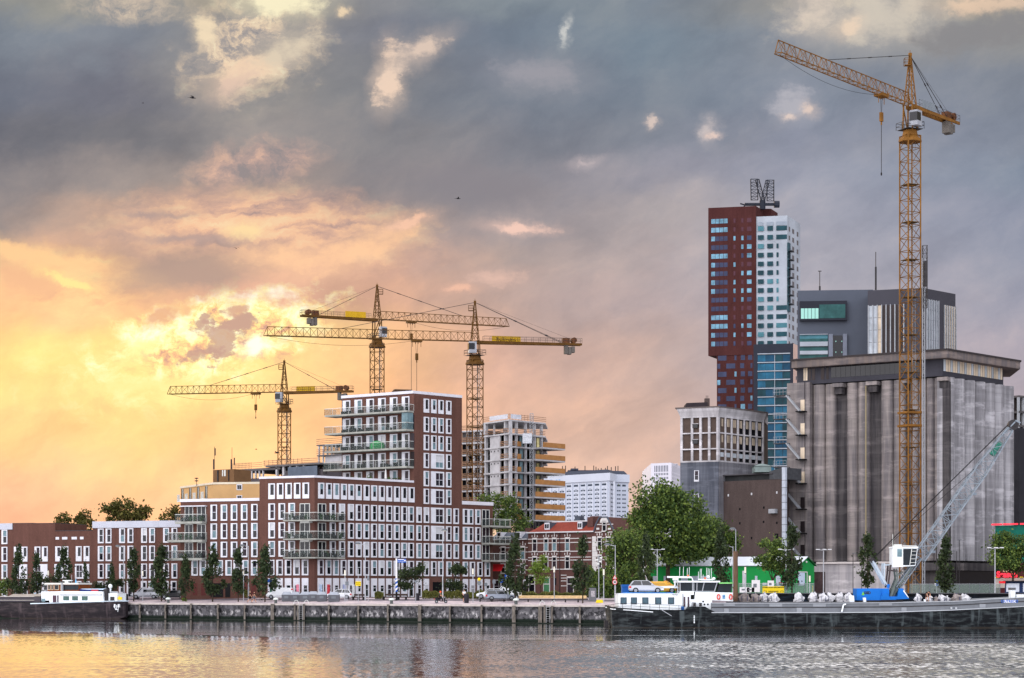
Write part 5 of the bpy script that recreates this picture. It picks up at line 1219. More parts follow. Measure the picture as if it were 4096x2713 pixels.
for k in range(16): FK.box(m_, FK.L+.04, FK.L+.76, ZG+1.3*k+1, ZG+1.3*k+1.06, -.2, .38)
m_.build('duct_joint', STEEL, ml)
# ---- framed factory block on the grey base
fb = thing('factory_block', 'concrete framed upper storeys with brown infill panels over a plain grey base', 'factory building', (*G(2873, 370), ZG))
U0, U1, U2 = Vector(G(2721, 373)), Vector(G(2873.5, 370)), Vector(G(3055, 382)); FU, FV = Face(U0, U1), Face(U1, U2); zu = zf(FU, 2873)
FRM = conc('frame_concrete', (192, 190, 194), (168, 166, 170)); GRB = conc('grey_base', (98, 102, 112), (76, 80, 90))
bk_ = (U2.x+2, U2.y+10); bk2 = (U0.x+2, U0.y+14)
m_ = MB(); m_.prism([U0, U1, FV.P(.1,0,0)[:2], bk2], ZG, zu(1847)); m_.build('base_wall', GRB, fb)
m_ = MB(); m_.prism([FV.P(.11,0,0)[:2], U2, bk_, (U0.x+5, U0.y+13)], ZG, zu(1847)-.01); m_.build('side_base_wall', conc('side_base', (128,128,134), (106,106,112)), fb)
m_ = MB(); m_.prism([FU.P(.05,0,-.3)[:2], FU.P(FU.L,0,-.45)[:2], FV.P(FV.L-.1,0,-.3)[:2], bk_, bk2], zu(1847)+.01, zu(1662)); m_.build('infill', mk('infill_brown', (84,72,66), .85, .2, .6), fb)
z0_, z1_u = zu(1662), zu(1630)
out = [FU.P(-.6,0,.35)[:2], tuple(U1+(FU.n+FV.n)*.3), FV.P(FV.L+.5,0,.35)[:2], bk_, bk2]; inn = [U0, U1, U2, bk_, bk2]
m_ = MB(); m_.loft([[(p[0],p[1],z0_+.01) for p in inn], [(p[0],p[1],z1_u) for p in out]]); m_.build('cornice_band', FRM, fb)
m_ = MB(); m_.prism([FU.P(-.8,0,.5)[:2], tuple(U1+(FU.n+FV.n)*.42), FV.P(FV.L+.7,0,.5)[:2], bk_, bk2], z1_u+.01, z1_u+.22); m_.build('roof_edge', mk('edge_brown', (96,88,86), .7), fb)
rows_ = [(1847,1841),(1797,1792),(1733,1728),(1668,1662)]
for px in (2721, 2763, 2797, 2831.5, 2865):
    m_ = MB(); s_ = FU.s_(px); FU.box(m_, s_, s_+.42, zu(1847)+.02, z0_, -.4, 0.0 if px > 2721 else .01); m_.build('frame_post', FRM, fb)
for a, b in rows_: m_ = MB(); FU.box(m_, 0, FU.L, zu(a), zu(b), -.4, .03); m_.build('frame_beam', FRM, fb); m_ = MB(); FV.box(m_, .0, FV.L, zu(a), zu(b), -.4, .03); m_.build('frame_beam', FRM, fb)
for k in range(8):
    px = 2875 + k*25.2; m_ = MB(); s_ = FV.s_(px); FV.box(m_, s_, s_+.42, zu(1847)+.02, z0_, -.4, .0); m_.build('frame_post', FRM, fb)
for r in range(3):
    yb, yt = rows_[r][1], rows_[r+1][0]
    for k in range(7):
        px = 2875 + k*25.2; s0, s1 = FV.s_(px)+.55, FV.s_(px+25.2)-.12
        m_ = MB(); FV.box(m_, s0, s1, zu(yb)+.02, zu(yt)-.02, -.28, -.2); p_ = m_.build('window_bay', GD, fb)
        m_ = MB()
        if r == 0: FV.box(m_, s0+.15, s1-.15, zu(yb)+.7, zu(yt)-.5, -.19, -.1)
        else:
            for q in (.28,.6): FV.box(m_, s0+(s1-s0)*q, s0+(s1-s0)*(q+.14), zu(yb)+1.1, zu(yt)-.2, -.19, -.12)
        m_.build('pane', PLG if r == 0 else PEA, p_)
for yy_ in (1701, 1764): m_ = MB(); s_ = FU.s_(2770); FU.box(m_, s_, s_+1.0, zu(yy_+8), zu(yy_-8), -.28, .05); m_.build('small_window', GD, fb); m_ = MB(); FU.box(m_, s_-.12, s_+1.12, zu(yy_-8), zu(yy_-10), -.2, .08); m_.build('window_lintel', FRM, fb)
for (a, b) in ((1925,1880),(2021,1974)):
    window(FU, fb, FU.s_(2777), FU.s_(2796)-FU.s_(2777), zu(a), zu(b), op=(.15,.85,.16,.95), bars=(.5,), bord=.08)
m_ = MB(); x0, x1 = G(2737,376)[0], G(2826,376)[0]; m_.hexa([(x0,374,z1_u+.23),(x1,374,z1_u+.23),(x1,380,z1_u+.23),(x0,380,z1_u+.23),(x0+.3,374.5,z1_u+1.2),(x1,374.5,z1_u+1.35),(x1,379.5,z1_u+1.35),(x0+.3,379.5,z1_u+1.2)]); m_.build('roof_tarpaulin', mk('tarp_dark', (44,38,42), .8, .2, 2), fb)
m_ = MB(); m_.obox((G(2826,376)[0],375,z1_u+1.1),(.9,.9,1.9)); m_.build('chimney', DB, fb)
m_ = MB()
for q in (-.15,.15): m_.tube((G(2826,376)[0]+q,375,z1_u+2),(G(2826,376)[0]+q,375,z1_u+2.6),.06)
m_.build('chimney_pot', STEEL, fb)
m_ = MB(); x0, x1 = G(3016,366)[0], G(3082,366)[0]; m_.box(x0, x1, 365, 369, zk(1892), zk(1868)); m_.loft([[(x0-.2,364.8,zk(1868)+.01),(x1+.2,364.8,zk(1868)+.01),(x1+.2,369,zk(1868)+.01),(x0-.2,369,zk(1868)+.01)],[(x0+1.2,366.5,zk(1857)),(x1-1.2,366.5,zk(1857)),(x1-1.2,367.5,zk(1857)),(x0+1.2,367.5,zk(1857))]]); m_.build('roof_cabin', mk('cabin_green_grey', (120,134,132), .7, .2), ml)
# ---- right edge
ra = thing('office_building', 'dark framed building behind the silos at the right edge of the photo', 'office building', (*G(4110, 420), ZG))
fr_ = Face(G(4076, 418), G(4200, 425)); z = zf(fr_, 4080)
m_ = MB(); fr_.box(m_, 0, fr_.L, ZG, z(1712), -8, 0); m_.build('lower_wall', mk('wall_black', (42,42,48), .6, .15, .5), ra)
for k in range(4): m_ = MB(); fr_.box(m_, k*1.6, k*1.6+.35, z(1712), z(1590), -.5, 0); m_.build('frame_post', GREYS, ra)
for yy_ in (1590, 1652, 1708): m_ = MB(); fr_.box(m_, 0, fr_.L, z(yy_), z(yy_-8), -8, .05); m_.build('floor_slab', CDW, ra)
m_ = MB(); fr_.box(m_, .4, fr_.L, z(1712), z(1590), -7, -2); m_.build('interior', DGL, ra)
# ------------------------------------------------------------------ old brick houses with red tiled roofs
BH = brick('old_brown_brick', (92, 66, 62)); BAND = mk('white_stone_band', (205, 203, 202), .7, .1, 2)
TILE = brick('red_roof_tiles', (128, 62, 52), .12); LEAD = mk('lead_grey', (78, 84, 96), .5, .15, 1)
def yh(y): return 1900 + y/2.614
def xh(x): return 1950 + x/2.614
HM = Face(G(2112.6, 349), G(2378.5, 341)); HG = Face(G(2378.5, 341), G(2459, 338.6)); zh = zf(HM, 2240)
hm = thing('brick_house', 'old brown brick house with red tiled roof, two dormers and white stone bands', 'house', (*HM.a, ZG))
HW_ = RAILW if False else WHITE
ze, zr_ = zh(yh(592)), zh(yh(484))
m_ = MB(); m_.prism([HM.a, HM.b, (HM.b.x+.5, HM.b.y+10), (HM.a.x, HM.a.y+10)], ZG-.2, ze-.2); m_.build('wall', BH, hm)
m_ = MB(); b = (HM.b.x, HM.b.y)
m_.hexa([HM.P(.05,ze,.1), HM.P(HM.L,ze,.1), (b[0]+.5,b[1]+9.5,ze), (HM.a.x,HM.a.y+9.5,ze), HM.P(2.9,zr_,-3.0), HM.P(HM.L,zr_,-3.0), (b[0]+.5,b[1]+6.5,zr_), (HM.a.x+2.9,HM.a.y+6.5,zr_)]); m_.build('roof', TILE, hm)
m_ = MB(); HM.box(m_, -.1, HM.L, ze-.198, ze-.004, -.1, .42); m_.build('gutter', mk('gutter_white', (206,208,212), .5, .05), hm)
m_ = MB(); m_.tube(HM.P(2.9,zr_+.05,-3), HM.P(HM.L,zr_+.05,-3), .14); m_.build('ridge_capping', mk('gutter_white', (206,208,212)), hm)
for a, b in ((576,630),(922,972)):
    s0, s1 = HM.s_(xh(a)), HM.s_(xh(b)); z0, z1 = zh(yh(572)), zh(yh(492))
    m_ = MB(); HM.box(m_, s0, s1, z0, z1, -3.5, -.6); d = m_.build('dormer', LEAD, hm)
    m_ = MB()
    for q0, q1 in ((s0+.15,(s0+s1)/2-.06),((s0+s1)/2+.06,s1-.15)): HM.box(m_, q0, q1, z0+.3, z1-.3, -.50, -.46)
    f = MB(); HM.box(f, s0+.02, s1-.02, z0+.05, z1-.05, -.598, -.51); f.build('window_frame', WHITE, d); m_.build('pane', GD, d)
for x0, x1, y0, y1, nm in ((1008,1066,548,446,'chimney'),(960,1040,500,432,'chimney'),(798,852,500,426,'chimney')):
    m_ = MB(); HM.box(m_, HM.s_(xh(x0)), HM.s_(xh(x1)), zh(yh(y0)), zh(yh(y1)), -4.5 if nm != 'chimney' or x0 != 1008 else -2.2, -3.2 if x0 != 1008 else -1.0); c_ = m_.build(nm, BH if x0 != 798 else LEAD, hm)
def dutch(fc, par, px0, px1, yt, yb, arch=True, mats=None):
    s0, s1 = fc.s_(px0), fc.s_(px1); z0, z1 = fc.z_(2300, yb), fc.z_(2300, yt); m_ = MB(); fw = .11
    fc.box(m_, s0, s0+fw, z0, z1, .0, .10); fc.box(m_, s1-fw, s1, z0, z1, .0, .10); fc.box(m_, s0-.06, s1+.06, z0-.2, z0, .0, .16)
    fc.box(m_, s0+fw, s1-fw, z0+(z1-z0)*.66, z0+(z1-z0)*.66+.1, .0, .09); fc.box(m_, s0, s1, z1, z1+.28, 0, .10)
    if arch:
        c = (s0+s1)/2
        for q, zz in ((-.75,.55),(0,.85),(.75,.55)): fc.box(m_, c+q*(s1-s0)*.72-.07, c+q*(s1-s0)*.72+.07, z1+.28+.12, z1+.28+zz-.1, 0, .07)
    w_ = m_.build('window', BAND, par); g = MB(); g.cur = 0; fc.box(g, s0+fw, s1-fw, z0, z0+(z1-z0)*.66, .004, .03); g.cur = 1; fc.box(g, s0+fw, s1-fw, z0+(z1-z0)*.66+.1, z1, .004, .03); g.build('pane', [mats or rnd.choice([GC,GD,GM]), GD], w_)
for a, b in ((470,520),(590,638),(677,725),(812,862)):
    dutch(HM, hm, xh(a), xh(b), yh(668), yh(788)); dutch(HM, hm, xh(a), xh(b), yh(860), yh(978))
WB = [(470,520),(590,638),(677,725),(812,862)]
def bands(fc, par, ys, gaps, x0, x1):
    for y in ys:
        m_ = MB(); cur = x0
        for a, b in gaps + [(x1, x1)]:
            if a-4 > cur: m_ = MB(); fc.box(m_, fc.s_(xh(cur)), fc.s_(xh(a-3)), fc.z_(2300, yh(y+4)), fc.z_(2300, yh(y-4)), .004, .06); m_.build('stone_band', BAND, par)
            cur = b+3
bands(HM, hm, (664,706,798,860,890,985), WB, 426, 1090)
bands(HM, hm, (1048,1078,1108,1160), [(830,905)], 770, 960)
for a, b, yt, mt in ((432,500,1042,GD),(585,655,1062,mk('green_door', (70,120,86), .5)),(832,905,1062,GM)):
    m_ = MB(); s0, s1 = HM.s_(xh(a)), HM.s_(xh(b)); HM.box(m_, s0, s1, ZG, zh(yh(yt)), .0, .1); d = m_.build('front_door', BAND, hm)
    m_ = MB(); HM.box(m_, s0+.14, s1-.14, ZG+2.3, zh(yh(yt+16)), .101, .13); HM.box(m_, s0+.14, s1-.14, ZG+.05, ZG+2.15, .101, .13); m_.build('door_leaf', mt, d)
m_ = MB(); HM.box(m_, HM.s_(xh(695)), HM.s_(xh(720)), zh(yh(1152)), zh(yh(1078)), .004, .03); m_.build('narrow_window', GD, hm)
m_ = MB(); p = HM.P(HM.s_(xh(758)),0,.12); m_.tube((p[0],p[1],ZG),(p[0],p[1],ze-.3),.06); m_.build('downpipe', STEEL, hm)
# gable house
hg = thing('brick_house', 'brown brick corner house with a tall clipped gable and white quoins', 'house', (*HG.a, ZG))
Z = lambda y: HG.z_(2420, yh(y)); S = lambda x: HG.s_(xh(x))
prof = [(0,ZG-.2),(HG.L,ZG-.2),(HG.L,Z(592)),(S(1322),Z(562)),(S(1262),Z(442)),(S(1184),Z(442)),(S(1146),Z(510)),(.05,Z(592))]
m_ = MB(); n = len(prof); pts = [HG.P(s_,z_,.25) for s_,z_ in prof] + [HG.P(s_,z_,-8) for s_,z_ in prof]
m_.add(pts, [(i,(i+1)%n,n+(i+1)%n,n+i) for i in range(n)]+[tuple(range(n))[::-1],tuple(range(n,2*n))]); m_.build('wall', BH, hg)
HGf = Face(HG.P(0,0,.25)[:2], HG.P(HG.L,0,.25)[:2])
m_ = MB()
for (a, b) in zip(prof[2:-1], prof[3:]): m_.tube(HGf.P(a[0],a[1],.05), HGf.P(b[0],b[1],.05), .15)
m_.build('gable_coping', LEAD, hg)
m_ = MB()
for k in range(16):
    w_ = .75 if k % 2 else .5; HGf.box(m_, -.25, w_, Z(640)-(k+1)*.9*.93, Z(640)-k*.9*.93-.02, .004, .12); HGf.box(m_, HGf.L-w_*.75, HGf.L+.1, Z(640)-(k+1)*.84, Z(640)-k*.84-.02, .004, .12)
m_.build('quoins', BAND, hg)
for a, b in ((1150,1197),(1240,1290)): dutch(HGf, hg, xh(a), xh(b), yh(664), yh(780)); dutch(HGf, hg, xh(a), xh(b), yh(850), yh(972))
dutch(HGf, hg, xh(1200), xh(1246), yh(505), yh(590), arch=False)
m_ = MB(); c = (HGf.s_(xh(1200))+HGf.s_(xh(1246)))/2
m_.add([HGf.P(c+.85*math.cos(a), Z(500)+.95*math.sin(a), .1) for a in [math.pi*k/8 for k in range(9)]], [tuple(range(9))]); m_.build('window_arch', BAND, hg)
m_ = MB(); HGf.box(m_, S(1150), S(1178), Z(572), Z(552), .004, .07); HGf.box(m_, S(1268), S(1300), Z(575), Z(556), .004, .07); m_.build('stone_tablet', BAND, hg)
bands(HGf, hg, (525,), [(1198,1250)], 1146, 1318); bands(HGf, hg, (605,), [(1198,1250)], 1124, 1330)
bands(HGf, hg, (664,706,798,860,890,985), [(1147,1200),(1237,1293)], 1136, 1322)
# lower left neighbour
HN = Face(G(1962, 354), G(2111, 350)); hn = thing('brick_house', 'lower brick house with slate mansard roof, partly behind the glass balconies', 'house', (*HN.a, ZG))
zn = lambda y: HN.z_(2090, yh(y))
m_ = MB(); HN.box(m_, 0, HN.L, ZG-.2, zn(678), -10, 0); m_.build('wall', BH, hn)
m_ = MB(); HN.box(m_, -.1, HN.L, zn(677), zn(668), -.2, .4); m_.build('gutter', mk('gutter_white', (206,208,212)), hn)
m_ = MB(); m_.hexa([HN.P(0,zn(667),.1),HN.P(HN.L,zn(667),.1),HN.P(HN.L,zn(667),-10),HN.P(0,zn(667),-10),HN.P(.6,zn(596),-1.6),HN.P(HN.L,zn(596),-1.6),HN.P(HN.L,zn(596),-9),HN.P(.6,zn(596),-9)]); m_.build('mansard_roof', LEAD, hn)
m_ = MB(); m_.hexa([HN.P(3.5,zn(595.5),-4),HN.P(HN.L+1,zn(595.5),-4),HN.P(HN.L+1,zn(595.5),-9),HN.P(3.5,zn(595.5),-9),HN.P(4.5,zn(560),-6.5),HN.P(HN.L+1,zn(560),-6.5),HN.P(HN.L+1,zn(560),-8),HN.P(4.5,zn(560),-8)]); m_.build('tiled_roof', TILE, hn)
m_ = MB(); HN.box(m_, HN.s_(xh(270)), HN.s_(xh(318)), zn(640), zn(548), -5, -3.8); m_.build('chimney', BH, hn)
for a, b in ((300,355),(100,150)):
    s0, s1 = HN.s_(xh(a)), HN.s_(xh(b)); m_ = MB(); HN.box(m_, s0, s1, zn(662), zn(594), -2, .2); d = m_.build('dormer', WHITE, hn); m_ = MB(); HN.box(m_, s0+.22, s1-.22, zn(655), zn(603), .204, .23); m_.build('pane', GD, d)
for a, b in ((345,395),(140,190)): dutch(HN, hn, xh(a), xh(b), yh(752), yh(875)); dutch(HN, hn, xh(a), xh(b), yh(935), yh(1020))
bands(HN, hn, (752,800,880,945,990,1060), [(140,190),(345,395)], 125, 424)
window(HN, hn, HN.s_(1972), 4.6, ZG+.6, ZG+3.0, op=(.03,.97,.05,.92), bars=(.55,), vert=3, name='wide_window')
window(HN, hn, HN.s_(2094), 1.4, ZG+.1, ZG+3.0, op=(.1,.9,.03,.92), bars=(.7,), name='front_door')

# ------------------------------------------------------------------ green shed, kiosk and restaurant
GRN = mk('shed_green', (26, 136, 66), .6, .08, .6); GRD = mk('shed_green_dark', (26, 92, 50), .6, .1, .6); ROOFW = mk('shed_roof', (200, 206, 214), .6, .1, .4)
sh = thing('green_shed', 'long single storey green shed with pale grey pitched roof and white shutters', 'shed', (*G(3188, 322), ZG))
GF = Face(G(2600, 326), G(3188, 320)); GE = Face(G(3188, 320), G(3257, 325)); zg_ = zf(GF, 3180)
ev, rg_ = Zp(2261, 320), Zp(2230, 324)
e3 = Vector(GE.P(GE.L,0,0)[:2]); far = Vector(GF.a) + (e3 - Vector(GF.b))
mid0, mid1 = (Vector(GF.a)+far)/2, (Vector(GF.b)+e3)/2
m_ = MB(); m_.prism([GF.a, GF.b, e3, far], ZG-.2, ev-.05); m_.build('wall', GRN, sh)
m_ = MB(); m_.add([(*GE.P(0,0,0.0)[:2],ev-.05),(*GE.P(GE.L,0,0)[:2],ev-.05),(mid1.x,mid1.y,rg_-.1),(GE.P(0,0,-.3)[0],GE.P(0,0,-.3)[1],ev-.05),(GE.P(GE.L,0,-.3)[0],GE.P(GE.L,0,-.3)[1],ev-.05),(mid1.x-.3,mid1.y,rg_-.1)], [(0,1,2),(3,5,4),(0,2,5,3),(1,4,5,2)]); m_.build('gable_wall', GRN, sh)
def roofslab(a0, a1, b0, b1, za, zb, t=.12):   # a: eave line, b: ridge line
    m_ = MB(); m_.hexa([(*a0,za),(*a1,za),(*b1,zb),(*b0,zb),(*a0,za+t),(*a1,za+t),(*b1,zb+t),(*b0,zb+t)]); return m_
o_ = GF.n*.35; r_ = GF.d*.35
roofslab(tuple(GF.a+o_), tuple(GF.b+o_+r_), tuple(mid0), tuple(mid1+r_), ev-.1, rg_).build('roof', ROOFW, sh)
roofslab(tuple(far-o_), tuple(e3-o_+r_), tuple(mid0+Vector((0,.01))), tuple(mid1+r_+Vector((0,.01))), ev-.1, rg_).build('roof', GRD, sh)
for px0, px1 in ((2612,2628),(2655,2664),(2724,2752),(2767,2796),(2806,2839),(3020,3030),(3104,3122)):
    m_ = MB(); s0, s1 = GF.s_(px0), GF.s_(px1); GF.box(m_, s0, s1, ZG+1.3, ZG+3.4, .004, .08); m_.build('shutter', mk('shutter_grey', (168,176,190), .6, .1, 3), sh)
for px in (2970,2973):
    if px == 2970: m_ = MB(); GF.box(m_, GF.s_(2970), GF.s_(2985), ZG+.8, ZG+4.2, .004, .1); m_.build('tall_window', GW, sh)
for px0, px1 in ((3050,3075),(3105,3130)):
    m_ = MB(); GF.box(m_, GF.s_(px0), GF.s_(px1), ZG+1.9, ZG+2.3, .004, .06); m_.build('strip_window', GW, sh)
m_ = MB(); GE.box(m_, .35, 1.9*.8+1.1, ZG+1.9, ZG+3.9, .01, .08); m_.build('gable_panel', mk('panel_paleblue', (190,206,226), .6, .05), sh)
m_ = MB(); GE.box(m_, GE.L-.75, GE.L-.5, ZG+.3, ZG+1.9, .01, .06); m_.build('yellow_plate', mk('sign_yellow', (224,196,38), .5, .05), sh)
m_ = MB(); GE.box(m_, GE.L*.55, GE.L*.55+.12, ZG, ZG+4.0, .01, .12); GE.box(m_, .2, GE.L*.55, ZG+3.93, ZG+4.08, .01, .12); m_.build('white_pipe', RAIL, sh)
m_ = MB(); p = mid1; m_.ball((p.x-.3+.35, p.y-.5, rg_-.75), .16); m_.build('gable_lamp', RAIL, sh)
rs = thing('restaurant', 'maroon and green restaurant with a red neon roof edge at the right edge', 'restaurant', (*G(4030, 345), ZG))
RF_ = Face(G(3982, 343), G(4180, 337)); z = zf(RF_, 4040)
m_ = MB(); RF_.box(m_, 0, RF_.L, ZG-.2, z(2252), -9, 0); m_.build('lower_wall', mk('maroon_wall', (74,36,40), .8, .15, .6), rs)
m_ = MB(); RF_.box(m_, -.2, RF_.L, z(2251.8), z(2102), -9, -.3); m_.build('upper_wall', mk('teal_wall', (18,96,82), .6, .25, 1.2), rs)
NEON = bpy.data.materials.new('red_neon'); NEON.use_nodes = True; _p = NEON.node_tree.nodes['Principled BSDF']; _p.inputs['Base Color'].default_value = (.7,.02,.04,1); _p.inputs['Emission Color'].default_value = (1,.03,.06,1); _p.inputs['Emission Strength'].default_value = .9
for a, b in ((3967,4006),(4013,4051),(4056,4069),(4081,4120)): m_ = MB(); RF_.box(m_, RF_.s_(a), RF_.s_(b), z(2100), z(2094), -.3, .1); m_.build('neon_strip', NEON, rs)
m_ = MB(); RF_.box(m_, 0, RF_.L, z(2352), z(2312), .004, .1); m_.build('pale_base', mk('pale_base', (176,166,158), .8, .15, 1), rs)
for a, b, mt in ((3984,4003,'pale'),(4022,4036,'d'),(4066,4078,'d')): m_ = MB(); RF_.box(m_, RF_.s_(a), RF_.s_(b), z(2265), z(2255) if mt == 'd' else z(2313), .104, .16); m_.build('window', GD, rs)
m_ = MB(); RF_.box(m_, RF_.s_(3984), RF_.s_(4000), z(2311), z(2308), .01, .3); RF_.box(m_, RF_.s_(4082), RF_.s_(4094), z(2311), z(2308), .01, .3); m_.build('yellow_lamp', mk('sign_yellow', (224,196,38)), rs)
a = RF_.P(RF_.s_(4034), z(2299), .5)
t_ = text('Season', 1.35, a, (R(90),0,math.atan2(RF_.d.y,RF_.d.x)), NEON, rs, bold=.06, ext=.05)
m_ = MB()
for k in range(7): q = RF_.P(RF_.s_(4020+5.6*k), z(2285 - (8 if k == 1 else 2*math.sin(k*2.1))), .3); m_.ball(q, .17, .1, .17)
m_.build('sign_blossom', mk('blossom', (236,196,160), .5, .1, 3), rs)
ks = thing('kiosk', 'low white shuttered kiosk with dark blue frame at the right edge', 'kiosk', (*G(4070, 300), ZG))
KF = Face(G(4021, 300), G(4150, 299)); z = zf(KF, 4060)
m_ = MB(); KF.box(m_, 0, KF.L, ZG-.8, z(2328), -3, 0); m_.build('wall', mk('kiosk_navy', (32,48,84), .5, .1), ks)
m_ = MB(); KF.box(m_, -.3, KF.L, z(2327.8), z(2323), -3.2, .5); m_.build('roof', mk('kiosk_roof', (36,36,44), .6), ks)
for a, b in ((4025,4077),(4092,4140)): m_ = MB(); KF.box(m_, KF.s_(a), KF.s_(b), z(2368), z(2334), .004, .06); m_.build('shutter', mk('shutter_white', (196,204,216), .6, .08, 4), ks)
m_ = MB(); KF.box(m_, -.9, 0.0-.003, z(2334), z(2325), -.5, .6); m_.build('red_awning', mk('awning_red', (215,40,48)), ks)

# ------------------------------------------------------------------ trees
def leafmat(name, c0, c1, c2):
    m = bpy.data.materials.new(name); m.use_nodes = True; t = NT(m.node_tree)
    p = [n for n in t.n if n.type == 'BSDF_PRINCIPLED'][0]
    g = t.n.new('ShaderNodeNewGeometry'); rp = g.outputs['Random Per Island']; nz = t.noise(g.outputs['Position'], .7, 3, .6)
    q = t.m('ADD', t.m('MULTIPLY', rp, .55), t.m('MULTIPLY', nz, .5))
    t.l.new(t.ramp(q, [(.15, lin(c0)), (.5, lin(c1)), (.9, lin(c2))]), p.inputs['Base Color']); p.inputs['Roughness'].default_value = .65
    p.inputs['Specular IOR Level'].default_value = .25
    tr = t.n.new('ShaderNodeBsdfTranslucent'); t.l.new(t.ramp(q, [(.2, lin(c1)), (.9, lin(c2))]), tr.inputs[0])
    mx = t.n.new('ShaderNodeMixShader'); mx.inputs[0].default_value = .22; o = [n for n in t.n if n.type == 'OUTPUT_MATERIAL'][0]
    t.l.new(p.outputs[0], mx.inputs[1]); t.l.new(tr.outputs[0], mx.inputs[2]); t.l.new(mx.outputs[0], o.inputs[0]); return m
LC = leafmat('leaf_columnar', (24,34,22), (42,56,34), (74,88,50)); LB = leafmat('leaf_broad', (26,42,22), (62,86,40), (128,146,66)); LO = leafmat('leaf_olive', (40,40,20), (78,78,36), (112,108,50)); LY = leafmat('leaf_young', (70,92,34), (104,130,50), (140,160,72)); LG = leafmat('leaf_hedge', (58,64,28), (92,96,44), (130,128,66))
BARK = mk('bark', (66, 56, 48), .9, .3, 3)
def leaves(mb, rg, n, spot, size):
    for _ in range(n):
        p = spot(); e = Vector((rg.gauss(0,1), rg.gauss(0,1), rg.gauss(0,1))).normalized(); f = e.orthogonal().normalized(); f.rotate(__import__('mathutils').Quaternion(e, rg.uniform(0,6.3)))
        s_ = size*rg.uniform(.55,1.25); g = e.cross(f)
        mb.add([p-f*s_, p+g*s_*.6, p+f*s_, p-g*s_*.6], [(0,1,2,3)])
def columnar(seed, h, r, n, mat=LC, lo=.22, ragged=1.0, size=.2):
    rg = random.Random(seed); m_ = MB(); br = []
    ph = [rg.uniform(0,6) for _ in range(4)]
    def prof(t): return r*1.25*(max(0.0, math.sin(math.pi*min(1,(t*.985+.015))**.60))**.8)*(1.0-.42*t)*(1+.24*math.sin(6*t+ph[0])+.10*math.sin(15*t+ph[1]))
    clumps = []
    for k in range(int(34*ragged)):
        t = rg.uniform(0,1)**1.25; a = rg.uniform(0,6.3); q = prof(t)*rg.uniform(.35,1.0); clumps.append((Vector((q*math.cos(a), q*math.sin(a), h*(lo+(1-lo)*t))), rg.uniform(.20,.40)*r*1.1))
    def spot():
        c, s_ = rg.choice(clumps); return c + Vector((rg.gauss(0,s_*.55), rg.gauss(0,s_*.55), rg.gauss(0,s_*.95)))
    leaves(m_, rg, n, spot, size)
    t_ = MB(); t_.tube((0,0,-.3),(0,0,h*.5),.10,6,.07); t_.tube((0,0,h*.5),(0,0,h*.93),.07,5,.02)
    for c, s_ in clumps[:12]: t_.tube((0,0,max(.8,c.z-1.2)), tuple(c), .03, 3, .012)
    return m_, t_
def tree_local(name, label, cat, group, loc, mbs, mat):
    t = thing(name, label, cat, loc, group); c, k = mbs; c.build('crown', mat, t, local=True); k.build('trunk', BARK, t, local=True); return t
protos = [tree_local('columnar_tree', 'x', 'tree', 'columnar street trees along the quay', (0,0,0), columnar(s_, 7.0, r_, n_, lo=l_, ragged=g_), LC) for s_, r_, n_, l_, g_ in ((1,1.15,1800,.22,1),(2,1.0,1400,.27,.8),(3,1.35,2000,.2,1.2),(4,1.1,1500,.24,.7),(5,1.25,1700,.18,1))]
used_ = set()
street = [  # px, d, height, width factor, label
 (75,3.5,8.6,1.15,'columnar street tree at the far left, left of two near the photo edge'), (146,3.5,7.6,1.2,'columnar street tree behind the moored white boat wheelhouse, second from the left'),
 (256,3.5,8.4,1.25,'columnar street tree behind the blue parasol, third from the left'), (340,3.5,5.9,.8,'small slim columnar tree behind the boat awning'), (447,4,5.8,.75,'small slim columnar tree beside the white satellite dome'),
 (535,4,8.2,1.25,'columnar street tree left of the silver van nose'), (646,4,8.3,1.5,'widest columnar street tree, in front of the grey banded houses'), (741,4,6.9,1.1,'columnar street tree under the left wing balconies'),
 (850,4,8.0,1.5,'broad columnar street tree left of the dark garage door'), (953,4,8.0,1.2,'columnar street tree beside the tall lamp, right of the garage door'), (1060,4,8.0,1.25,'columnar street tree beside the small white van'),
 (2061,5,8.8,1.3,'tall dark columnar tree beside the grey parked car'), (2331,4,8.8,1.15,'tall columnar tree in front of the red roofed houses'),
 (2583,12,8.6,1.0,'slim columnar tree left of the green shed, behind the barge car'), (2881,14,8.6,1.1,'columnar tree behind the barge wheelhouse, over the green shed roof'), (3168,14,9.4,1.15,'tall columnar tree before the green shed gable'),
 (3471,16,8.4,1.3,'columnar tree against the silo base, left of the blue crane'), (3783,18,7.8,1.3,'short columnar tree against the silo base, right of the tower crane')]
for i, (px, d, h, wf, lb) in enumerate(street):
    wf *= .88
    x, y, z = gp(px, d); k = (i*3+i//5) % 5; s_ = h/7.0
    if k not in used_: o = protos[k]; o.location = (x,y,z); o.rotation_euler = (0,0,0); o.scale = (s_*wf/1.15,)*2+(s_,); o['label'] = lb; used_.add(k)
    else: o = dup(protos[k], (x,y,z), i*1.7, lb, scale=(s_*wf/1.15, s_*wf/1.15, s_))
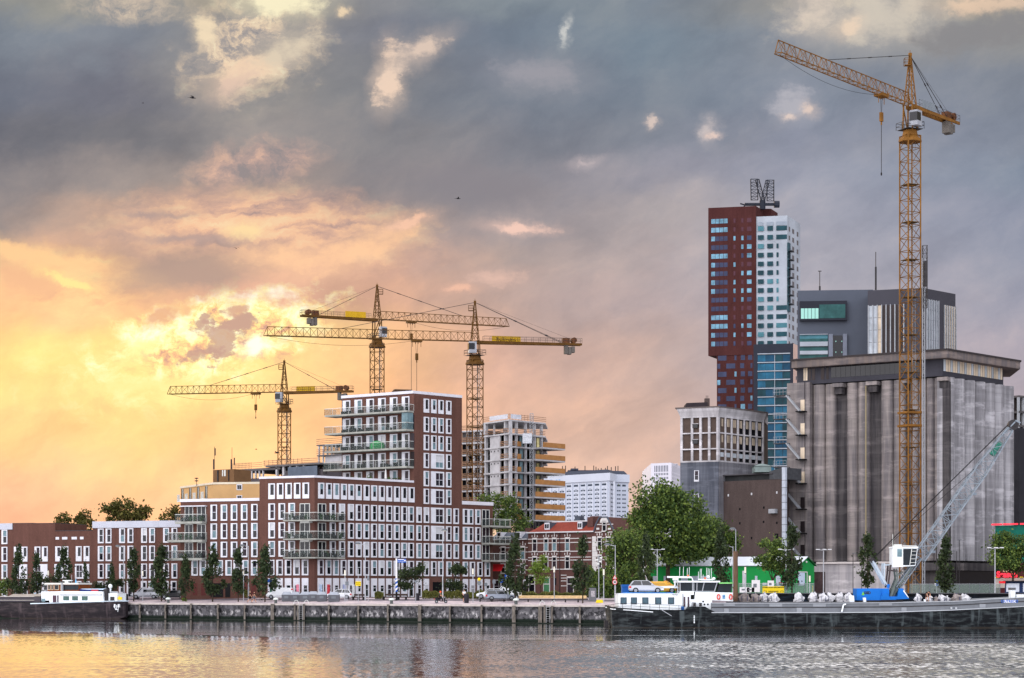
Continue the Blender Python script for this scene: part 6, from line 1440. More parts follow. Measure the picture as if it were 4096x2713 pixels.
def broad(seed, blobs_, n, size, trunk, mat, name, label, loc, group=None, limbs=None, cat='tree'):
    rg = random.Random(seed); m_ = MB(); cl = []
    for (cx, cy, cz, rx, ry, rz) in blobs_:
        for _ in range(max(6, int(rx*rz*2.2))):
            v = Vector((rg.gauss(0,1), rg.gauss(0,1), rg.gauss(0,1))).normalized()*rg.uniform(.55,1.0)
            cl.append((Vector((cx+v.x*rx, cy+v.y*ry, cz+v.z*rz)), rg.uniform(.16,.30)*min(rx,rz)+.15))
    def spot():
        c, s_ = rg.choice(cl); return c + Vector((rg.gauss(0,s_), rg.gauss(0,s_), rg.gauss(0,s_*.75)))
    leaves(m_, rg, n, spot, size)
    t_ = MB(); th, tr = trunk; t_.tube((0,0,-.4),(0,0,th),tr,7,tr*.75)
    for (cx,cy,cz,rx,ry,rz) in (limbs or blobs_):
        t_.tube((0,0,th*.95), (cx*.6,cy*.6,th+(cz-th)*.55), tr*.5, 5, tr*.3); t_.tube((cx*.6,cy*.6,th+(cz-th)*.55), (cx,cy,cz+rz*.4), tr*.3, 4, .03)
    for c, s_ in rg.sample(cl, min(len(cl), 22)): t_.tube((c.x*.5, c.y*.5, th+(c.z-th)*.45), tuple(c), .06, 3, .015)
    return tree_local(name, label, cat, group, loc, (m_, t_), mat)
def gl(px, Y): return (*G(px, Y), ZG)
# big trees beside the mill: metres from trunk
broad(21, [(-1.5,0,14.8,3.6,3.5,3.0),(1.8,0,13.8,3.4,3.5,3.3),(-3.6,0,11.0,3.4,3.2,2.8),(3.6,0,10.5,3.4,3.2,3.0),(0,0,10.0,4.6,4,3.6),(-1,0,6.8,3.6,3,1.9),(3.5,0,7.3,2.6,3,1.6)], 21000, .28, (5.5,.42), LB, 'broad_tree', 'largest green broadleaf tree, beside the grey factory block', gl(2672, 322), 'broad trees beside the green shed')
broad(22, [(0,0,10.3,3.4,3.2,2.7),(2.6,0,8.4,2.8,3,2.4),(-2.2,0,8.0,2.8,3,2.2),(0.5,0,6.4,3.6,3,1.6)], 11000, .27, (3.4,.22), LB, 'broad_tree', 'round light green tree in front of the dark brick mill', gl(2818, 330), 'broad trees beside the green shed')
broad(23, [(-.6,0,8.6,2.8,3,2.6),(.6,0,5.6,3.3,3,2.3),(-1.4,0,4.4,2.2,2.5,1.6)], 6500, .23, (2.6,.28), LB, 'broad_tree', 'smaller dark tree just right of the gabled brick house', gl(2515, 312), 'broad trees beside the green shed')
broad(24, [(-.4,0,7.2,2.0,2,1.7),(1.5,0,6.2,1.4,2,1.2),(-.9,0,5.0,1.9,2,1.1),(1.3,0,4.6,1.9,2,.9)], 4200, .2, (2.6,.2), LB, 'broad_tree', 'two tiered tree in front of the right part of the green shed roof', gl(3090, 300), 'broad trees beside the green shed')
broad(25, [(0,0,8.2,3.2,2.6,1.9),(-1.4,0,6.4,2.8,2.4,1.7),(2.4,0,6.6,3,2.4,2.0),(0.3,0,4.9,2.4,2,1.2)], 7000, .22, (3.2,.22), LB, 'broad_tree', 'olive green tree half hiding the restaurant at the right edge', gl(4052, 315))
broad(31, [(0.6,0,15.6,2.4,2,1.9),(3.4,0,15.2,2.0,2,1.6),(-2.2,0,15.0,1.6,2,1.5)], 2600, .3, (11,.3), LO, 'background_tree', 'dark tree crown showing above the grey banded houses', gl(490, 372), 'trees behind the terraced houses')
broad(32, [(0,0,13.8,1.5,2,1.3),(-2.1,0,13.9,1.1,2,1.5),(2.0,0,13.9,1.3,2,1.5)], 1500, .28, (11,.3), LO, 'background_tree', 'dark tree crown above the lower brick house roof', gl(300, 372), 'trees behind the terraced houses')
broad(33, [(0,0,14.0,2.2,2,2.9)], 1500, .27, (11,.3), LO, 'background_tree', 'narrow dark crown peeping left of the balcony wing', gl(706, 378), 'trees behind the terraced houses')
broad(34, [(0,0,18.0,4.4,3,2.6),(2.2,0,15,3.4,3,2.6)], 5200, .26, (12,.4), LB, 'background_tree', 'rounded green tree rising behind the right end of the brick block', gl(1995, 415))
broad(35, [(0,0,5.4,.9,.9,1.6),(0,0,4.6,2.4,1.2,.55),(0,0,3.2,1.2,1,1.3)], 1500, .17, (3,.07), LY, 'young_tree', 'yellow green young tree before the red roofed houses', gl(2162, 334))
broad(36, [(0,0,2.9,2.4,1.6,1.5),(.5,0,4.2,1.5,1.3,.9),(-1.0,0,1.9,1.2,1,.7)], 2600, .18, (1.7,.1), LC, 'small_tree', 'spreading low tree before the brick block, right of the blue street sign', gl(1640, 312), 'small trees before the brick block')
broad(37, [(0,0,2.6,1.7,1.5,2.2),(.6,0,4.2,1.1,1.2,1.0)], 2400, .18, (1.4,.1), LC, 'small_tree', 'dark bushy tree in front of the tower entrance', gl(1812, 318), 'small trees before the brick block')
broad(38, [(0,0,2.0,1.2,1,.9),(2.0,0,2.4,1.3,1,.6)], 1300, .17, (1.5,.05), LC, 'climber_pergola', 'leafy pergola against the first grey banded house', gl(405, 331), cat='pergola plant')
broad(39, [(0,0,1.9,1.2,1,1.2)], 900, .18, (1.2,.07), LB, 'garden_shrub', 'bushy garden shrub at the far left edge behind the barge', gl(12, 335), 'garden shrubs', cat='shrub')
broad(40, [(0,0,2.3,1.1,1,1.2)], 800, .18, (1.2,.07), LC, 'garden_shrub', 'tall dark shrub beside the lantern post behind the white boat', gl(208, 331), 'garden shrubs', cat='shrub')
def hedge(label, px0, px1, d, h, wd, mat, n, name='hedge', group=None, size=.13):
    x0, y0, z0 = gp(px0, d); x1, y1, z1 = gp(px1, d); rg = random.Random(px0); m_ = MB(); L = math.hypot(x1-x0, y1-y0)
    def spot():
        t = rg.uniform(0,1); hh = h*(.85+.15*math.sin(t*L*1.3)+.12*math.sin(t*L*3.1)); zz = rg.uniform(0,1)**.6*hh
        return Vector((x0+(x1-x0)*t, y0+(y1-y0)*t+rg.uniform(-wd,wd), z0+(z1-z0)*t+zz))
    leaves(m_, rg, n, spot, size)
    return tag(m_.build(name, mat), label, name.replace('_', ' '), group)
hedge('long clipped olive hedge in front of the brick block, behind the scooter', 1690, 1935, 12.5, 1.15, .5, LG, 5200)
hedge('small round clipped bush beside the long dark bench', 1500, 1534, 11.8, 1.05, .5, LG, 900, 'bush')
hedge('tall weedy shrub against the left wing, beside the dark parked car', 745, 790, 12.5, 2.1, .4, LG, 900, 'weed_shrub', 'weedy shrubs at the wall foot')
hedge('dry weedy shrub left of the garage door', 795, 826, 12.5, 1.9, .4, LG, 600, 'weed_shrub', 'weedy shrubs at the wall foot')
hedge('weedy shrub between the garage door and the tall lamp', 935, 990, 12.5, 1.5, .4, LG, 800, 'weed_shrub', 'weedy shrubs at the wall foot')
hedge('small grass tuft on the quay under the left wing', 728, 746, 4.5, .5, .3, LY, 250, 'grass_tuft', size=.1)
hedge('dense green shrubbery behind the fence, right of the brick houses', 2345, 2600, 20, 4.3, 1.4, LB, 9000, 'shrubbery', size=.2)
hedge('clipped low hedge in front of the red roofed houses', 2075, 2345, 26, 1.0, .5, LG, 4200)
m_ = MB(); a = gp(2076, 16, .05); b = gp(2345, 14.5, .05); m_.hexa([(a[0],a[1]-1.2,ZG),(b[0],b[1]-1.2,ZG),(b[0],b[1]+2,ZG),(a[0],a[1]+2,ZG),(a[0],a[1]-1.0,ZG+.35),(b[0],b[1]-1.0,ZG+.35),(b[0],b[1]+1.8,ZG+.4),(a[0],a[1]+1.8,ZG+.4)])
tag(m_.build('dry_grass', mk('dry_grass', (196,168,124), .9, .25, 3)), 'strip of dry straw coloured grass along the road', 'grass strip', kind='stuff')
# ------------------------------------------------------------------ street furniture
GALV = mk('galvanised', (168, 172, 178), .4, .08); LAMPH = mk('lamp_head', (96, 100, 106), .4, .1); LENS = mk('lamp_glass', (226, 222, 206), .3, 0)
def armlamp(label, px, d, top_py, arm, base=None, dark=True):
    x, y, z = base or gp(px, d); t = thing('street_lamp', label, 'street lamp', (x,y,z), 'tall street lamps along the quay'); zt_ = Zp(top_py, y)
    m_ = MB(); m_.tube((x,y,z-.2),(x,y,z+2),.10,7); m_.tube((x,y,z+2),(x,y,zt_),.07,6,.045); m_.build('pole', GALV, t)
    m_ = MB(); m_.tube((x,y,zt_-.15),(x+arm*.75,y-.2,zt_+.05),.045,5); m_.build('arm', GALV, t)
    hx = x+arm; m_ = MB(); m_.loft([[(hx+q*.42*math.cos(a), y-.25+q*.2*math.sin(a), zt_+dz_) for a in [k*math.pi/4 for k in range(8)]] for q, dz_ in ((.5,.24),(.8,.16),(1.1,.02),(1.0,-.04))]); h_ = m_.build('lamp_head', LAMPH, t)
    m_ = MB(); m_.ball((hx, y-.25, zt_-.06), .26, .14, .07); m_.build('lamp_glass', LENS, h_)
    return t
armlamp('tall street lamp behind the grey steel box near the left boat bow', 494, 7, 2186, -.85)
armlamp('tall street lamp between two columnar trees right of the garage door', 994, 7.5, 2184, -.9)
armlamp('tall street lamp before the brick block, beside the yellow road sign', 1461, 8, 2176, -1.1)
armlamp('tallest looking street lamp, standing right of the blue street name sign', 1771, 7, 2122, .25)
armlamp('tall street lamp above the thirty speed sign at the gabled house', 2461, 9, 2181, -1.1)
armlamp('tall bright street lamp rising behind the brown mooring pile', 2943, 10, 2118, -.45, base=(*G(2943, 275), ZG))
armlamp('shorter street lamp just left of the mooring pile lamp', 2931, 14, 2186, -.9, base=(*G(2932, 282), ZG))
armlamp('thin white pole lamp at the left of the green shed', 2574, 10, 2167, .35, base=(*G(2574, 290), ZG))
def multilamp(label, px, Y, top_py, n=2):
    x, y = G(px, Y); t = thing('car_park_lamp', label, 'street lamp', (x,y,ZG), 'pale multi armed lamps by the silos'); zt_ = Zp(top_py, Y)
    m_ = MB(); m_.tube((x,y,ZG-.5),(x,y,zt_),.08,6,.06); m_.build('pole', GALV, t)
    for q in ([-1, 1] if n == 2 else [-1, 1, .1]):
        m_ = MB(); m_.tube((x,y,zt_-.15),(x+q*.6,y,zt_-.1),.04,4); m_.obox((x+q*.85,y-.2*(n==3),zt_-.04),(.5,.28,.12)); m_.build('lamp_arm', mk('lamp_white', (205,208,212), .4, .05), t)
multilamp('twin armed lamp in front of the left end of the green shed', 2629, 300, 2196)
multilamp('twin headed lamp beside the columnar tree at the shed gable', 3144, 285, 2196)
multilamp('three armed pale lamp in front of the silo loading door', 3294, 290, 2197, 3)
multilamp('three armed pale lamp at the right, before the maroon restaurant', 3980, 275, 2190, 3)
def thinpole(label, px, Y, y0, y1, hd=.25):
    x, y = G(px, Y); t = thing('lamp_post', label, 'lamp post', (x,y,ZG), 'thin dark lamp posts at the silo base'); m_ = MB(); m_.tube((x,y,ZG),(x,y,Zp(y1,Y)),.06,5); m_.build('pole', STEEL, t)
    m_ = MB(); m_.obox((x+hd*.7,y,Zp(y1,Y)),(.6,.25,.1)); m_.build('lamp_head', LAMPH, t)
thinpole('thin dark lamp post left of the tree at the silo base', 3412, 318, 0, 2213); thinpole('thin dark lamp post just beside the tree at the silo base', 3447, 318, 0, 2202, .05)
thinpole('grey lamp post right of the tower crane mast', 3746, 300, 0, 2160, -.05); thinpole('slender grey lamp post right of the second silo tree', 3827, 318, 0, 2205, -.8)
thinpole('slender grey lamp post at the dark silo ground floor', 3837, 322, 0, 2160, .05)
def lantern(label, px, d, top_py):
    x, y, z = gp(px, d); t = thing('lantern_post', label, 'lantern post', (x,y,z), 'slim lantern posts on the quay'); zt_ = Zp(top_py, y)
    m_ = MB(); m_.tube((x,y,z-.1),(x,y,zt_-.9),.055,6); m_.build('pole', GALV, t)
    m_ = MB(); m_.tube((x,y,zt_-.9),(x,y,zt_-.1),.12,8); l_ = m_.build('lantern_glass', LENS, t); m_ = MB(); m_.tube((x,y,zt_-.1),(x,y,zt_),.15,8); m_.tube((x,y,zt_-.97),(x,y,zt_-.9),.11,8); m_.build('lantern_cap', STEEL, l_)
for px, tp, lb in ((193,2280,'slim lantern post behind the white boat cabin roof'),(571,2281,'slim lantern post in front of the silver van'),(974,2277,'slim lantern post left of the two walking people'),(1380,2278,'slim lantern post behind the white hatchback'),
                   (1892,2272,'slim lantern post right of the litter bin before the brick block'),(2217,2264,'slim lantern post in front of the red roofed houses'),(2415,2274,'slim lantern post near the barge stern'),(3239,2300,'slim lantern post at the shed gable end'),(2981,2265,'slim lantern post right of the brown mooring pile')):
    lantern(lb, px, 4.2 if px not in (2217, 3239, 2981) else 9, tp)
SBLU = mk('sign_blue2', (30, 88, 178), .4, .03); SRED = mk('sign_red', (190, 40, 50), .4, .03); SWHT = mk('sign_white', (214, 214, 216), .4, .03); SYEL = mk('sign_yellow', (224,196,38), .5, .05); SBK = mk('sign_black', (20,20,22), .5, 0); SGR = mk('sign_backs', (110,116,122), .5, .1)
def post(t, x, y, z, zt_, r=.04, mat=None, name='pole'): m_ = MB(); m_.tube((x,y,z),(x,y,zt_),r,6); return m_.build(name, mat or GALV, t)
def disc(t, x, y, z, r, mat, name='sign_plate', n=14, th=.04, yo=0, rim=None):
    m_ = MB(); m_.tube((x,y-.06-yo,z),(x,y-.06-yo-th,z),r,n); p_ = m_.build(name, rim or mat, t)
    if rim: m_ = MB(); m_.tube((x,y-.06-yo-th,z),(x,y-.07-yo-th,z),r*.74,n); m_.build('sign_face', mat, p_)
    return p_
def plate(t, x, y, z, w_, h, mat, name='sign_plate', yo=0): m_ = MB(); m_.box(x-w_/2,x+w_/2,y-.1-yo,y-.06-yo,z-h/2,z+h/2); return m_.build(name, mat, t)
def tri(t, x, y, z, r, down, rim, face):
    for k, (q, mt, nm) in enumerate(((1, rim, 'sign_plate'), (.62, face, 'sign_face'))):
        s_ = -1 if down else 1; m_ = MB(); pts = [(x-r*q, z-s_*r*.6*q), (x+r*q, z-s_*r*.6*q), (x, z+s_*r*1.1*q)]
        m_.sideprism(pts, y-.08-.02*k, y-.07-.02*k+.01); p_ = m_.build(nm, mt, t)
def sgn(label, px, d, kind='traffic_sign', cat='road sign', Y=None):
    b = gp(px, d) if Y is None else (*G(px, Y), ZG); return thing(kind, label, cat, b), b
t, (x,y,z) = sgn('yellow temporary road sign on a post between parked white car and bench', 1433, 4); post(t, x,y,z,Zp(2275,y)); p_ = plate(t, x,y,Zp(2335,y),.8,.65,SYEL); text('NACHT', .22, (x,y-.115,Zp(2335,y)+.12), (R(90),0,0), SBK, t); text('AFSLUITING', .13, (x,y-.115,Zp(2335,y)-.13), (R(90),0,0), SBK, t)
t, (x,y,z) = sgn('small grey sign post beside the tall lamp', 1473, 5); post(t, x,y,z,Zp(2303,y)); plate(t, x,y,Zp(2313,y),.3,.7,SGR)
t, (x,y,z) = sgn('grey sign on a post at the right end of the containers', 1388, 6); post(t, x,y,z,Zp(2326,y)); plate(t, x,y,Zp(2334,y),.5,.55,SGR)
t, (x,y,z) = sgn('blue and white street name sign on a tall striped post', 1586, 8, 'street_name_sign', 'street sign'); zt_ = Zp(2234,y)
post(t, x,y,z,z+1.3,.14,SBK,'post_foot'); post(t, x,y,z+1.3,z+3.2,.15,SBLU,'striped_section'); post(t, x,y,z+3.2,zt_,.14,SWHT)
m_ = MB()
for k in range(3): m_.hexa([(x-.16,y-.17,z+1.4+k*.62),(x+.16,y-.17,z+1.65+k*.62),(x+.16,y-.1,z+1.65+k*.62),(x-.16,y-.1,z+1.4+k*.62),(x-.16,y-.17,z+1.7+k*.62),(x+.16,y-.17,z+1.95+k*.62),(x+.16,y-.1,z+1.95+k*.62),(x-.16,y-.1,z+1.7+k*.62)])
m_.build('white_stripe', SWHT, t)
m_ = MB(); m_.box(x+.16,x+1.38,y-.12,y+.12,Zp(2251,y),Zp(2236,y)); m_.build('name_plate', SBLU, t); m_ = MB(); m_.box(x+.22,x+1.1,y-.14,y-.125,Zp(2240,y),Zp(2237,y)); m_.build('white_strip', SWHT, t)
text('Rotterdam', .2, (x+.62,y-.14,Zp(2246,y)), (R(90),0,0), SWHT, t); disc(t, x+1.22, y-.08, Zp(2243,y), .12, SWHT, 'logo_disc')
t, (x,y,z) = sgn('triangular sign seen from behind on a white post, left of the litter bin', 1663, 4); post(t, x,y,z,Zp(2322,y)); tri(t, x,y,Zp(2327,y),.3,True,SGR,SGR)
t, (x,y,z) = sgn('orange lamp above a round grey sign back, right before the brick end', 1917, 7); post(t, x,y,z,Zp(2316,y)); disc(t, x,y,Zp(2333,y),.3,SGR); m_ = MB(); m_.ball((x,y-.1,Zp(2318,y)),.24); m_.build('orange_beacon', SYEL, t)
t, (x,y,z) = sgn('small round sign back on a thin post at the brick end wall', 1943, 9); post(t, x,y,z,Zp(2330,y)); disc(t, x,y,Zp(2338,y),.26,SGR)
t, (x,y,z) = sgn('small blue street name plate post at the red awning', 1976, 12); post(t, x,y,z,Zp(2318,y)); plate(t, x,y,Zp(2328,y),.45,.5,SGR)
t, (x,y,z) = sgn('round blue cycle path sign left of the crossing signs', 2004, 10); post(t, x,y,z,Zp(2318,y)); disc(t, x,y,Zp(2322,y),.32,SBLU); m_ = MB(); m_.tube((x-.1,y-.12,Zp(2323,y)),(x-.1,y-.11,Zp(2323,y)),.09,8); m_.tube((x+.1,y-.12,Zp(2323,y)),(x+.1,y-.11,Zp(2323,y)),.09,8); m_.build('cycle_symbol', SWHT, t)
t, (x,y,z) = sgn('stacked signs, blue crossing on top and give way triangle below', 2027, 8); post(t, x,y,z,Zp(2292,y)); plate(t, x+.05,y,Zp(2308,y),.62,.62,SBLU,'crossing_sign'); tri(t, x+.05,y-.06,Zp(2309,y),.24,False,SWHT,SBK)
plate(t, x,y,Zp(2327,y),.62,.75,SWHT,'white_panel'); disc(t, x,y-.06,Zp(2327,y),.2,SWHT,'zone_sign',rim=SBK); tri(t, x,y,Zp(2341,y),.34,True,SRED,SWHT)
t, (x,y,z) = sgn('red warning triangle above a round 30 speed limit sign', 2459, 6); post(t, x,y,z,Zp(2300,y)); tri(t, x,y,Zp(2311,y),.34,False,SRED,SWHT); disc(t, x,y,Zp(2329,y),.34,SWHT,'speed_sign',rim=SRED); text('30', .36, (x,y-.125,Zp(2329,y)), (R(90),0,0), SBK, t, bold=.012)
m_ = MB(); m_.box(x-.02,x+.02,y-.125,y-.115,Zp(2314,y),Zp(2308,y)); m_.build('warning_symbol', SBK, t)
t, (x,y,z) = sgn('tall camera pole with several white floodlights, left of the barge stern', 2395, 6, 'camera_mast', 'camera mast'); post(t, x,y,z,Zp(2222,y),.06)
for q, zz in ((-.25,2240),(.2,2246),(-.1,2256),(.28,2232)): m_ = MB(); m_.obox((x+q,y,Zp(zz,y)),(.35,.25,.22)); m_.build('floodlight', RAIL, t)
for px, lb in ((3080,'white notice board on a post behind the barge, left one'),): pass
for px, py, w_, h, mt, lb in ((3023,2345,1.1,1.6,SWHT,'tall white notice panel in front of the green shed, left of the yellow banner'),(3083,2338,.85,1.0,SWHT,'smaller white notice panel above the yellow banner'),(2978,2360,1.3,.7,SWHT,'white framed panel beside the slim lantern near the pile'),(3002,2360,1.0,.6,SWHT,'small white sign with a dark mark on the green fence')):
    t, (x,y,z) = sgn(lb, px, 0, 'notice_board', 'notice board', Y=272); post(t, x,y,z,Zp(py,y)); plate(t, x,y,Zp(py,y),w_,h,mt)
    m_ = MB(); m_.box(x-w_*.3,x+w_*.1,y-.13,y-.105,Zp(py,y)-h*.1,Zp(py,y)+h*.2); m_.build('printed_mark', SGR, t)
t, (x,y,z) = sgn('give way sign beside the yellow banner', 3127, 0, Y=275); post(t, x,y,z,Zp(2325,y)); tri(t, x,y,Zp(2336,y),.36,True,SRED,SWHT)
t, (x,y,z) = sgn('narrow blue and white parking sign on a pole at the silo base', 3746, 0, Y=298); plate(t, x,y,Zp(2333,y),.5,.8,SBLU); plate(t, x-.2,y-.02,Zp(2333,y),.14,.8,SWHT,'white_strip'); post(t, x,y,z,Zp(2322,y))
# banner and fences
t = thing('banner', 'yellow banner with dark lettering hung on the fence before the green shed', 'banner', (*G(3092, 270), ZG)); x0, y0 = G(3050,270); x1, _ = G(3136,270)
m_ = MB(); m_.box(x0, x1, 269.9, 270, Zp(2372,270), Zp(2346,270)); m_.build('banner_cloth', SYEL, t)
text('DIT PROJECT WORDT GEREALISEERD DOOR', .145, ((x0+x1)/2, 269.88, Zp(2350.5,270)), (R(90),0,0), SBK, t, bold=.004); text('HEIJMANS', .3, ((x0+x1)/2, 269.88, Zp(2367,270)), (R(90),0,0), SBK, t)
m_ = MB()
for a in (3055, 3122): 
    q = G(a,270)[0]; m_.box(q,q+.35,269.87,269.89,Zp(2363,270)-.03,Zp(2363,270)); m_.box(q,q+.04,269.87,269.89,Zp(2370,270),Zp(2363,270)-.04); m_.box(q+.31,q+.35,269.87,269.89,Zp(2370,270),Zp(2363,270)-.04)
m_.build('printed_mark', SBK, t)
FMESH = glassmat('fence_mesh', (128,146,140), .34, .6)
def fence(label, px0, Y0, px1, Y1, h, n, zz=None):
    a, b = G(px0,Y0), G(px1,Y1); z = ZG if zz is None else zz; t = thing('fence', label, 'fence', (*a, z), 'mesh site fences'); m_ = MB(); fc = Face(a, b)
    fc.box(m_, 0, fc.L, z+.1, z+h-.05, -.01, .01); m_.build('mesh_panel', FMESH, t)
    for k in range(n+1): m_ = MB(); p = fc.P(fc.L*k/n, 0, .03); m_.tube((p[0],p[1],z),(p[0],p[1],z+h+.1),.045,4); m_.build('fence_post', SGR, t)
    m_ = MB(); m_.tube(fc.P(0,z+h,.0), fc.P(fc.L,z+h,.0), .03, 4); m_.build('top_rail', GALV, t)
fence('mesh site fence between the brick house and the barge stern', 2356, 296, 2512, 286, 2.0, 5, 3.6); fence('mesh fence in front of the long green shed', 2955, 272, 3256, 272, 2.0, 8); fence('mesh fence at the foot of the silos and tower crane', 3640, 290, 4000, 284, 2.0, 9)
t = thing('utility_cabinet', 'grey cabinet at the left end of the mesh fence', 'cabinet', gp(2370, 8)); x,y,z = gp(2370,8); m_ = MB(); m_.obox((x,y,z+.9),(1.0,.6,1.8)); m_.build('cabinet_body', mk('cabinet_grey', (122,124,128), .6, .12, 2), t); m_ = MB(); m_.box(x-.2,x+.3,y-.33,y-.305,z+.6,z+1.4); m_.build('poster', mk('poster_pale', (190,186,190), .6, .4, 4), t)
t = thing('concrete_block', 'yellow painted block at the foot of the camera mast', 'block', gp(2398, 5)); x,y,z = gp(2398,5); m_ = MB(); m_.loft([[(x-.5,y-.3,z),(x+.5,y-.3,z),(x+.5,y+.3,z),(x-.5,y+.3,z)],[(x-.38,y-.2,z+.4),(x+.38,y-.2,z+.4),(x+.38,y+.2,z+.4),(x-.38,y+.2,z+.4)]]); m_.build('block', SYEL, t)
# low crash rail
cr_ = thing('crash_rail', 'long low dark rail on short posts along the road', 'crash rail', gp(2060, 6.5))
a, b = gp(1908, 6.5), gp(2350, 5.5); fc = Face(a[:2], b[:2]); m_ = MB(); zz = (a[2]+b[2])/2
fc.box(m_, 0, fc.L, zz+.32, zz+.46, -.12, .12); m_.build('rail_beam', STEEL, cr_)
for k in range(9): m_ = MB(); fc.box(m_, .5+k*fc.L/9, .65+k*fc.L/9, zz-.4, zz+.318, -.06, .06); m_.build('rail_post', STEEL, cr_)
# bollards
BOLW = mk('bollard_white', (206, 214, 210), .5, .12, 6); BOLG = mk('bollard_stem', (84, 88, 88), .7, .25, 3)
pb = thing('mooring_bollard', 'x', 'bollard', (0,0,0), 'white capped mooring bollards')
m_ = MB(); m_.loft([[(q*math.cos(a), q*math.sin(a), z) for a in [k*math.pi/5 for k in range(10)]] for q, z in ((.26,-.1),(.22,.1),(.2,.45),(.26,.5))]); m_.build('stem', BOLG, pb, smooth=False, local=True)
m_ = MB(); m_.loft([[(q*math.cos(a), q*.9*math.sin(a), z) for a in [k*math.pi/5 for k in range(10)]] for q, z in ((.3,.5),(.42,.56),(.40,.68),(.22,.8),(.04,.84))]); m_.build('cap', BOLW, pb, smooth=True, local=True)
for i, (px, lb) in enumerate(((673,'white capped bollard below the dark parked car'),(1103,'white capped bollard between the walking people and the wall ladder'),(1566,'white capped bollard left of the scooter rider'),(2064,'white capped bollard below the grey parked car'))):
    p = gp(px, .95)
    if i == 0: pb.location = p; pb['label'] = lb
    else: dup(pb, p, 0, lb)
# recycling containers
CTN = mk('container_grey', (92, 94, 100), .6, .12, 1); LID = mk('container_lid', (150,156,166), .5, .1, 2)
pc = thing('recycling_container', 'x', 'container', (0,0,0), 'grey recycling containers on the quay')
m_ = MB(); m_.loft([[(-.68,-.6,0),(.68,-.6,0),(.68,.6,0),(-.68,.6,0)],[(-.72,-.64,1.0),(.72,-.64,1.0),(.72,.64,1.0),(-.72,.64,1.0)]]); m_.build('container_body', CTN, pc, local=True)
m_ = MB(); m_.loft([[(-.71,-.63,1.004),(.71,-.63,1.004),(.71,.63,1.004),(-.71,.63,1.004)],[(-.45,-.35,1.45),(.45,-.35,1.45),(.45,.35,1.45),(-.45,.35,1.45)]]); m_.build('lid', LID, pc, local=True)
m_ = MB(); m_.box(-.3,.3,-.665,-.645,.45,.8); m_.build('label_plate', SGR, pc, local=True)
for i, (px, d, lb) in enumerate(((1147,5.4,'leftmost grey recycling container, beside the small white van'),(1182,5.3,'second grey recycling container from the left'),(1222,5.4,'middle grey recycling container, widest looking'),(1254,6.2,'fourth recycling container, just left of the gap'),(1288,5.4,'grey recycling container just right of the gap'),(1336,5.0,'rightmost grey recycling container, before the white hatchback'))):
    p = gp(px, d)
    if i == 0: pc.location = p; pc['label'] = lb; pc.scale = (1.0,1.0,1.0)
    else: dup(pc, p, 0, lb, scale=(1.15 if i in (2,5) else 1.0,1,1))
# grey box and bin, benches
t = thing('pump_box', 'large grey steel box with a blue notice at the boat bow', 'utility box', gp(482, 1.5)); x,y,z = gp(482,1.8); m_ = MB(); m_.obox((x,y,z+.75),(1.7,.9,1.5)); m_.build('box_body', mk('box_grey', (120,120,128), .6, .08), t)
m_ = MB(); m_.box(x-.15,x+.35,y-.48,y-.455,z+.6,z+1.25); m_.build('blue_notice', SBLU, t); m_ = MB(); m_.ball((x+.1,y-.485,z+.93), .16,.01,.12); m_.build('notice_symbol', SWHT, t); m_ = MB(); m_.box(x+.87,x+1.15,y-.3,y+.3,z,z+1.3); m_.build('side_box', SBK, t)
for px, d, h, lb in ((1669,8,1.0,'dark round litter bin at the left end of the hedge'),(1866,3.4,1.2,'dark round litter bin beside the man in white')):
    x,y,z = gp(px,d); t = thing('litter_bin', lb, 'litter bin', (x,y,z), 'dark litter bins'); m_ = MB(); m_.tube((x,y,z),(x,y,z+h),.32,10,.34); m_.build('bin_body', mk('bin_dark', (44,42,48), .6, .1), t); m_ = MB(); m_.tube((x,y,z+h),(x,y,z+h+.1),.37,10,.25); m_.build('bin_lid', STEEL, t)
def bench(label, px0, px1, d):
    x0,y0,z0 = gp(px0,d); x1,y1,z1 = gp(px1,d); t = thing('bench', label, 'bench', (x0,y0,z0), 'dark wooden benches'); fc = Face((x0,y0),(x1,y1)); z = (z0+z1)/2; BW = mk('bench_wood', (62,50,46), .8, .2)
    m_ = MB(); fc.box(m_, 0, fc.L, z+.42, z+.5, -.25, .25); m_.build('seat', BW, t); m_ = MB(); fc.box(m_, 0, fc.L, z+.62, z+.9, -.3, -.24); m_.build('backrest', BW, t)
    n = max(2, int(fc.L/1.4))
    for k in range(n+1): m_ = MB(); q = (fc.L-.1)*k/n; fc.box(m_, q, q+.1, z-.15, z+.418, -.2, .2); fc.box(m_, q, q+.06, z+.5, z+.618, -.3, -.25); m_.build('leg', STEEL, t)
bench('dark bench just right of the yellow road sign', 1412, 1455, 9); bench('long dark bench behind the blue street sign post', 1534, 1625, 9.5)

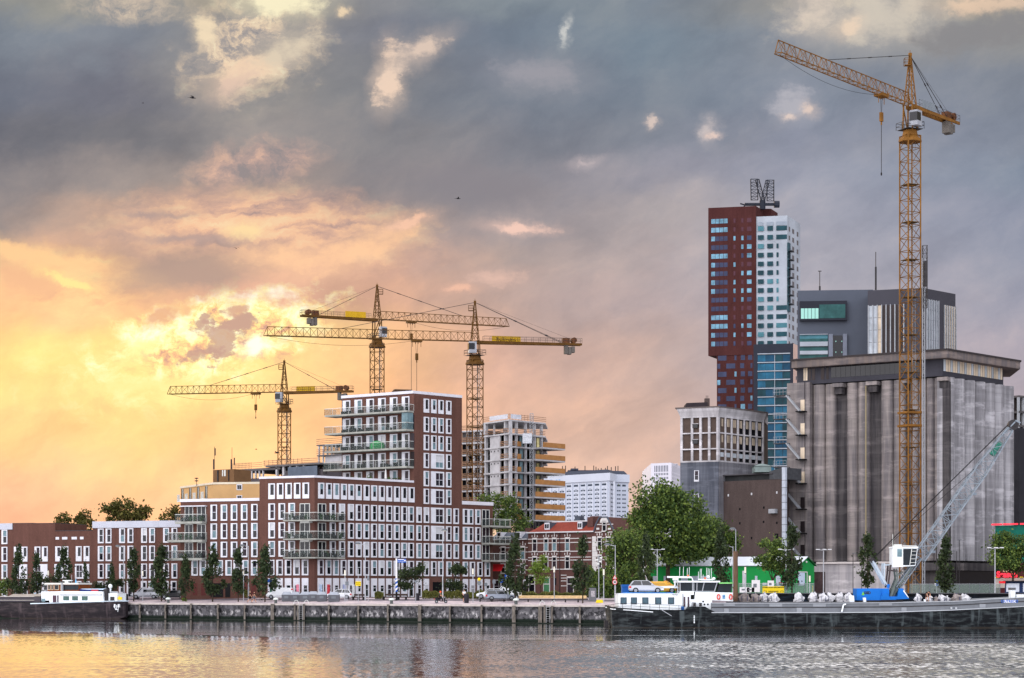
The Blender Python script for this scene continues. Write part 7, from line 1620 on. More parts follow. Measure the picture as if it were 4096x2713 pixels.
# ------------------------------------------------------------------ vehicles
TYRE = mk('tyre', (20,20,22), .85, .1); RIM = mk('wheel_rim', (140,144,150), .35, .05, metal=.4); CGL = mk('car_glass', (22,26,32), .06, .1, spec=.8); TAIL = mk('tail_light', (190,30,34), .3, 0); HEADL = mk('headlight', (222,226,232), .2, 0)
NPL = mk('number_plate', (214,176,40), .5, 0)
def vehicle(name, label, cat, L, W_, H, paint, st, cab, loc, rz, group=None, belt=None, wheels=None, wr=.33, van=False, plate_=True):
    """st: stations of the lower body (x, z low, z top, half width); cab: greenhouse outline x0,x1 at belt and x2,x3 at roof. x from -L/2 (rear) to L/2 (front)"""
    t = thing(name, label, cat, (0,0,0), group); m_ = MB()
    m_.loft([[(x,-hw*.9,zl),(x,-hw,zl+.25*(zt_-zl)),(x,-hw*.98,zt_-.06),(x,-hw*.86,zt_),(x,hw*.86,zt_),(x,hw*.98,zt_-.06),(x,hw,zl+.25*(zt_-zl)),(x,hw*.9,zl)] for x,zl,zt_,hw in st])
    b = m_.build('body', paint, t, smooth=False, local=True)
    x0,x1,x2,x3,zb = cab; hw = W_/2
    m_ = MB(); m_.hexa([(x0,-hw*.86,zb),(x1,-hw*.84,zb),(x1,hw*.84,zb),(x0,hw*.86,zb),(x2,-hw*.70,H-.05),(x3,-hw*.70,H-.05),(x3,hw*.70,H-.05),(x2,hw*.70,H-.05)]); m_.build('windows', CGL, t, local=True)
    m_ = MB(); m_.hexa([(x2-.06,-hw*.72,H-.052),(x3+.06,-hw*.72,H-.052),(x3+.06,hw*.72,H-.052),(x2-.06,hw*.72,H-.052),(x2+.15,-hw*.6,H),(x3-.2,-hw*.6,H),(x3-.2,hw*.6,H),(x2+.15,hw*.6,H)])
    for s_ in (-1,1):
        for (a,b2) in (((x0+.02,hw*.87),(x2,hw*.71)),((x1-.02,hw*.85),(x3,hw*.71)),(((x0+x1)*.5,hw*.865),((x2+x3)*.5,hw*.71))): m_.tube((a[0],s_*a[1],zb-.02),(b2[0],s_*b2[1],H-.04),.045,4)
    m_.build('roof', paint, t, local=True)
    for wx in wheels:
        for s_ in (-1,1):
            m_ = MB(); m_.tube((wx,s_*(hw-.2),wr),(wx,s_*(hw+.015),wr),wr,12); w_ = m_.build('wheel', TYRE, t, local=True); m_ = MB(); m_.tube((wx,s_*(hw+.015),wr),(wx,s_*(hw+.03),wr),wr*.62,10); m_.build('rim', RIM, w_, local=True)
    fx, rx = st[-1][0], st[0][0]; zf_ = st[-2][2]-.16; zr2 = st[1][2]-.22
    for s_ in (-1,1):
        m_ = MB(); m_.box(fx-.32,fx-.02,s_*hw*.86-.1,s_*hw*.86+.1,zf_-.16,zf_); m_.build('headlight', HEADL, t, local=True); m_ = MB(); m_.box(rx+.01,rx+.25,s_*hw*.9-.1,s_*hw*.9+.06,zr2-.1,zr2+.12); m_.build('tail_light', TAIL, t, local=True)
    if plate_: m_ = MB(); m_.box(fx-.01,fx+.02,-.26,.26,.42,.54); m_.box(rx-.02,rx+.01,-.26,.26,.5,.62); m_.build('number_plate', NPL, t, local=True)
    m_ = MB()
    for s_ in (-1,1): m_.obox((x1-.35,s_*(hw*.95+.08),zb+.08),(.18,.14,.13))
    m_.build('wing_mirror', paint, t, local=True)
    t.location = loc; t.rotation_euler = (0,0,rz); return t
def paint(name, c, metal=0.0): return mk(name, c, .28, .03, 1, metal=metal, spec=.6)
def hatch(label, cat, L, H, pt, loc, rz, name='parked_car', group='cars parked behind the quay', estate=False):
    h = L/2; st = [(-h,.38,.80,.72),(-h+.15,.26,.93,.84),(-h*.5,.20,.95,.88),(h*.42,.20,.93,.88),(h*.75,.24,.82,.84),(h-.1,.30,.70,.74),(h,.38,.58,.62)]
    return vehicle(name, label, cat, L, 1.78, H, pt, st, (-h+.1,h*.48,-h*.72 if not estate else -h*.86,h*.12,.90), loc, rz, group, wheels=(-h*.62,h*.64))
def vanb(label, L, H, pt, loc, rz, name='parked_van', win=True):
    h = L/2; st = [(-h,.4,H-.35,.78),(-h+.08,.28,H-.12,.86),(-h*.2,.22,H-.10,.88),(h*.18,.22,H-.14,.88),(h*.34,.22,1.15,.88),(h*.6,.22,1.05,.88),(h*.9,.28,.9,.8),(h,.4,.7,.66)]
    t = vehicle(name, label, 'van', L, 1.85, H, pt, st, (h*.16,h*.62,h*.1,h*.24,1.08), loc, rz, 'cars parked behind the quay', wheels=(-h*.62,h*.62))
    if win:
        for s_ in (-1,1): m_ = MB(); m_.box(-h*.86,h*.1,s_*.9-.012,s_*.9+.012,1.1,H-.38); m_.build('side_window', CGL, t, local=True)
    return t
SILV = paint('paint_silver', (176,180,188), .3); WHP = paint('paint_white', (222,226,230)); BLKP = paint('paint_black', (30,30,36)); GRYP = paint('paint_grey', (128,136,150), .3)
vanb('silver people carrier parked before the grey banded houses', 4.6, 1.85, SILV, gp(583, 10.5), math.pi)
hatch('black saloon car parked beside the silver people carrier', 'car', 4.3, 1.38, BLKP, gp(695, 10.5), math.pi)
vanb('small white delivery van parked left of the grey containers', 4.1, 1.82, WHP, gp(1120, 11), math.pi, win=False)
hatch('white hatchback parked behind the right grey containers', 'car', 3.9, 1.5, WHP, gp(1356, 11), math.pi)
hatch('grey metallic estate car parked at the right end of the brick block', 'car', 4.4, 1.46, GRYP, gp(2006, 8.5), 0, estate=True)
vanb('white delivery van parked behind the grey estate car', 4.3, 1.85, WHP, gp(2026, 16), math.pi, win=False)
hatch('white car mostly hidden behind the grey estate car', 'car', 3.9, 1.42, WHP, gp(1960, 13), math.pi)
hatch('pale car behind the white boat wheelhouse, under the white parasol', 'car', 3.9, 1.42, WHP, gp(170, 10.5), math.pi)
# scooter and people
SKIN = mk('skin', (198,150,124), .6, .05)
def skinned(name, joints, edges, radii, mat, parent, sub=1):
    me = bpy.data.meshes.new(name); me.from_pydata(joints, edges, []); me.update(); o = bpy.data.objects.new(name, me); COL.objects.link(o); o.parent = parent
    md = o.modifiers.new('s', 'SKIN'); me.skin_vertices.new() if not me.skin_vertices else None
    for i, r_ in enumerate(radii): me.skin_vertices[0].data[i].radius = (r_, r_)
    me.skin_vertices[0].data[0].use_root = True
    sb = o.modifiers.new('u', 'SUBSURF'); sb.levels = sub; sb.render_levels = sub
    bpy.context.view_layer.update(); me2 = bpy.data.meshes.new_from_object(o.evaluated_get(bpy.context.evaluated_depsgraph_get())); o.modifiers.clear(); o.data = me2; me2.name = name; me2.materials.clear()
    for m in (mat if isinstance(mat, list) else [mat]): me2.materials.append(m)
    for p_ in me2.polygons: p_.use_smooth = True
    return o
def person(label, loc, rz, top, bottom, hair, pose='walk', h=1.72, legs_bare=True, group=None):
    t = thing('person', label, 'person', loc, group, rz); k = h/1.72
    if pose == 'walk': A = dict(hip=(0,0,.92), kl=(.16,.09,.5), fl=(.30,.09,.07), tl=(.44,.09,.03), kr=(-.06,-.09,.5), fr=(-.34,-.09,.14), tr=(-.24,-.09,.04), ch=(.02,0,1.22), nk=(.03,0,1.45), hd=(.05,0,1.6), el=(-.16,.25,1.14), wl=(-.06,.26,.92), er=(.10,-.25,1.12), wr=(.28,-.22,.95))
    elif pose == 'stand': A = dict(hip=(0,0,.93), kl=(.03,.1,.5), fl=(0,.11,.07), tl=(.15,.12,.03), kr=(-.02,-.1,.5), fr=(-.06,-.11,.07), tr=(.1,-.12,.03), ch=(0,0,1.22), nk=(0,0,1.46), hd=(.02,0,1.61), el=(0,.27,1.16), wl=(.08,.25,.93), er=(0,-.27,1.16), wr=(.16,-.2,1.0))
    elif pose == 'sit': A = dict(hip=(-.1,0,.78), kl=(.34,.14,.74), fl=(.38,.14,.32), tl=(.52,.14,.28), kr=(.34,-.14,.74), fr=(.38,-.14,.32), tr=(.52,-.14,.28), ch=(-.02,0,1.10), nk=(.04,0,1.33), hd=(.08,0,1.49), el=(.14,.26,1.06), wl=(.40,.26,1.02), er=(.14,-.26,1.06), wr=(.40,-.26,1.02))
    else: A = dict(hip=(0,0,.9), kl=(.04,.12,.48), fl=(0,.13,.07), tl=(.14,.14,.03), kr=(-.02,-.12,.48), fr=(-.04,-.13,.07), tr=(.1,-.14,.03), ch=(.22,0,1.08), nk=(.40,0,1.14), hd=(.54,0,1.10), el=(.34,.2,.85), wl=(.42,.14,.62), er=(.34,-.2,.85), wr=(.42,-.14,.62))
    J = [A['hip'], A['ch'], A['nk'], A['hd'], (A['ch'][0], .19, A['nk'][2]-.07), A['el'], A['wl'], (A['ch'][0], -.19, A['nk'][2]-.07), A['er'], A['wr'], (A['hip'][0],.1,A['hip'][2]-.06), A['kl'], A['fl'], A['tl'], (A['hip'][0],-.1,A['hip'][2]-.06), A['kr'], A['fr'], A['tr'],
         (A['hd'][0]+.02,0,A['hd'][2]+.1), tuple(Vector(A['wl'])+Vector((.05,0,-.09))), tuple(Vector(A['wr'])+Vector((.05,0,-.09)))]
    J = [tuple(q*k for q in p) for p in J]
    E = [(0,1),(1,2),(2,3),(3,18),(1,4),(4,5),(5,6),(6,19),(1,7),(7,8),(8,9),(9,20),(0,10),(10,11),(11,12),(12,13),(0,14),(14,15),(15,16),(16,17)]
    Rr = [.15,.16,.06,.095,.075,.05,.036,.075,.05,.036,.095,.065,.045,.04,.095,.065,.045,.04,.085,.03,.03]; Rr = Rr[:4]+[.075,.05,.036,.075,.05,.036,.095,.065,.045,.04,.095,.065,.045,.04,.085,.03,.03]
    b = skinned('body', J, E, Rr, SKIN, t)
    shirt = skinned('shirt', [J[0],J[1],J[4],((J[4][0]+J[5][0])/2,(J[4][1]+J[5][1])/2,(J[4][2]+J[5][2])/2),J[7],((J[7][0]+J[8][0])/2,(J[7][1]+J[8][1])/2,(J[7][2]+J[8][2])/2),tuple(Vector(J[2])-Vector((0,0,.05)))], [(0,1),(1,2),(2,3),(1,4),(4,5),(1,6)], [.205,.225,.125,.10,.125,.10,.10], top, b)
    mid = lambda a, c, q: tuple(Vector(J[a])*(1-q)+Vector(J[c])*q)
    q = 1.0 if legs_bare else .95
    if legs_bare: skinned('shorts', [J[0],J[10],mid(10,11,.85),J[14],mid(14,15,.85)], [(0,1),(1,2),(0,3),(3,4)], [.20,.15,.12,.15,.12], bottom, b)
    else: skinned('trousers', [J[0],J[10],J[11],J[12],J[14],J[15],J[16]], [(0,1),(1,2),(2,3),(0,4),(4,5),(5,6)], [.20,.14,.10,.075,.14,.10,.075], bottom, b)
    m_ = MB(); hd = J[3]; m_.ball((hd[0]-.015,0,hd[2]+.075*k), .115*k,.10*k,.10*k, 8, 6); m_.build('hair', hair, b, smooth=True, local=True)
    m_ = MB(); fx = hd[0]+.095*k
    m_.tube((fx-.01,0,hd[2]+.03),(fx+.025,0,hd[2]+.01),.013,4,.016); m_.build('nose', SKIN, b, local=True)
    m_ = MB()
    for s_ in (-1,1): m_.ball((fx-.005,s_*.034,hd[2]+.045),.011); m_.box(fx-.012,fx+.004,-.025,.025,hd[2]-.042,hd[2]-.034)
    m_.build('eyes_and_mouth', SBK, b, local=True)
    for i_, s_ in ((6,1),(9,-1)):       # five fingers on each hand
        w_ = Vector(J[i_]); d = (Vector(J[19 if s_ == 1 else 20])-w_).normalized(); m_ = MB(); e = d.cross(Vector((0,1,0))).normalized()
        for q_ in range(4): a = w_+d*.085+e*(-.03+.02*q_); m_.tube(a, a+d*(.06+.012*(q_ in (1,2)))+Vector((0,-s_*.01,0)), .009, 4, .007)
        a = w_+d*.04+e*.03; m_.tube(a, a+d*.04+e*.035, .010, 4, .008); m_.build('hand', SKIN, b, local=True)
    m_ = MB()
    for a_, b_ in ((12,13),(16,17)): p, q2 = Vector(J[a_]), Vector(J[b_]); m_.hexa([(p.x-.08,p.y-.05,p.z-.07),(q2.x+.03,p.y-.045,q2.z-.03),(q2.x+.03,p.y+.045,q2.z-.03),(p.x-.08,p.y+.05,p.z-.07),(p.x-.07,p.y-.045,p.z+.02),(q2.x,p.y-.04,q2.z+.03),(q2.x,p.y+.04,q2.z+.03),(p.x-.07,p.y+.045,p.z+.02)])
    m_.build('shoes', mk('shoe_dark', (30,28,30), .6), b, local=True)
    return t
TB = mk('cloth_black', (26,26,30), .8, .15); TW = mk('cloth_white', (214,216,220), .8, .08); HB = mk('hair_dark', (40,30,26), .7, .1); HR = mk('hair_grey', (150,120,100), .7, .1); TG = mk('cloth_grey', (96,98,106), .8, .1)
person('left of two people walking right on the quay in dark T-shirt and shorts', gp(999, 2.2), 0, TB, TB, HR)
person('right of two people walking right on the quay, in black T-shirt and shorts', gp(1016, 2.0), .15, TB, TG, HB)
person('man in white T-shirt and dark shorts standing beside the litter bin', gp(1857, 5.5), -1.2, TW, TB, HB, 'stand')
person('person in pale shirt standing behind the boat under the columnar tree', gp(140, 3.0), -1.4, mk('cloth_pale', (170,190,205), .8), TG, HR, 'stand')
p = gp(1764, 2.6)
rider = person('dark clad scooter rider with an orange helmet', (p[0]-.15,p[1],p[2]+.0), 0, TB, TB, HB, 'sit', legs_bare=False)
m_ = MB(); m_.ball((.08,0,1.60),.15,.14,.15); m_.build('helmet', mk('helmet_orange', (214,84,40), .4), rider, smooth=True, local=True)
t = thing('scooter', 'dark motor scooter ridden to the right along the quay', 'scooter', p); SCB = mk('scooter_dark', (34,34,40), .35, .1)
m_ = MB(); m_.hexa([(-.75,-.16,.42),(-.1,-.16,.3),(-.1,.16,.3),(-.75,.16,.42),(-.85,-.15,.72),(-.12,-.14,.70),(-.12,.14,.70),(-.85,.15,.72)]); m_.hexa([(-.1,-.15,.24),(.45,-.15,.24),(.45,.15,.24),(-.1,.15,.24),(-.1,-.15,.34),(.45,-.15,.34),(.45,.15,.34),(-.1,.15,.34)]); m_.hexa([(.4,-.18,.3),(.55,-.15,.3),(.55,.15,.3),(.4,.18,.3),(.36,-.16,.92),(.46,-.12,.96),(.46,.12,.96),(.36,.16,.92)]); m_.build('body', SCB, t, local=True)
for wx in (-.62,.66):
    m_ = MB(); m_.tube((wx,-.06,.24),(wx,.06,.24),.24,12); w_ = m_.build('wheel', TYRE, t, local=True); m_ = MB(); m_.tube((wx,-.07,.24),(wx,.07,.24),.13,8); m_.build('rim', RIM, w_, local=True)
m_ = MB(); m_.tube((.62,0,.3),(.4,0,1.02),.035,5); m_.tube((.4,-.3,1.04),(.4,.3,1.04),.02,5); m_.build('handlebar', STEEL, t, local=True); m_ = MB(); m_.box(-.7,-.08,-.13,.13,.70,.79); m_.build('seat', SBK, t, local=True); m_ = MB(); m_.ball((.5,0,.85),.08); m_.build('headlight', HEADL, t, local=True); m_ = MB(); m_.box(-1.0,-.84,-.1,.1,.55,.65); m_.build('tail_light', TAIL, t, local=True)
# birds
BRD = mk('bird_dark', (34,32,36), .8)
pbird = thing('bird', 'x', 'bird', (0,0,0), 'birds in the sky')
m_ = MB(); m_.loft([[(x,r_*math.cos(a),r_*.9*math.sin(a)) for a in [k*math.pi/4 for k in range(8)]] for x, r_ in ((-.42,.015),(-.25,.06),(-.05,.10),(.12,.08),(.22,.05),(.28,.055),(.33,.035),(.40,.01))]); m_.build('body', BRD, pbird, smooth=True, local=True)
for s_ in (-1,1):
    m_ = MB(); m_.hexa([(-.12,s_*.05,.03),(.10,s_*.05,.03),(.05,s_*.42,.20),(-.10,s_*.42,.20),(-.12,s_*.05,.05),(.10,s_*.05,.05),(.05,s_*.42,.22),(-.10,s_*.42,.22)]); m_.hexa([(-.10,s_*.42,.20),(.05,s_*.42,.20),(-.12,s_*.85,.10),(-.16,s_*.85,.10),(-.10,s_*.42,.22),(.05,s_*.42,.22),(-.12,s_*.85,.115),(-.16,s_*.85,.115)]); m_.build('wing', BRD, pbird, local=True)
m_ = MB(); m_.hexa([(-.6,-.09,0),(-.38,-.03,0),(-.38,.03,0),(-.6,.09,0),(-.6,-.09,.015),(-.38,-.03,.02),(-.38,.03,.02),(-.6,.09,.015)]); m_.build('tail', BRD, pbird, local=True)
for i, (px, py, Y, s_, rz, lb) in enumerate(((771,392,240,1.0,.4,'dark bird high in the upper left grey cloud'),(1833,795,230,.7,.2,'small dark bird in the middle of the sky'),(945,994,260,.5,2.0,'tiny bird above the leftmost bright cloud'),(1025,1798,330,.5,.3,'tiny bird low left of the leftmost crane mast'),(1106,1812,330,1.1,2.8,'bird flying just left of the leftmost crane mast'),(572,413,300,.4,.3,'faint tiny bird at the upper left'))):
    loc = P3(px, py, Y)
    if i == 0: pbird.location = loc; pbird.rotation_euler = (.3,0,rz); pbird.scale = (s_,)*3; pbird['label'] = lb
    else: o = dup(pbird, loc, rz, lb, scale=s_)
# ------------------------------------------------------------------ the long motor barge at the right
def hullmat(name, c, c2, lvl):
    m = bpy.data.materials.new(name); m.use_nodes = True; t = NT(m.node_tree)
    p = [n for n in t.n if n.type == 'BSDF_PRINCIPLED'][0]
    pos = t.n.new('ShaderNodeNewGeometry').outputs['Position']; x, y, z = t.sep(pos)
    a = t.noise(t.vm('MULTIPLY', pos, (.5,.5,2.5)), 1.0, 6, .7); b = t.noise(t.vm('MULTIPLY', pos, (1.4,1.4,.12)), 1.1, 4, .6)
    q = t.mix(t.ss(a, .45, .68), lin(c), lin(c2)); q = t.mix(t.m('MULTIPLY', t.ss(b, .55, .7), .5), q, lin(tuple(v_*1.5 for v_ in c2)))
    q = t.mix(t.m('MULTIPLY', t.ss(t.m('ADD', z, t.m('MULTIPLY', a, .3)), lvl+.35, lvl+.1), .8), q, lin((58,50,42)))
    t.l.new(q, p.inputs['Base Color']); p.inputs['Roughness'].default_value = .5; p.inputs['Specular IOR Level'].default_value = .1; return m
HB_ = hullmat('hull_black', (12,15,19), (56,62,64), WZ); HGY = mk('hull_grey', (112,116,122), .5, .14, .8); HGD = mk('coaming_grey', (84,84,88), .6, .16, .8)
SHW = mk('ship_white', (226,232,236), .4, .05, 1); SHB = mk('ship_blue', (30,84,150), .5, .1); MUL = mk('ship_glass', (34,40,46), .07, .3, 1)
YB = 240.0
bx = lambda px: (px-CX)/F*YB
bz = lambda py: EYE + (HY-py)*YB/F
bg = thing('barge', 'long inland barge with black hull, grey coaming and white aft cabin, bags on deck', 'barge', (bx(2429), YB+4.5, WZ))
def ring(x, hb, z0, z1, yc=YB+4.75): return [(x,yc-hb*.9,z0),(x,yc-hb*1.0,z0+.6*(z1-z0)),(x,yc-hb,z1),(x,yc+hb,z1),(x,yc+hb,z0+.6*(z1-z0)),(x,yc+hb*.9,z0)]
m_ = MB(); st = [(2429,1.2,2.55,2421),(2436,2.6,1.8,2424),(2450,3.6,.9,2428),(2475,4.3,.2,2431),(2530,4.7,0,2435),(2640,4.75,0,2440),(2740,4.75,0,2444),(2753,4.75,0,2427),(2820,4.75,0,2427),(2862,4.75,0,2450),(3300,4.75,0,2450),(3560,4.75,0,2448.5),(3800,4.75,0,2440),(3980,4.75,0,2431.5),(4096,4.75,0,2425),(4300,4.75,0,2412)]
m_.loft([ring(bx(px), hb, z0-.3 if z0 < 1 else z0, bz(py)) for px,hb,z0,py in st]); m_.build('hull', HB_, bg)
m_ = MB(); st2 = [(2846,2412,2450),(3300,2411.5,2450),(3560,2410,2448.5),(3800,2405,2440),(3880,2402,2436),(3950,2396,2433),(4096,2389,2425),(4300,2375,2412)]
m_.loft([[(bx(px),YB+.06+0.0,bz(yb)+.01),(bx(px),YB+.04,bz(yt)),(bx(px),YB+9.4,bz(yt)),(bx(px),YB+9.4,bz(yb)+.01)] for px,yt,yb in st2]); m_.build('grey_side', HGY, bg)
m_ = MB()
for (a,b) in zip(st2[:-1], st2[1:]):
    for f_, th, o in ((0.0,.07,.14),(.98,.09,.16)):
        za, zb = bz(a[1]+(a[2]-a[1])*f_), bz(b[1]+(b[2]-b[1])*f_); m_.hexa([(bx(a[0]),YB-o,za-th),(bx(b[0]),YB-o,zb-th),(bx(b[0]),YB+.1,zb-th),(bx(a[0]),YB+.1,za-th),(bx(a[0]),YB-o,za),(bx(b[0]),YB-o,zb),(bx(b[0]),YB+.1,zb),(bx(a[0]),YB+.1,za)])
m_.build('rubbing_strake', GALV, bg)
m_ = MB()
for (a,b) in zip(st2[:-1], st2[1:]): za, zb = bz(a[1]+(a[2]-a[1])*.42), bz(b[1]+(b[2]-b[1])*.42); m_.hexa([(bx(a[0]),YB-.02,za-.1),(bx(b[0]),YB-.02,zb-.1),(bx(b[0]),YB+.1,zb-.1),(bx(a[0]),YB+.1,za-.1),(bx(a[0]),YB-.02,za),(bx(b[0]),YB-.02,zb),(bx(b[0]),YB+.1,zb),(bx(a[0]),YB+.1,za)])
m_.build('coaming_seam', STEEL, bg)
for px, py, w_, h in ((2906,2443,.55,.5),(3197,2441,.6,.55),(3616,2438,.6,.45),(3930,2424,.7,.45),(2917,2418,1.3,.4),(3103,2421,1.5,.35),(3278,2421,1.5,.35),(3542,2417,1.5,.3)):
    m_ = MB(); m_.box(bx(px)-w_/2,bx(px)+w_/2,YB-.03,YB+.05,bz(py)-h/2,bz(py)+h/2); m_.build('plate_hatch', mk('plate_grey', (136,140,146), .5, .1), bg)
m_ = MB(); p0 = None
for px, py in ((2429,2430),(2450,2437),(2520,2441),(2612,2448.5)): 
    q = (bx(px), YB+4.75-({2429:1.3,2450:3.75,2520:4.78,2612:4.8}[px]), bz(py))
    if p0: m_.tube(p0, q, .06, 4)
    p0 = q
m_.build('white_strake', SHW, bg)
m_ = MB()
for k in range(5): m_.ball((bx(2777), YB-.02, bz(2465+6.5*k)), .075,.03,.075)
m_.build('draught_mark', SHW, bg)
m_ = MB(); m_.tube((bx(2640),YB-.2,bz(2436)),(bx(2685),YB-.5,bz(2464)),.05); m_.build('boat_hook', GREYS, bg)
m_ = MB(); m_.box(bx(2424),bx(2440),YB+4,YB+5.5,WZ-.5,WZ+.85); m_.box(bx(2422),bx(2470),YB+3.8,YB+5.7,WZ-.2,WZ+.02); m_.build('rudder', STEEL, bg)
m_ = MB()
pts_ = [(2432,1.5,2421),(2445,3.4,2420),(2475,4.6,2414),(2530,4.7,2413),(2600,4.7,2417),(2680,4.7,2421),(2735,4.7,2424)]
for (a,b) in zip(pts_[:-1], pts_[1:]):
    for dz_ in (0,.33): m_.tube((bx(a[0]),YB+4.75-a[1],bz(a[2])-dz_),(bx(b[0]),YB+4.75-b[1],bz(b[2])-dz_),.03,4)
for px, zt__ in ((2438,2420),(2457,2418),(2490,2413.5),(2525,2413),(2562,2415),(2600,2417),(2638,2419),(2677,2421),(2716,2423)):
    m_.tube((bx(px),YB+4.75-(3.0 if px<2450 else 4.6 if px>2480 else 3.9),bz(zt__)),(bx(px),YB+4.75-(3.0 if px<2450 else 4.6 if px>2480 else 3.9),bz(zt__)-.8),.03,4)
m_.build('railing', STEEL, bg)
# aft accommodation
m_ = MB(); x0,x1 = bx(2476), bx(2733); m_.box(x0,x1,YB+1.0,YB+8.5,bz(2440),bz(2376)); dh = m_.build('aft_cabin', SHW, bg)
m_ = MB(); m_.box(x0-.1,x1+.1,YB+.9,YB+8.6,bz(2375.8),bz(2374)); m_.build('cabin_roof', SHW, dh)
for px in (2496,2537.5,2583.5,2635,2687):
    m_ = MB(); w_ = .36; c = bx(px); m_.box(c-w_,c+w_,YB+.955,YB+.995,bz(2417.5),bz(2390)); f_ = m_.build('window_frame', mk('frame_dark', (44,50,60), .5), dh); m_ = MB(); m_.box(c-w_+.07,c+w_-.07,YB+.93,YB+.95,bz(2415.5),bz(2392)); m_.build('pane', mk('pane_bluegrey', (70,92,104), .12, .25, 3), f_)
m_ = MB(); m_.box(bx(2736),bx(2766),YB+1.2,YB+7.5,bz(2440),bz(2380)); m_.build('passage', SHW, bg); 
for px in (2741,2757): m_ = MB(); m_.box(bx(px-3),bx(px+3.5),YB+1.16,YB+1.198,bz(2428),bz(2388)); m_.build('door_opening', mk('door_mauve', (76,58,68), .6, .2, 2), bg)
m_ = MB(); m_.box(bx(2727),bx(2738),YB+.5,YB+.98,bz(2440),bz(2426)); m_.build('blue_locker', SHB, bg)
m_ = MB(); m_.hexa([(bx(2766),YB+.8,bz(2437)),(bx(2845),YB+.8,bz(2442)),(bx(2845),YB+8.6,bz(2442)),(bx(2766),YB+8.6,bz(2437)),(bx(2766),YB+.8,bz(2398)),(bx(2852),YB+.8,bz(2398)),(bx(2852),YB+8.6,bz(2398)),(bx(2766),YB+8.6,bz(2398))]); m_.build('lower_wheelhouse', SHW, bg)
for px,py in ((2815,2406.5),(2820.5,2418.5),(2834,2418)): m_ = MB(); m_.tube((bx(px),YB+.76,bz(py)),(bx(px),YB+.799,bz(py)),.11,12); m_.build('porthole', MUL, bg)
for px in (2779,2803): m_ = MB(); m_.tube((bx(px),YB+.4,bz(2426)),(bx(px),YB+.4,bz(2412)),.17,8); m_.build('bollard_post', STEEL, bg)
m_ = MB()
for k in range(4): m_.box(bx(2765+k*1.5),bx(2783),YB+.3,YB+.78,bz(2424-5*k)-.05,bz(2424-5*k))
m_.build('deck_steps', GALV, bg)
m_ = MB(); m_.hexa([(bx(2782),YB+.9,bz(2397.8)),(bx(2936),YB+.9,bz(2406)),(bx(2936),YB+8.4,bz(2406)),(bx(2782),YB+8.4,bz(2397.8)),(bx(2785),YB+.9,bz(2368)),(bx(2936),YB+.9,bz(2371)),(bx(2936),YB+8.4,bz(2371)),(bx(2785),YB+8.4,bz(2368))]); m_.build('bridge_front', SHW, bg)
m_ = MB(); m_.box(bx(2724),bx(2780),YB+1.2,YB+8,bz(2379.8),bz(2366)); m_.build('bridge_base', SHW, bg)
m_ = MB(); m_.hexa([(bx(2724),YB+1.3,bz(2365.9)),(bx(2864),YB+1.3,bz(2367.9)),(bx(2864),YB+7.9,bz(2367.9)),(bx(2724),YB+7.9,bz(2365.9)),(bx(2724),YB+1.3,bz(2330)),(bx(2876),YB+1.3,bz(2330)),(bx(2876),YB+7.9,bz(2330)),(bx(2724),YB+7.9,bz(2330))]); wh = m_.build('wheelhouse_glazing', MUL, bg)
m_ = MB()
for a, b in ((2724,2724),(2774,2774),(2779,2779),(2791,2792),(2813,2821),(2862,2873)): m_.tube((bx(a),YB+1.27,bz(2366)),(bx(b),YB+1.27,bz(2330)),.075,4)
m_.box(bx(2723),bx(2864),YB+1.22,YB+1.29,bz(2368),bz(2364)); m_.build('window_post', GREYS, wh)
m_ = MB(); m_.box(bx(2716),bx(2884),YB+1.0,YB+8.2,bz(2329.9),bz(2323.5)); m_.build('wheelhouse_roof', SHW, bg)
m_ = MB(); m_.hexa([(bx(2873),YB+1.4,bz(2370)),(bx(2929),YB+1.4,bz(2370)),(bx(2929),YB+7.8,bz(2370)),(bx(2873),YB+7.8,bz(2370)),(bx(2881),YB+1.4,bz(2335)),(bx(2934),YB+1.4,bz(2335)),(bx(2934),YB+7.8,bz(2335)),(bx(2881),YB+7.8,bz(2335))]); m_.build('forward_glazing', MUL, bg)
m_ = MB(); m_.box(bx(2880),bx(2937),YB+1.1,YB+8.1,bz(2334.9),bz(2330)); m_.build('green_roof', mk('roof_lime', (130,200,120), .5, .05), bg)
for px in (2877,2925.6):
    m_ = MB(); c = (bx(px), YB+.8, bz(2388))
    for k in range(12): a0, a1 = k*math.pi/6, (k+1)*math.pi/6; m_.tube((c[0]+.17*math.cos(a0),c[1],c[2]+.29*math.sin(a0)),(c[0]+.17*math.cos(a1),c[1],c[2]+.29*math.sin(a1)),.065,5)
    m_.build('life_ring', mk('life_ring_red', (214,70,52), .5, .05), bg)
m_ = MB(); m_.box(bx(2893),bx(2904),YB+.86,YB+.895,bz(2396),bz(2379)); m_.build('emblem_plate', mk('emblem_blue', (120,160,196), .5, .5, 8), bg)
text('MS', .26, (bx(2898.5), YB+.85, bz(2387)), (R(90),0,0), SHB, bg)
text('Navitas', .2, (bx(2703), YB+.88, bz(2379.5)), (R(90),0,0), STEEL, bg)
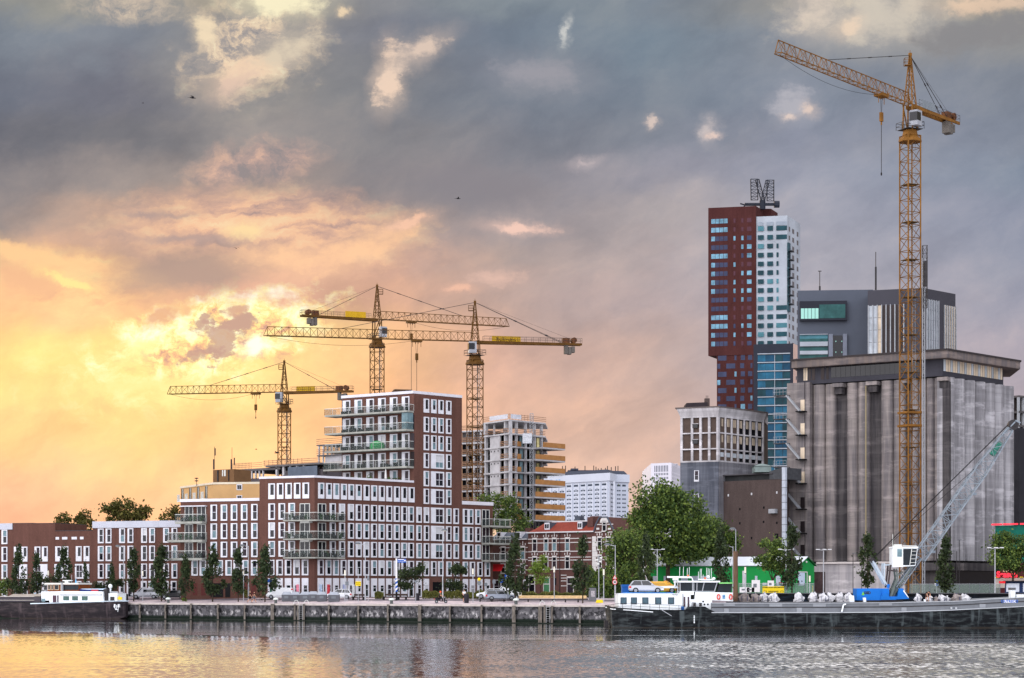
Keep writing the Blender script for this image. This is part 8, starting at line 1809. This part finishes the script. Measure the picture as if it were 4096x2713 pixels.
# roof masts and antennas
m_ = MB(); m_.tube((bx(2676),YB+3,bz(2308)),(bx(2775),YB+3,bz(2309)),.11,5); m_.tube((bx(2720),YB+3,bz(2372)),(bx(2720),YB+3,bz(2309)),.08,5); m_.tube((bx(2776),YB+3,bz(2309)),(bx(2781),YB+3,bz(2323)),.06,5); m_.build('signal_mast', SHW, bg)
m_ = MB(); m_.tube((bx(2802),YB+3,bz(2317.5)),(bx(2862),YB+3,bz(2318.5)),.07,5)
for px,a,b in ((2727,2267,2305),(2742,2266,2305),(2758,2272,2303),(2766,2268,2306),(2803,2286,2317),(2810,2275,2317),(2815,2274,2317),(2822,2298,2317),(2836,2270,2317),(2842,2272,2318),(2849,2275,2318),(2856,2272,2318)): m_.tube((bx(px),YB+3.2,bz(b)),(bx(px+1),YB+3.2,bz(a)),.03,4)
m_.build('whip_antenna', SHW, bg)
for px,py in ((2761,2303),(2830,2314)): m_ = MB(); m_.ball((bx(px),YB+3,bz(py)),.11,.11,.14); m_.build('orange_beacon', mk('beacon_orange', (230,110,40), .4), bg)
m_ = MB(); m_.ball((bx(2707),YB+2.5,bz(2317)),.32,.32,.2); m_.tube((bx(2707),YB+2.5,bz(2345)),(bx(2707),YB+2.5,bz(2318)),.1,5); m_.ball((bx(2841),YB+2.5,bz(2306)),.16); m_.ball((bx(2864),YB+2.5,bz(2314)),.2,.2,.16); m_.build('radar_dome', SHW, bg)
m_ = MB(); m_.hexa([(bx(2617),YB+2.6,bz(2352)),(bx(2722),YB+2.6,bz(2353)),(bx(2722),YB+3.4,bz(2353)),(bx(2617),YB+3.4,bz(2352)),(bx(2617),YB+2.6,bz(2346)),(bx(2714),YB+2.6,bz(2343)),(bx(2714),YB+3.4,bz(2343)),(bx(2617),YB+3.4,bz(2346))]); m_.build('car_crane_arm', SHW, bg)
m_ = MB(); m_.box(bx(2498),bx(2526),YB+5,YB+7.5,bz(2374),bz(2347)); m_.box(bx(2497),bx(2530),YB+4.9,YB+7.6,bz(2346.9),bz(2338)); m_.build('roof_locker', SHB, bg)
m_ = MB(); m_.hexa([(bx(2494),YB+1.2,bz(2373.9)),(bx(2700),YB+1.2,bz(2373.9)),(bx(2700),YB+8,bz(2373.9)),(bx(2494),YB+8,bz(2373.9)),(bx(2505),YB+1.6,bz(2369.5)),(bx(2695),YB+1.6,bz(2370.5)),(bx(2695),YB+7.6,bz(2370.5)),(bx(2505),YB+7.6,bz(2369.5))]); m_.build('blue_tarpaulin', mk('tarp_blue', (60,120,190), .7, .25, 3), bg)
# hold and hatch deck: dark hold wall of the neighbouring vessel
m_ = MB(); m_.box(bx(2936), bx(4310), YB+.3, YB+9.0, bz(2412), bz(2408.5)); m_.build('hatch_deck', mk('hatch_deck', (62,62,66), .7, .25, 1), bg)
b2 = thing('barge', 'second black barge moored behind the first, only its high hold wall visible', 'barge', (bx(2960), 251, WZ))
m_ = MB(); z2 = lambda py: EYE+(HY-py)*250.6/F
m_.box(G(2958,250.6)[0], G(4200,250.6)[0], 250.6, 256.5, 0, z2(2373.5)); m_.build('hold_wall', hullmat('hold_black', (10,12,18), (30,40,52), -3), b2)
m_ = MB(); m_.box(G(2956,250.6)[0], G(4200,250.6)[0], 250.4, 250.59, z2(2376), z2(2372.5)); m_.build('hold_rim', HGD, b2)
fl = thing('flag', 'red white and blue flag on a slanting staff behind the silver car', 'flag', (bx(2606), YB+6, bz(2345)))
m_ = MB(); m_.tube((bx(2607),YB+5,bz(2335)),(bx(2592),YB+5,bz(2300)),.03); m_.build('staff', RAIL, fl)
for k, mt in enumerate((SRED, SWHT, SBLU)):
    m_ = MB(); z = [bz(2303+ 9*k), bz(2303+9*(k+1))]; a, b = bx(2591.5+1.6*k+1), bx(2591.5+1.6*(k+1)+1)
    m_.hexa([(a+.0,YB+4.97,z[0]),(a+.0,YB+5.0,z[0]),(b,YB+5.0,z[1]),(b,YB+4.97,z[1]),(a+.12+.1*k,YB+5.15,z[0]-.25),(a+.12+.1*k,YB+5.17,z[0]-.25),(b+.2,YB+5.17,z[1]-.12),(b+.2,YB+5.15,z[1]-.12)]); m_.build('stripe', mt, fl)
hatch('silver hatchback car standing on the barge cabin roof', 'car', 4.1, 1.5, SILV, (bx(2590), YB+2.6, bz(2373.2)), 0, name='car_on_barge', group=None)
vanb('yellow orange van on the barge roof behind the silver hatchback', 3.3, 1.5, paint('paint_yellow', (222,164,40)), (bx(2668), YB+6.6, bz(2373)), 0, name='van_on_barge')
mp = MB(); mp.loft([[(bx(2945)+(.26+.03*(k%2))*math.cos(a*math.pi/5), YB+.75+.26*math.sin(a*math.pi/5), z) for a in range(10)] for k, z in enumerate((bz(2407), 4.4, 5.6, 7.0, 8.4, bz(2205)))])
tag(mp.build('mooring_pile', mk('pile_brown', (92,72,58), .85, .35, 2, stretch=(3,3,.4)), smooth=True), 'tall brown timber pile standing upright at the barge wheelhouse', 'mooring pile')
t_ = text('OUTRECO', .42, (bx(4038), YB-.06, bz(2406)), (R(90),0,0), SBLU, bg, bold=.01); m_ = MB(); m_.box(bx(4015),bx(4063),YB-.05,YB+.03,bz(2412),bz(2399.5)); m_.build('name_board', SWHT, bg)
m_ = MB(); m_.tube((bx(3366),YB-.25,bz(2448)),(bx(3373),YB-.15,bz(2420)),.09,6); m_.tube((bx(3373),YB-.15,bz(2420)),(bx(3383),YB-.1,bz(2417)),.09,6); m_.build('overboard_pipe', SHW, bg)
m_ = MB(); m_.box(bx(4051),bx(4070),YB+1,YB+2,bz(2392),bz(2360)); m_.box(bx(4074),bx(4110),YB+.8,YB+3,bz(2392),bz(2378)); m_.build('deck_box', SHW, bg); m_ = MB(); m_.box(bx(4050),bx(4071),YB+.9,YB+2.1,bz(2359.9),bz(2351)); m_.build('vent_top', HGD, bg)
for px in (3805,3824): m_ = MB(); m_.tube((bx(px),YB-.1,bz(2437)),(bx(px),YB-.1,bz(2429)),.12,7); m_.build('bollard_post', GALV, bg)
# bulk bags
BAGM = mk('bag_white', (190,190,194), .85, .5, 2.6); BAGG = mk('bag_grey', (128,120,118), .85, .6, 2.2); STR = mk('bag_strap', (40,54,92), .7)
rb2 = random.Random(5)
BDZ = bz(2408.4)
def bag(label, px, w_, h, mat, Yb):
    t = thing('bulk_bag', label, 'bulk bag', (bx(px), Yb, BDZ), 'bulk bags on the barge deck'); m_ = MB(); rings = []
    for k in range(7):
        u_ = k/6; q = (1.0, 1.08, 1.1, 1.05, .95, .72, .3)[k]
        rings.append([( (w_/2)*q*(abs(math.cos(a))**.6*(1 if math.cos(a)>0 else -1))+rb2.uniform(-.09,.09)+.10*math.sin(k*1.3+px), .42*q*(abs(math.sin(a))**.6*(1 if math.sin(a)>0 else -1))+rb2.uniform(-.05,.05), h*u_**.9+rb2.uniform(-.09,.09)*(k>0)+(.12*math.sin(a*2+px) if k==6 else 0)) for a in [j*math.pi/5+.2 for j in range(10)]])
    m_.loft(rings); m_.build('bag', mat, t, local=True)
    m_ = MB()
    for s_ in (-1,1):
        if rb2.random() < .7: m_.box(s_*w_*.28-.025, s_*w_*.28+.025, -.50, -.47, .1, h*.7)
    m_.tube((-.2,0,h*.95),(rb2.uniform(-.1,.2),-.1,h*1.14),.03,3)
    m_.build('strap', STR, t, local=True)
bl = [(2985,1.2,1.0,BAGG,'grey and white bag nearest the mooring pile'),(3033,1.15,.95,BAGG,'crumpled grey bag below the yellow banner left end'),(3071,1.05,1.02,BAGM,'white bag below the middle of the yellow banner'),(3104,1.15,1.0,BAGM,'white bag with dark strap below the banner right end'),
      (3209,1.05,1.05,BAGM,'upright white bag standing alone before the green shed gable'),(3268,1.05,1.05,BAGM,'white bag left in the cluster below the three armed lamp'),(3303,.95,.95,BAGM,'second bag in the cluster below the three armed lamp'),(3334,.9,1.0,BAGM,'third bag of the cluster, pointed top'),(3375,1.0,1.05,BAGM,'tall white bag fourth in the cluster'),(3406,.95,1.0,BAGM,'white bag touching the left end of the blue crane body'),
      (3691,.75,.9,BAGM,'white bag just left of the bending person'),(3740,.65,.7,BAGM,'white bag right behind the bending person'),(3762,.5,.6,BAGG,'small dark grey bag right of the bending person'),(3785,.95,.75,BAGM,'low slumped white bag in the right hand row'),(3812,.7,.6,BAGM,'lowest small white bag in the right hand row'),(3842,1.0,.9,BAGG,'grey and white bag second from the right end'),(3880,1.15,.85,BAGM,'rightmost slumped white bag on the barge')]
for i, (px,w_,h,mt,lb) in enumerate(bl): bag(lb, px, w_, h, mt, YB+2.2+(i%3)*.5)
person('person in dark top bending over at the barge side, bare legs', (bx(3714), YB+.7, BDZ), -1.3, TB, mk('cloth_brown', (80,60,54), .8), HB, 'bend')
m_ = MB(); m_.tube((bx(3703),YB+.5,BDZ-.0),(bx(3703),YB+.5,BDZ+.3),.13,8,.15); tag(m_.build('bucket', SHW), 'small white bucket at the feet of the bending person', 'bucket')
for px, w_, h, lb in ((3414,.55,.75,'white crate leaning at the left corner of the blue crane'),(3466,.3,.5,'white canister in front of the blue crane body')):
    m_ = MB(); x = bx(px); m_.loft([[(x-w_/2,YB+1.0,BDZ),(x+w_/2,YB+1.0,BDZ),(x+w_/2,YB+1.5,BDZ),(x-w_/2,YB+1.5,BDZ)],[(x-w_/2-.05,YB+1.05,BDZ+h),(x+w_/2-.05,YB+1.05,BDZ+h),(x+w_/2-.05,YB+1.45,BDZ+h),(x-w_/2-.05,YB+1.45,BDZ+h)]]); tag(m_.build('crate' if px < 3440 else 'canister', SHW), lb, 'crate' if px < 3440 else 'canister')
# ---- blue cargo crane on the barge
KB = mk('crane_blue', (24,108,196), .45, .1, 1); KBG = mk('crane_greygreen', (96,106,104), .6, .2, 2); BOOM = mk('boom_grey', (122,132,142), .45, .2, 2)
kc = thing('barge_crane', 'blue deck crane with raised white cab and long grey lattice boom', 'deck crane', (bx(3530), YB+4.2, BDZ)); YK = YB+4.0
kx = lambda x: (3300+x/2.975-CX)/F*YK
kz = lambda y: EYE+(HY-(2050+y/2.975))*YK/F
def kpoly(name, pts, y0, y1, mat, par=kc): m_ = MB(); m_.sideprism([(kx(a), kz(b)) for a,b in pts], YK+y0, YK+y1); return m_.build(name, mat, par)
kpoly('engine_house', [(355,1045),(640,1045),(640,905),(355,905)], -1.3, 1.3, KB); kpoly('turntable', [(380,1062),(900,1062),(900,1046),(380,1046)], -1.5, 1.5, STEEL)
kpoly('slew_body', [(642,1045),(980,1028),(905,905),(862,905),(842,1000),(742,1000),(742,905),(642,905)], -1.2, 1.2, KB)
kpoly('bracket', [(640,1040),(822,1040),(822,1020),(745,1018),(712,960),(668,960),(640,1005)], -1.45, -1.21, KB); kpoly('white_edge', [(915,925),(972,1010),(966,1016),(905,935)], -1.25, -1.21, SHW)
text('GSD', .42, (kx(480), YK-1.31, kz(958)), (R(90),0,0), STEEL, kc, bold=.02); m_ = MB(); m_.sideprism([(kx(412),kz(985)),(kx(448),kz(985)),(kx(430),kz(940))], YK-1.33, YK-1.31); m_.build('tree_logo', mk('logo_green', (110,190,80), .5), kc)
m_ = MB(); m_.tube((kx(735),YK-.8,kz(900)),(kx(745),YK-.8,kz(855)),.18,6); m_.build('post_blue', KB, kc)
# A-frame and struts
m_ = MB()
for s_ in (-.7,.7):
    m_.tube((kx(545),YK+s_,kz(560)),(kx(705),YK+s_,kz(850)),.14,4); m_.tube((kx(580),YK+s_,kz(600)),(kx(730),YK+s_,kz(870)),.10,4); m_.tube((kx(692),YK+s_,kz(605)),(kx(692),YK+s_,kz(790)),.11,4); m_.tube((kx(692),YK+s_,kz(625)),(kx(765),YK+s_,kz(625)),.09,4)
m_.build('a_frame', mk('frame_pale', (170,184,196), .5, .1), kc)
m_ = MB(); m_.tube((kx(545),YK-.9,kz(560)),(kx(545),YK+.9,kz(560)),.22,8); m_.tube((kx(572),YK-.5,kz(575)),(kx(572),YK+.5,kz(575)),.26,10); m_.build('sheave', STEEL, kc)
for s_ in (-.8,.8): m_ = MB(); m_.tube((kx(765),YK+s_,kz(625)),(kx(735),YK+s_,kz(895)),.13,4); m_.tube((kx(770),YK+s_,kz(690)),(kx(860),YK+s_,kz(700)),.08,4); m_.build('hydraulic_ram', mk('ram_brown', (70,62,64), .5, .2), kc)
m_ = MB()
for s_ in (-.75,.75):
    m_.tube((kx(835),YK+s_,kz(670)),(kx(848),YK+s_,kz(790)),.13,4); m_.tube((kx(848),YK+s_,kz(790)),(kx(805),YK+s_,kz(900)),.15,4); m_.tube((kx(805),YK+s_,kz(900)),(kx(765),YK+s_,kz(1000)),.2,4); m_.tube((kx(1020),YK+s_,kz(655)),(kx(870),YK+s_,kz(880)),.10,4); m_.tube((kx(930),YK+s_,kz(700)),(kx(850),YK+s_,kz(760)),.07,4)
m_.build('cab_support', KBG, kc)
kpoly('boom_foot', [(760,1005),(800,1012),(830,960),(905,870),(860,850),(800,900)], -.6, .6, KBG)
cabk = kpoly('crane_cab', [(782,655),(1050,638),(1078,425),(782,425)], -1.3, .9, SHW); kpoly('cab_roof', [(775,424),(1086,424),(1080,410),(780,410)], -1.4, 1.0, SHW)
kpoly('cab_side_window', [(835,530),(890,530),(890,440),(835,440)], -1.34, -1.31, GC, cabk); kpoly('cab_window', [(905,630),(978,630),(1003,436),(905,436)], -1.34, -1.31, MUL, cabk); kpoly('front_window', [(985,630),(1044,628),(1068,436),(1010,436)], -1.34, -1.31, MUL, cabk)
m_ = MB(); m_.tube((kx(982),YK-1.37,kz(632)),(kx(1006),YK-1.37,kz(430)),.05,4)
for k in range(4): m_.tube((kx(985+5*k),YK-1.37,kz(600-45*k)),(kx(1055),YK-1.37,kz(600-45*k)),.035,4)
m_.build('cab_ladder', RAIL, cabk)
m_ = MB(); m_.box(kx(812),kx(898),YK-.8,YK+.3,kz(409.9),kz(382)); m_.tube((kx(900),YK-1.2,kz(398)),(kx(1070),YK-1.2,kz(402)),.05,4); m_.tube((kx(806),YK,kz(410)),(kx(806),YK,kz(260)),.035,4); m_.build('roof_equipment', RAIL, kc)
# boom
tip = Vector((kx(0)+ (4052-3300)/F*YK, YK, EYE+(HY-1700)*YK/F)); foot = Vector((kx(800), YK, kz(985))); dB = (tip-foot).normalized(); LB_ = (tip-foot).length
pA, pB = foot+dB*LB_*.22, foot+dB*LB_*.72
m_ = MB(); lattice(m_, foot+dB*1.0, pA, 1.5, .5, 4, .07, .045, sidev=(0,1,0)); lattice(m_, pA, pB, 1.4, 1.45, 11, .085, .05, sidev=(0,1,0)); lattice(m_, pB, tip-dB*.6, 1.45, 1.5, 6, .07, .04, taper=.45, sidev=(0,1,0)); m_.build('boom', BOOM, kc)
m_ = MB(); pn = dB.cross(Vector((0,1,0))).normalized(); q = foot+dB*LB_*.86
m_.hexa([tuple(q+dB*a+pn*b+Vector((0,c,0))) for c in (-.3,.3) for a,b in ((-.9,-.3),(.9,-.22),(.9,.22),(-.9,.3))]); m_.build('green_plate', mk('plate_green', (52,112,98), .6, .5, 3), kc)
m_ = MB(); m_.tube(tip+Vector((0,-.35,0)), tip+Vector((0,.35,0)), .62, 14); m_.tube(tip+Vector((.1,-.4,0)), tip+Vector((.1,.4,0)), .2, 8); m_.build('head_sheave', STEEL, kc)
m_ = MB(); m_.tube(tip-dB*2.2+pn*.4, tip+dB*.3+Vector((0,-.4,.1)), .1); m_.tube(tip+Vector((.2,-.3,.5)), tip+Vector((.8,-.3,.2)), .12); m_.build('head_frame', BOOM, kc)
m_ = MB(); af = Vector((kx(560), YK, kz(560)))
for s_ in (-.3,.3): m_.tube(af+Vector((0,s_,0)), tip+Vector((-.1,s_,.5)), .035, 3)
m_.tube(af, foot+dB*LB_*.72+Vector((0,0,.9)), .03, 3); m_.build('luffing_rope', CABL, kc)
for u_ in (.28,.62): m_ = MB(); q = foot+dB*LB_*u_; m_.obox(tuple(q+pn*-.9), (.6,.8,.3), 0); m_.build('boom_fitting', BOOM, kc)

# ------------------------------------------------------------------ houseboat barge at the left
LF = Face(G(-90, 330.5), G(474, 319.5)); lb_ = thing('barge', 'dark hulled houseboat barge at the left with white cabin and wooden wheelhouse', 'barge', (*G(300, 322), WZ))
lp = lambda x: LF.s_(x/3.947)
lz = lambda y, x=1200: LF.z_(x/3.947, 2200+y/3.947)
HB2 = hullmat('hull_brownblack', (34,30,34), (62,54,56), WZ); WB_ = 5.2
def lring(s_, hb, z0, z1, c=-2.6): return [LF.P(s_, z0, c+hb*.85), LF.P(s_, z0+.5*(z1-z0), c+hb), LF.P(s_, z1, c+hb), LF.P(s_, z1, c-hb), LF.P(s_, z0+.5*(z1-z0), c-hb), LF.P(s_, z0, c-hb*.85)]
m_ = MB(); m_.loft([lring(lp(x), hb, z0, lz(y)) for x,hb,z0,y in ((-400,2.6,0,830),(400,2.6,0,838),(900,2.6,0,848),(1400,2.6,.0,836),(1620,2.2,.1,826),(1760,1.4,.4,820),(1850,.35,.9,815))]); m_.build('hull', HB2, lb_)
m_ = MB(); m_.loft([lring(lp(x), hb, lz(yb)+.012, lz(yt)) for x,hb,yb,yt in ((480,2.64,874,842),(900,2.64,852,834),(1400,2.64,836,814),(1620,2.26,826,806),(1760,1.5,820,802),(1856,.42,816,797))]); m_.build('white_bulwark', mk('bulwark_white', (205,220,232), .5, .08, 1), lb_)
m_ = MB(); LF.box(m_, lp(-400), lp(615), lz(826), lz(742), -4.8, -.35); m_.build('hold_coaming', mk('hold_grey', (66,62,68), .6, .15, .8), lb_)
m_ = MB(); LF.box(m_, lp(-400), lp(520), lz(741.9), lz(734), -4.9, -.25); LF.box(m_, lp(-400), lp(520), lz(800), lz(793), -.349, -.25); m_.build('hatch_edge', mk('hatch_pale', (184,178,172), .6, .1), lb_)
m_ = MB(); m_.hexa([LF.P(lp(95),lz(733.9),-.5),LF.P(lp(605),lz(733.9),-.5),LF.P(lp(605),lz(733.9),-4.6),LF.P(lp(95),lz(733.9),-4.6),LF.P(lp(130),lz(698),-1.2),LF.P(lp(590),lz(698),-1.2),LF.P(lp(590),lz(698),-4.0),LF.P(lp(130),lz(698),-4.0)]); m_.build('hatch_cover', mk('hatch_cover', (150,142,134), .7, .15), lb_)
m_ = MB(); LF.box(m_, lp(628), lp(748), lz(800), lz(656), -4.4, -.4); m_.build('white_block', SHW, lb_); m_ = MB(); LF.box(m_, lp(635), lp(690), lz(820), lz(770), -.395, -.35); m_.build('teal_window', GC, lb_)
m_ = MB(); c = [(752,830),(752,658),(1000,652),(1590,656),(1605,826)]; pts = [LF.P(lp(a),lz(b),-.45) for a,b in c]+[LF.P(lp(a),lz(b),-4.6) for a,b in c]; m_.add(pts, [(i,(i+1)%5,5+(i+1)%5,5+i) for i in range(5)]+[(4,3,2,1,0),(5,6,7,8,9)]); cab2 = m_.build('cabin', SHW, lb_)
for x in (1018,1158,1312): m_ = MB(); LF.box(m_, lp(x-45), lp(x+45), lz(797), lz(732), -.445, -.40); f_ = m_.build('window_frame', mk('frame_teal', (64,84,90), .5), cab2); m_ = MB(); LF.box(m_, lp(x-38), lp(x+38), lz(792), lz(737), -.398, -.37); m_.build('pane', mk('pane_green', (70,96,90), .15, .4, 3), f_)
for a,b in ((808,862),(878,898)): m_ = MB(); LF.box(m_, lp(a), lp(b), lz(828), lz(718), -.445, -.38); m_.build('cabin_door', mk('door_mauve', (76,58,68)), cab2)
m_ = MB(); LF.box(m_, lp(918), lp(1585), lz(710), lz(703), -.44, -.2); m_.build('roof_gutter', GREYS, cab2)
m_ = MB(); LF.box(m_, lp(1625), lp(1780), lz(800), lz(684), -3.6, -1.2); m_.build('bow_housing', SHW, lb_)
m_ = MB(); LF.box(m_, lp(1680), lp(1735), lz(800), lz(740), -1.195, -1.0); m_.build('windlass', STEEL, lb_)
for x in (1752,1812):
    m_ = MB(); s_ = lp(x); m_.hexa([LF.P(s_-.12,lz(905),-.9),LF.P(s_+.12,lz(905),-.9),LF.P(s_+.12,lz(905),-1.3),LF.P(s_-.12,lz(905),-1.3),LF.P(s_-.06,lz(855),-.9),LF.P(s_+.06,lz(855),-.9),LF.P(s_+.06,lz(855),-1.3),LF.P(s_-.06,lz(855),-1.3)]); m_.build('anchor_fluke', SHW, lb_)
m_ = MB(); m_.tube(LF.P(lp(1765),lz(940),-1), LF.P(lp(1800),lz(940),-1), .07); m_.tube(LF.P(lp(1782),lz(940),-1), LF.P(lp(1782),lz(870),-1), .06); m_.tube(LF.P(lp(1812),lz(905),-1), LF.P(lp(1800),lz(975),-1), .05); m_.tube(LF.P(lp(1752),lz(905),-1), LF.P(lp(1768),lz(942),-1), .06); m_.build('anchor_stock', SHW, lb_)
# wheelhouse
WDM = mk('varnished_wood', (120,66,36), .4, .2, 2)
m_ = MB(); LF.box(m_, lp(690), lp(1185), lz(655), lz(546), -4.0, -1.0); wh2 = m_.build('wheelhouse', WDM, lb_)
for a,b in ((700,738),(752,784),(802,870),(898,930)): m_ = MB(); LF.box(m_, lp(a), lp(b), lz(632), lz(548), -.998, -.93); f_ = m_.build('window_frame', mk('frame_cream', (196,180,158), .5), wh2); m_ = MB(); LF.box(m_, lp(a+7), lp(b-7), lz(624), lz(556), -.928, -.9); m_.build('pane', MUL, f_)
m_ = MB(); LF.box(m_, lp(952), lp(1180), lz(630), lz(556), -.998, -.92); m_.build('dark_windows', MUL, wh2)
m_ = MB(); LF.box(m_, lp(658), lp(1196), lz(545.9), lz(520), -4.3, -.7); m_.build('wheelhouse_roof', mk('roof_cream', (206,204,198), .5, .06), lb_)
m_ = MB(); LF.box(m_, lp(925), lp(948), lz(655), lz(515), -.9, -.6); m_.build('white_post', GREYS, lb_)
m_ = MB(); LF.box(m_, lp(865), lp(1005), lz(490), lz(476), -2.4, -2.0); LF.box(m_, lp(900), lp(950), lz(519.9), lz(495), -2.4, -2.0); m_.build('radar', SHW, lb_)
m_ = MB()
for x in (1008,1068): m_.tube(LF.P(lp(x),lz(520),-2), LF.P(lp(x+4),lz(392),-2), .04, 4)
m_.build('antenna', GREYS, lb_)
m_ = MB(); q = LF.P(lp(1647),lz(575),-1.6); m_.ball(q,.33,.33,.36); m_.tube((q[0],q[1],q[2]-.3),(q[0],q[1],q[2]-1.0),.12,6); tag(m_.build('satellite_dome', SHW, smooth=True), 'white satellite dome near the bow of the left barge', 'satellite dome')
ps = thing('parasol', 'closed pale blue parasol standing on the left barge roof', 'parasol', LF.P(lp(1108),lz(655),-1.5)); m_ = MB(); q = LF.P(lp(1108),0,-1.5)
m_.tube((q[0],q[1],lz(655)),(q[0],q[1],lz(458)),.025,4); m_.build('pole', GREYS, ps); m_ = MB(); m_.tube((q[0],q[1],lz(588)),(q[0],q[1],lz(540)),.2,8,.17); m_.tube((q[0],q[1],lz(540)),(q[0],q[1],lz(460)),.17,8,.03); m_.build('canopy', mk('parasol_blue', (86,176,224), .7, .1, 3), ps)
dg = thing('dinghy', 'dark blue dinghy with red patch stowed on the left barge roof', 'dinghy', LF.P(lp(1300),lz(656),-1.5)); m_ = MB()
m_.loft([[LF.P(lp(x),lz(y0),-1.9-hb),LF.P(lp(x),lz(y0),-1.9+hb),LF.P(lp(x),lz(y1),-1.9+hb*1.4),LF.P(lp(x),lz(y1),-1.9-hb*1.4)] for x,y0,y1,hb in ((1140,640,612,.2),(1190,655,622,.6),(1380,655,630,.65),(1480,655,628,.6))]); m_.build('dinghy_hull', mk('navy_fabric', (34,48,120), .6, .15, 2), dg)
m_ = MB(); LF.box(m_, lp(1380), lp(1482), lz(672), lz(626), -1.25, -1.0); m_.build('red_patch', mk('fabric_red', (170,60,76), .7, .3, 4), dg)
m_ = MB(); m_.hexa([LF.P(lp(1180),lz(628),-1.2),LF.P(lp(1590),lz(632),-1.2),LF.P(lp(1590),lz(632),-3),LF.P(lp(1180),lz(628),-3),LF.P(lp(1200),lz(612),-1.6),LF.P(lp(1580),lz(610),-1.6),LF.P(lp(1580),lz(610),-2.8),LF.P(lp(1200),lz(612),-2.8)]); m_.build('pale_cover', mk('cover_pale', (170,190,210), .7, .2, 2), dg)
m_ = MB(); m_.hexa([LF.P(lp(1560),lz(800),-.8),LF.P(lp(1640),lz(800),-.8),LF.P(lp(1640),lz(800),-2),LF.P(lp(1560),lz(800),-2),LF.P(lp(1580),lz(620),-.9),LF.P(lp(1640),lz(610),-.9),LF.P(lp(1640),lz(610),-1.9),LF.P(lp(1580),lz(620),-1.9)]); m_.build('mast_step', STEEL, lb_)
m_ = MB(); q = LF.P(lp(1828),lz(765),-1.2); m_.obox((q[0],q[1],q[2]),(.55,.4,.42)); m_.tube((q[0]-.15,q[1],q[2]+.2),(q[0]-.15,q[1],q[2]+.4),.08,6); m_.tube((q[0]-.3,q[1],q[2]),(q[0]-.62,q[1],q[2]+.06),.06,5); tag(m_.build('outboard_tank', SYEL), 'bright yellow tank at the bow tip of the left barge', 'tank')
for x, lbx in ((1040,'pink flower tub beside the blue parasol'),):
    m_ = MB(); q = LF.P(lp(x),lz(600),-1.3); m_.ball(q,.2,.2,.17); m_.tube((q[0],q[1],q[2]-.45),(q[0],q[1],q[2]-.1),.12,7,.18); tag(m_.build('flower_tub', mk('flower_pink', (205,70,120), .7, .3, 8)), lbx, 'flower tub')
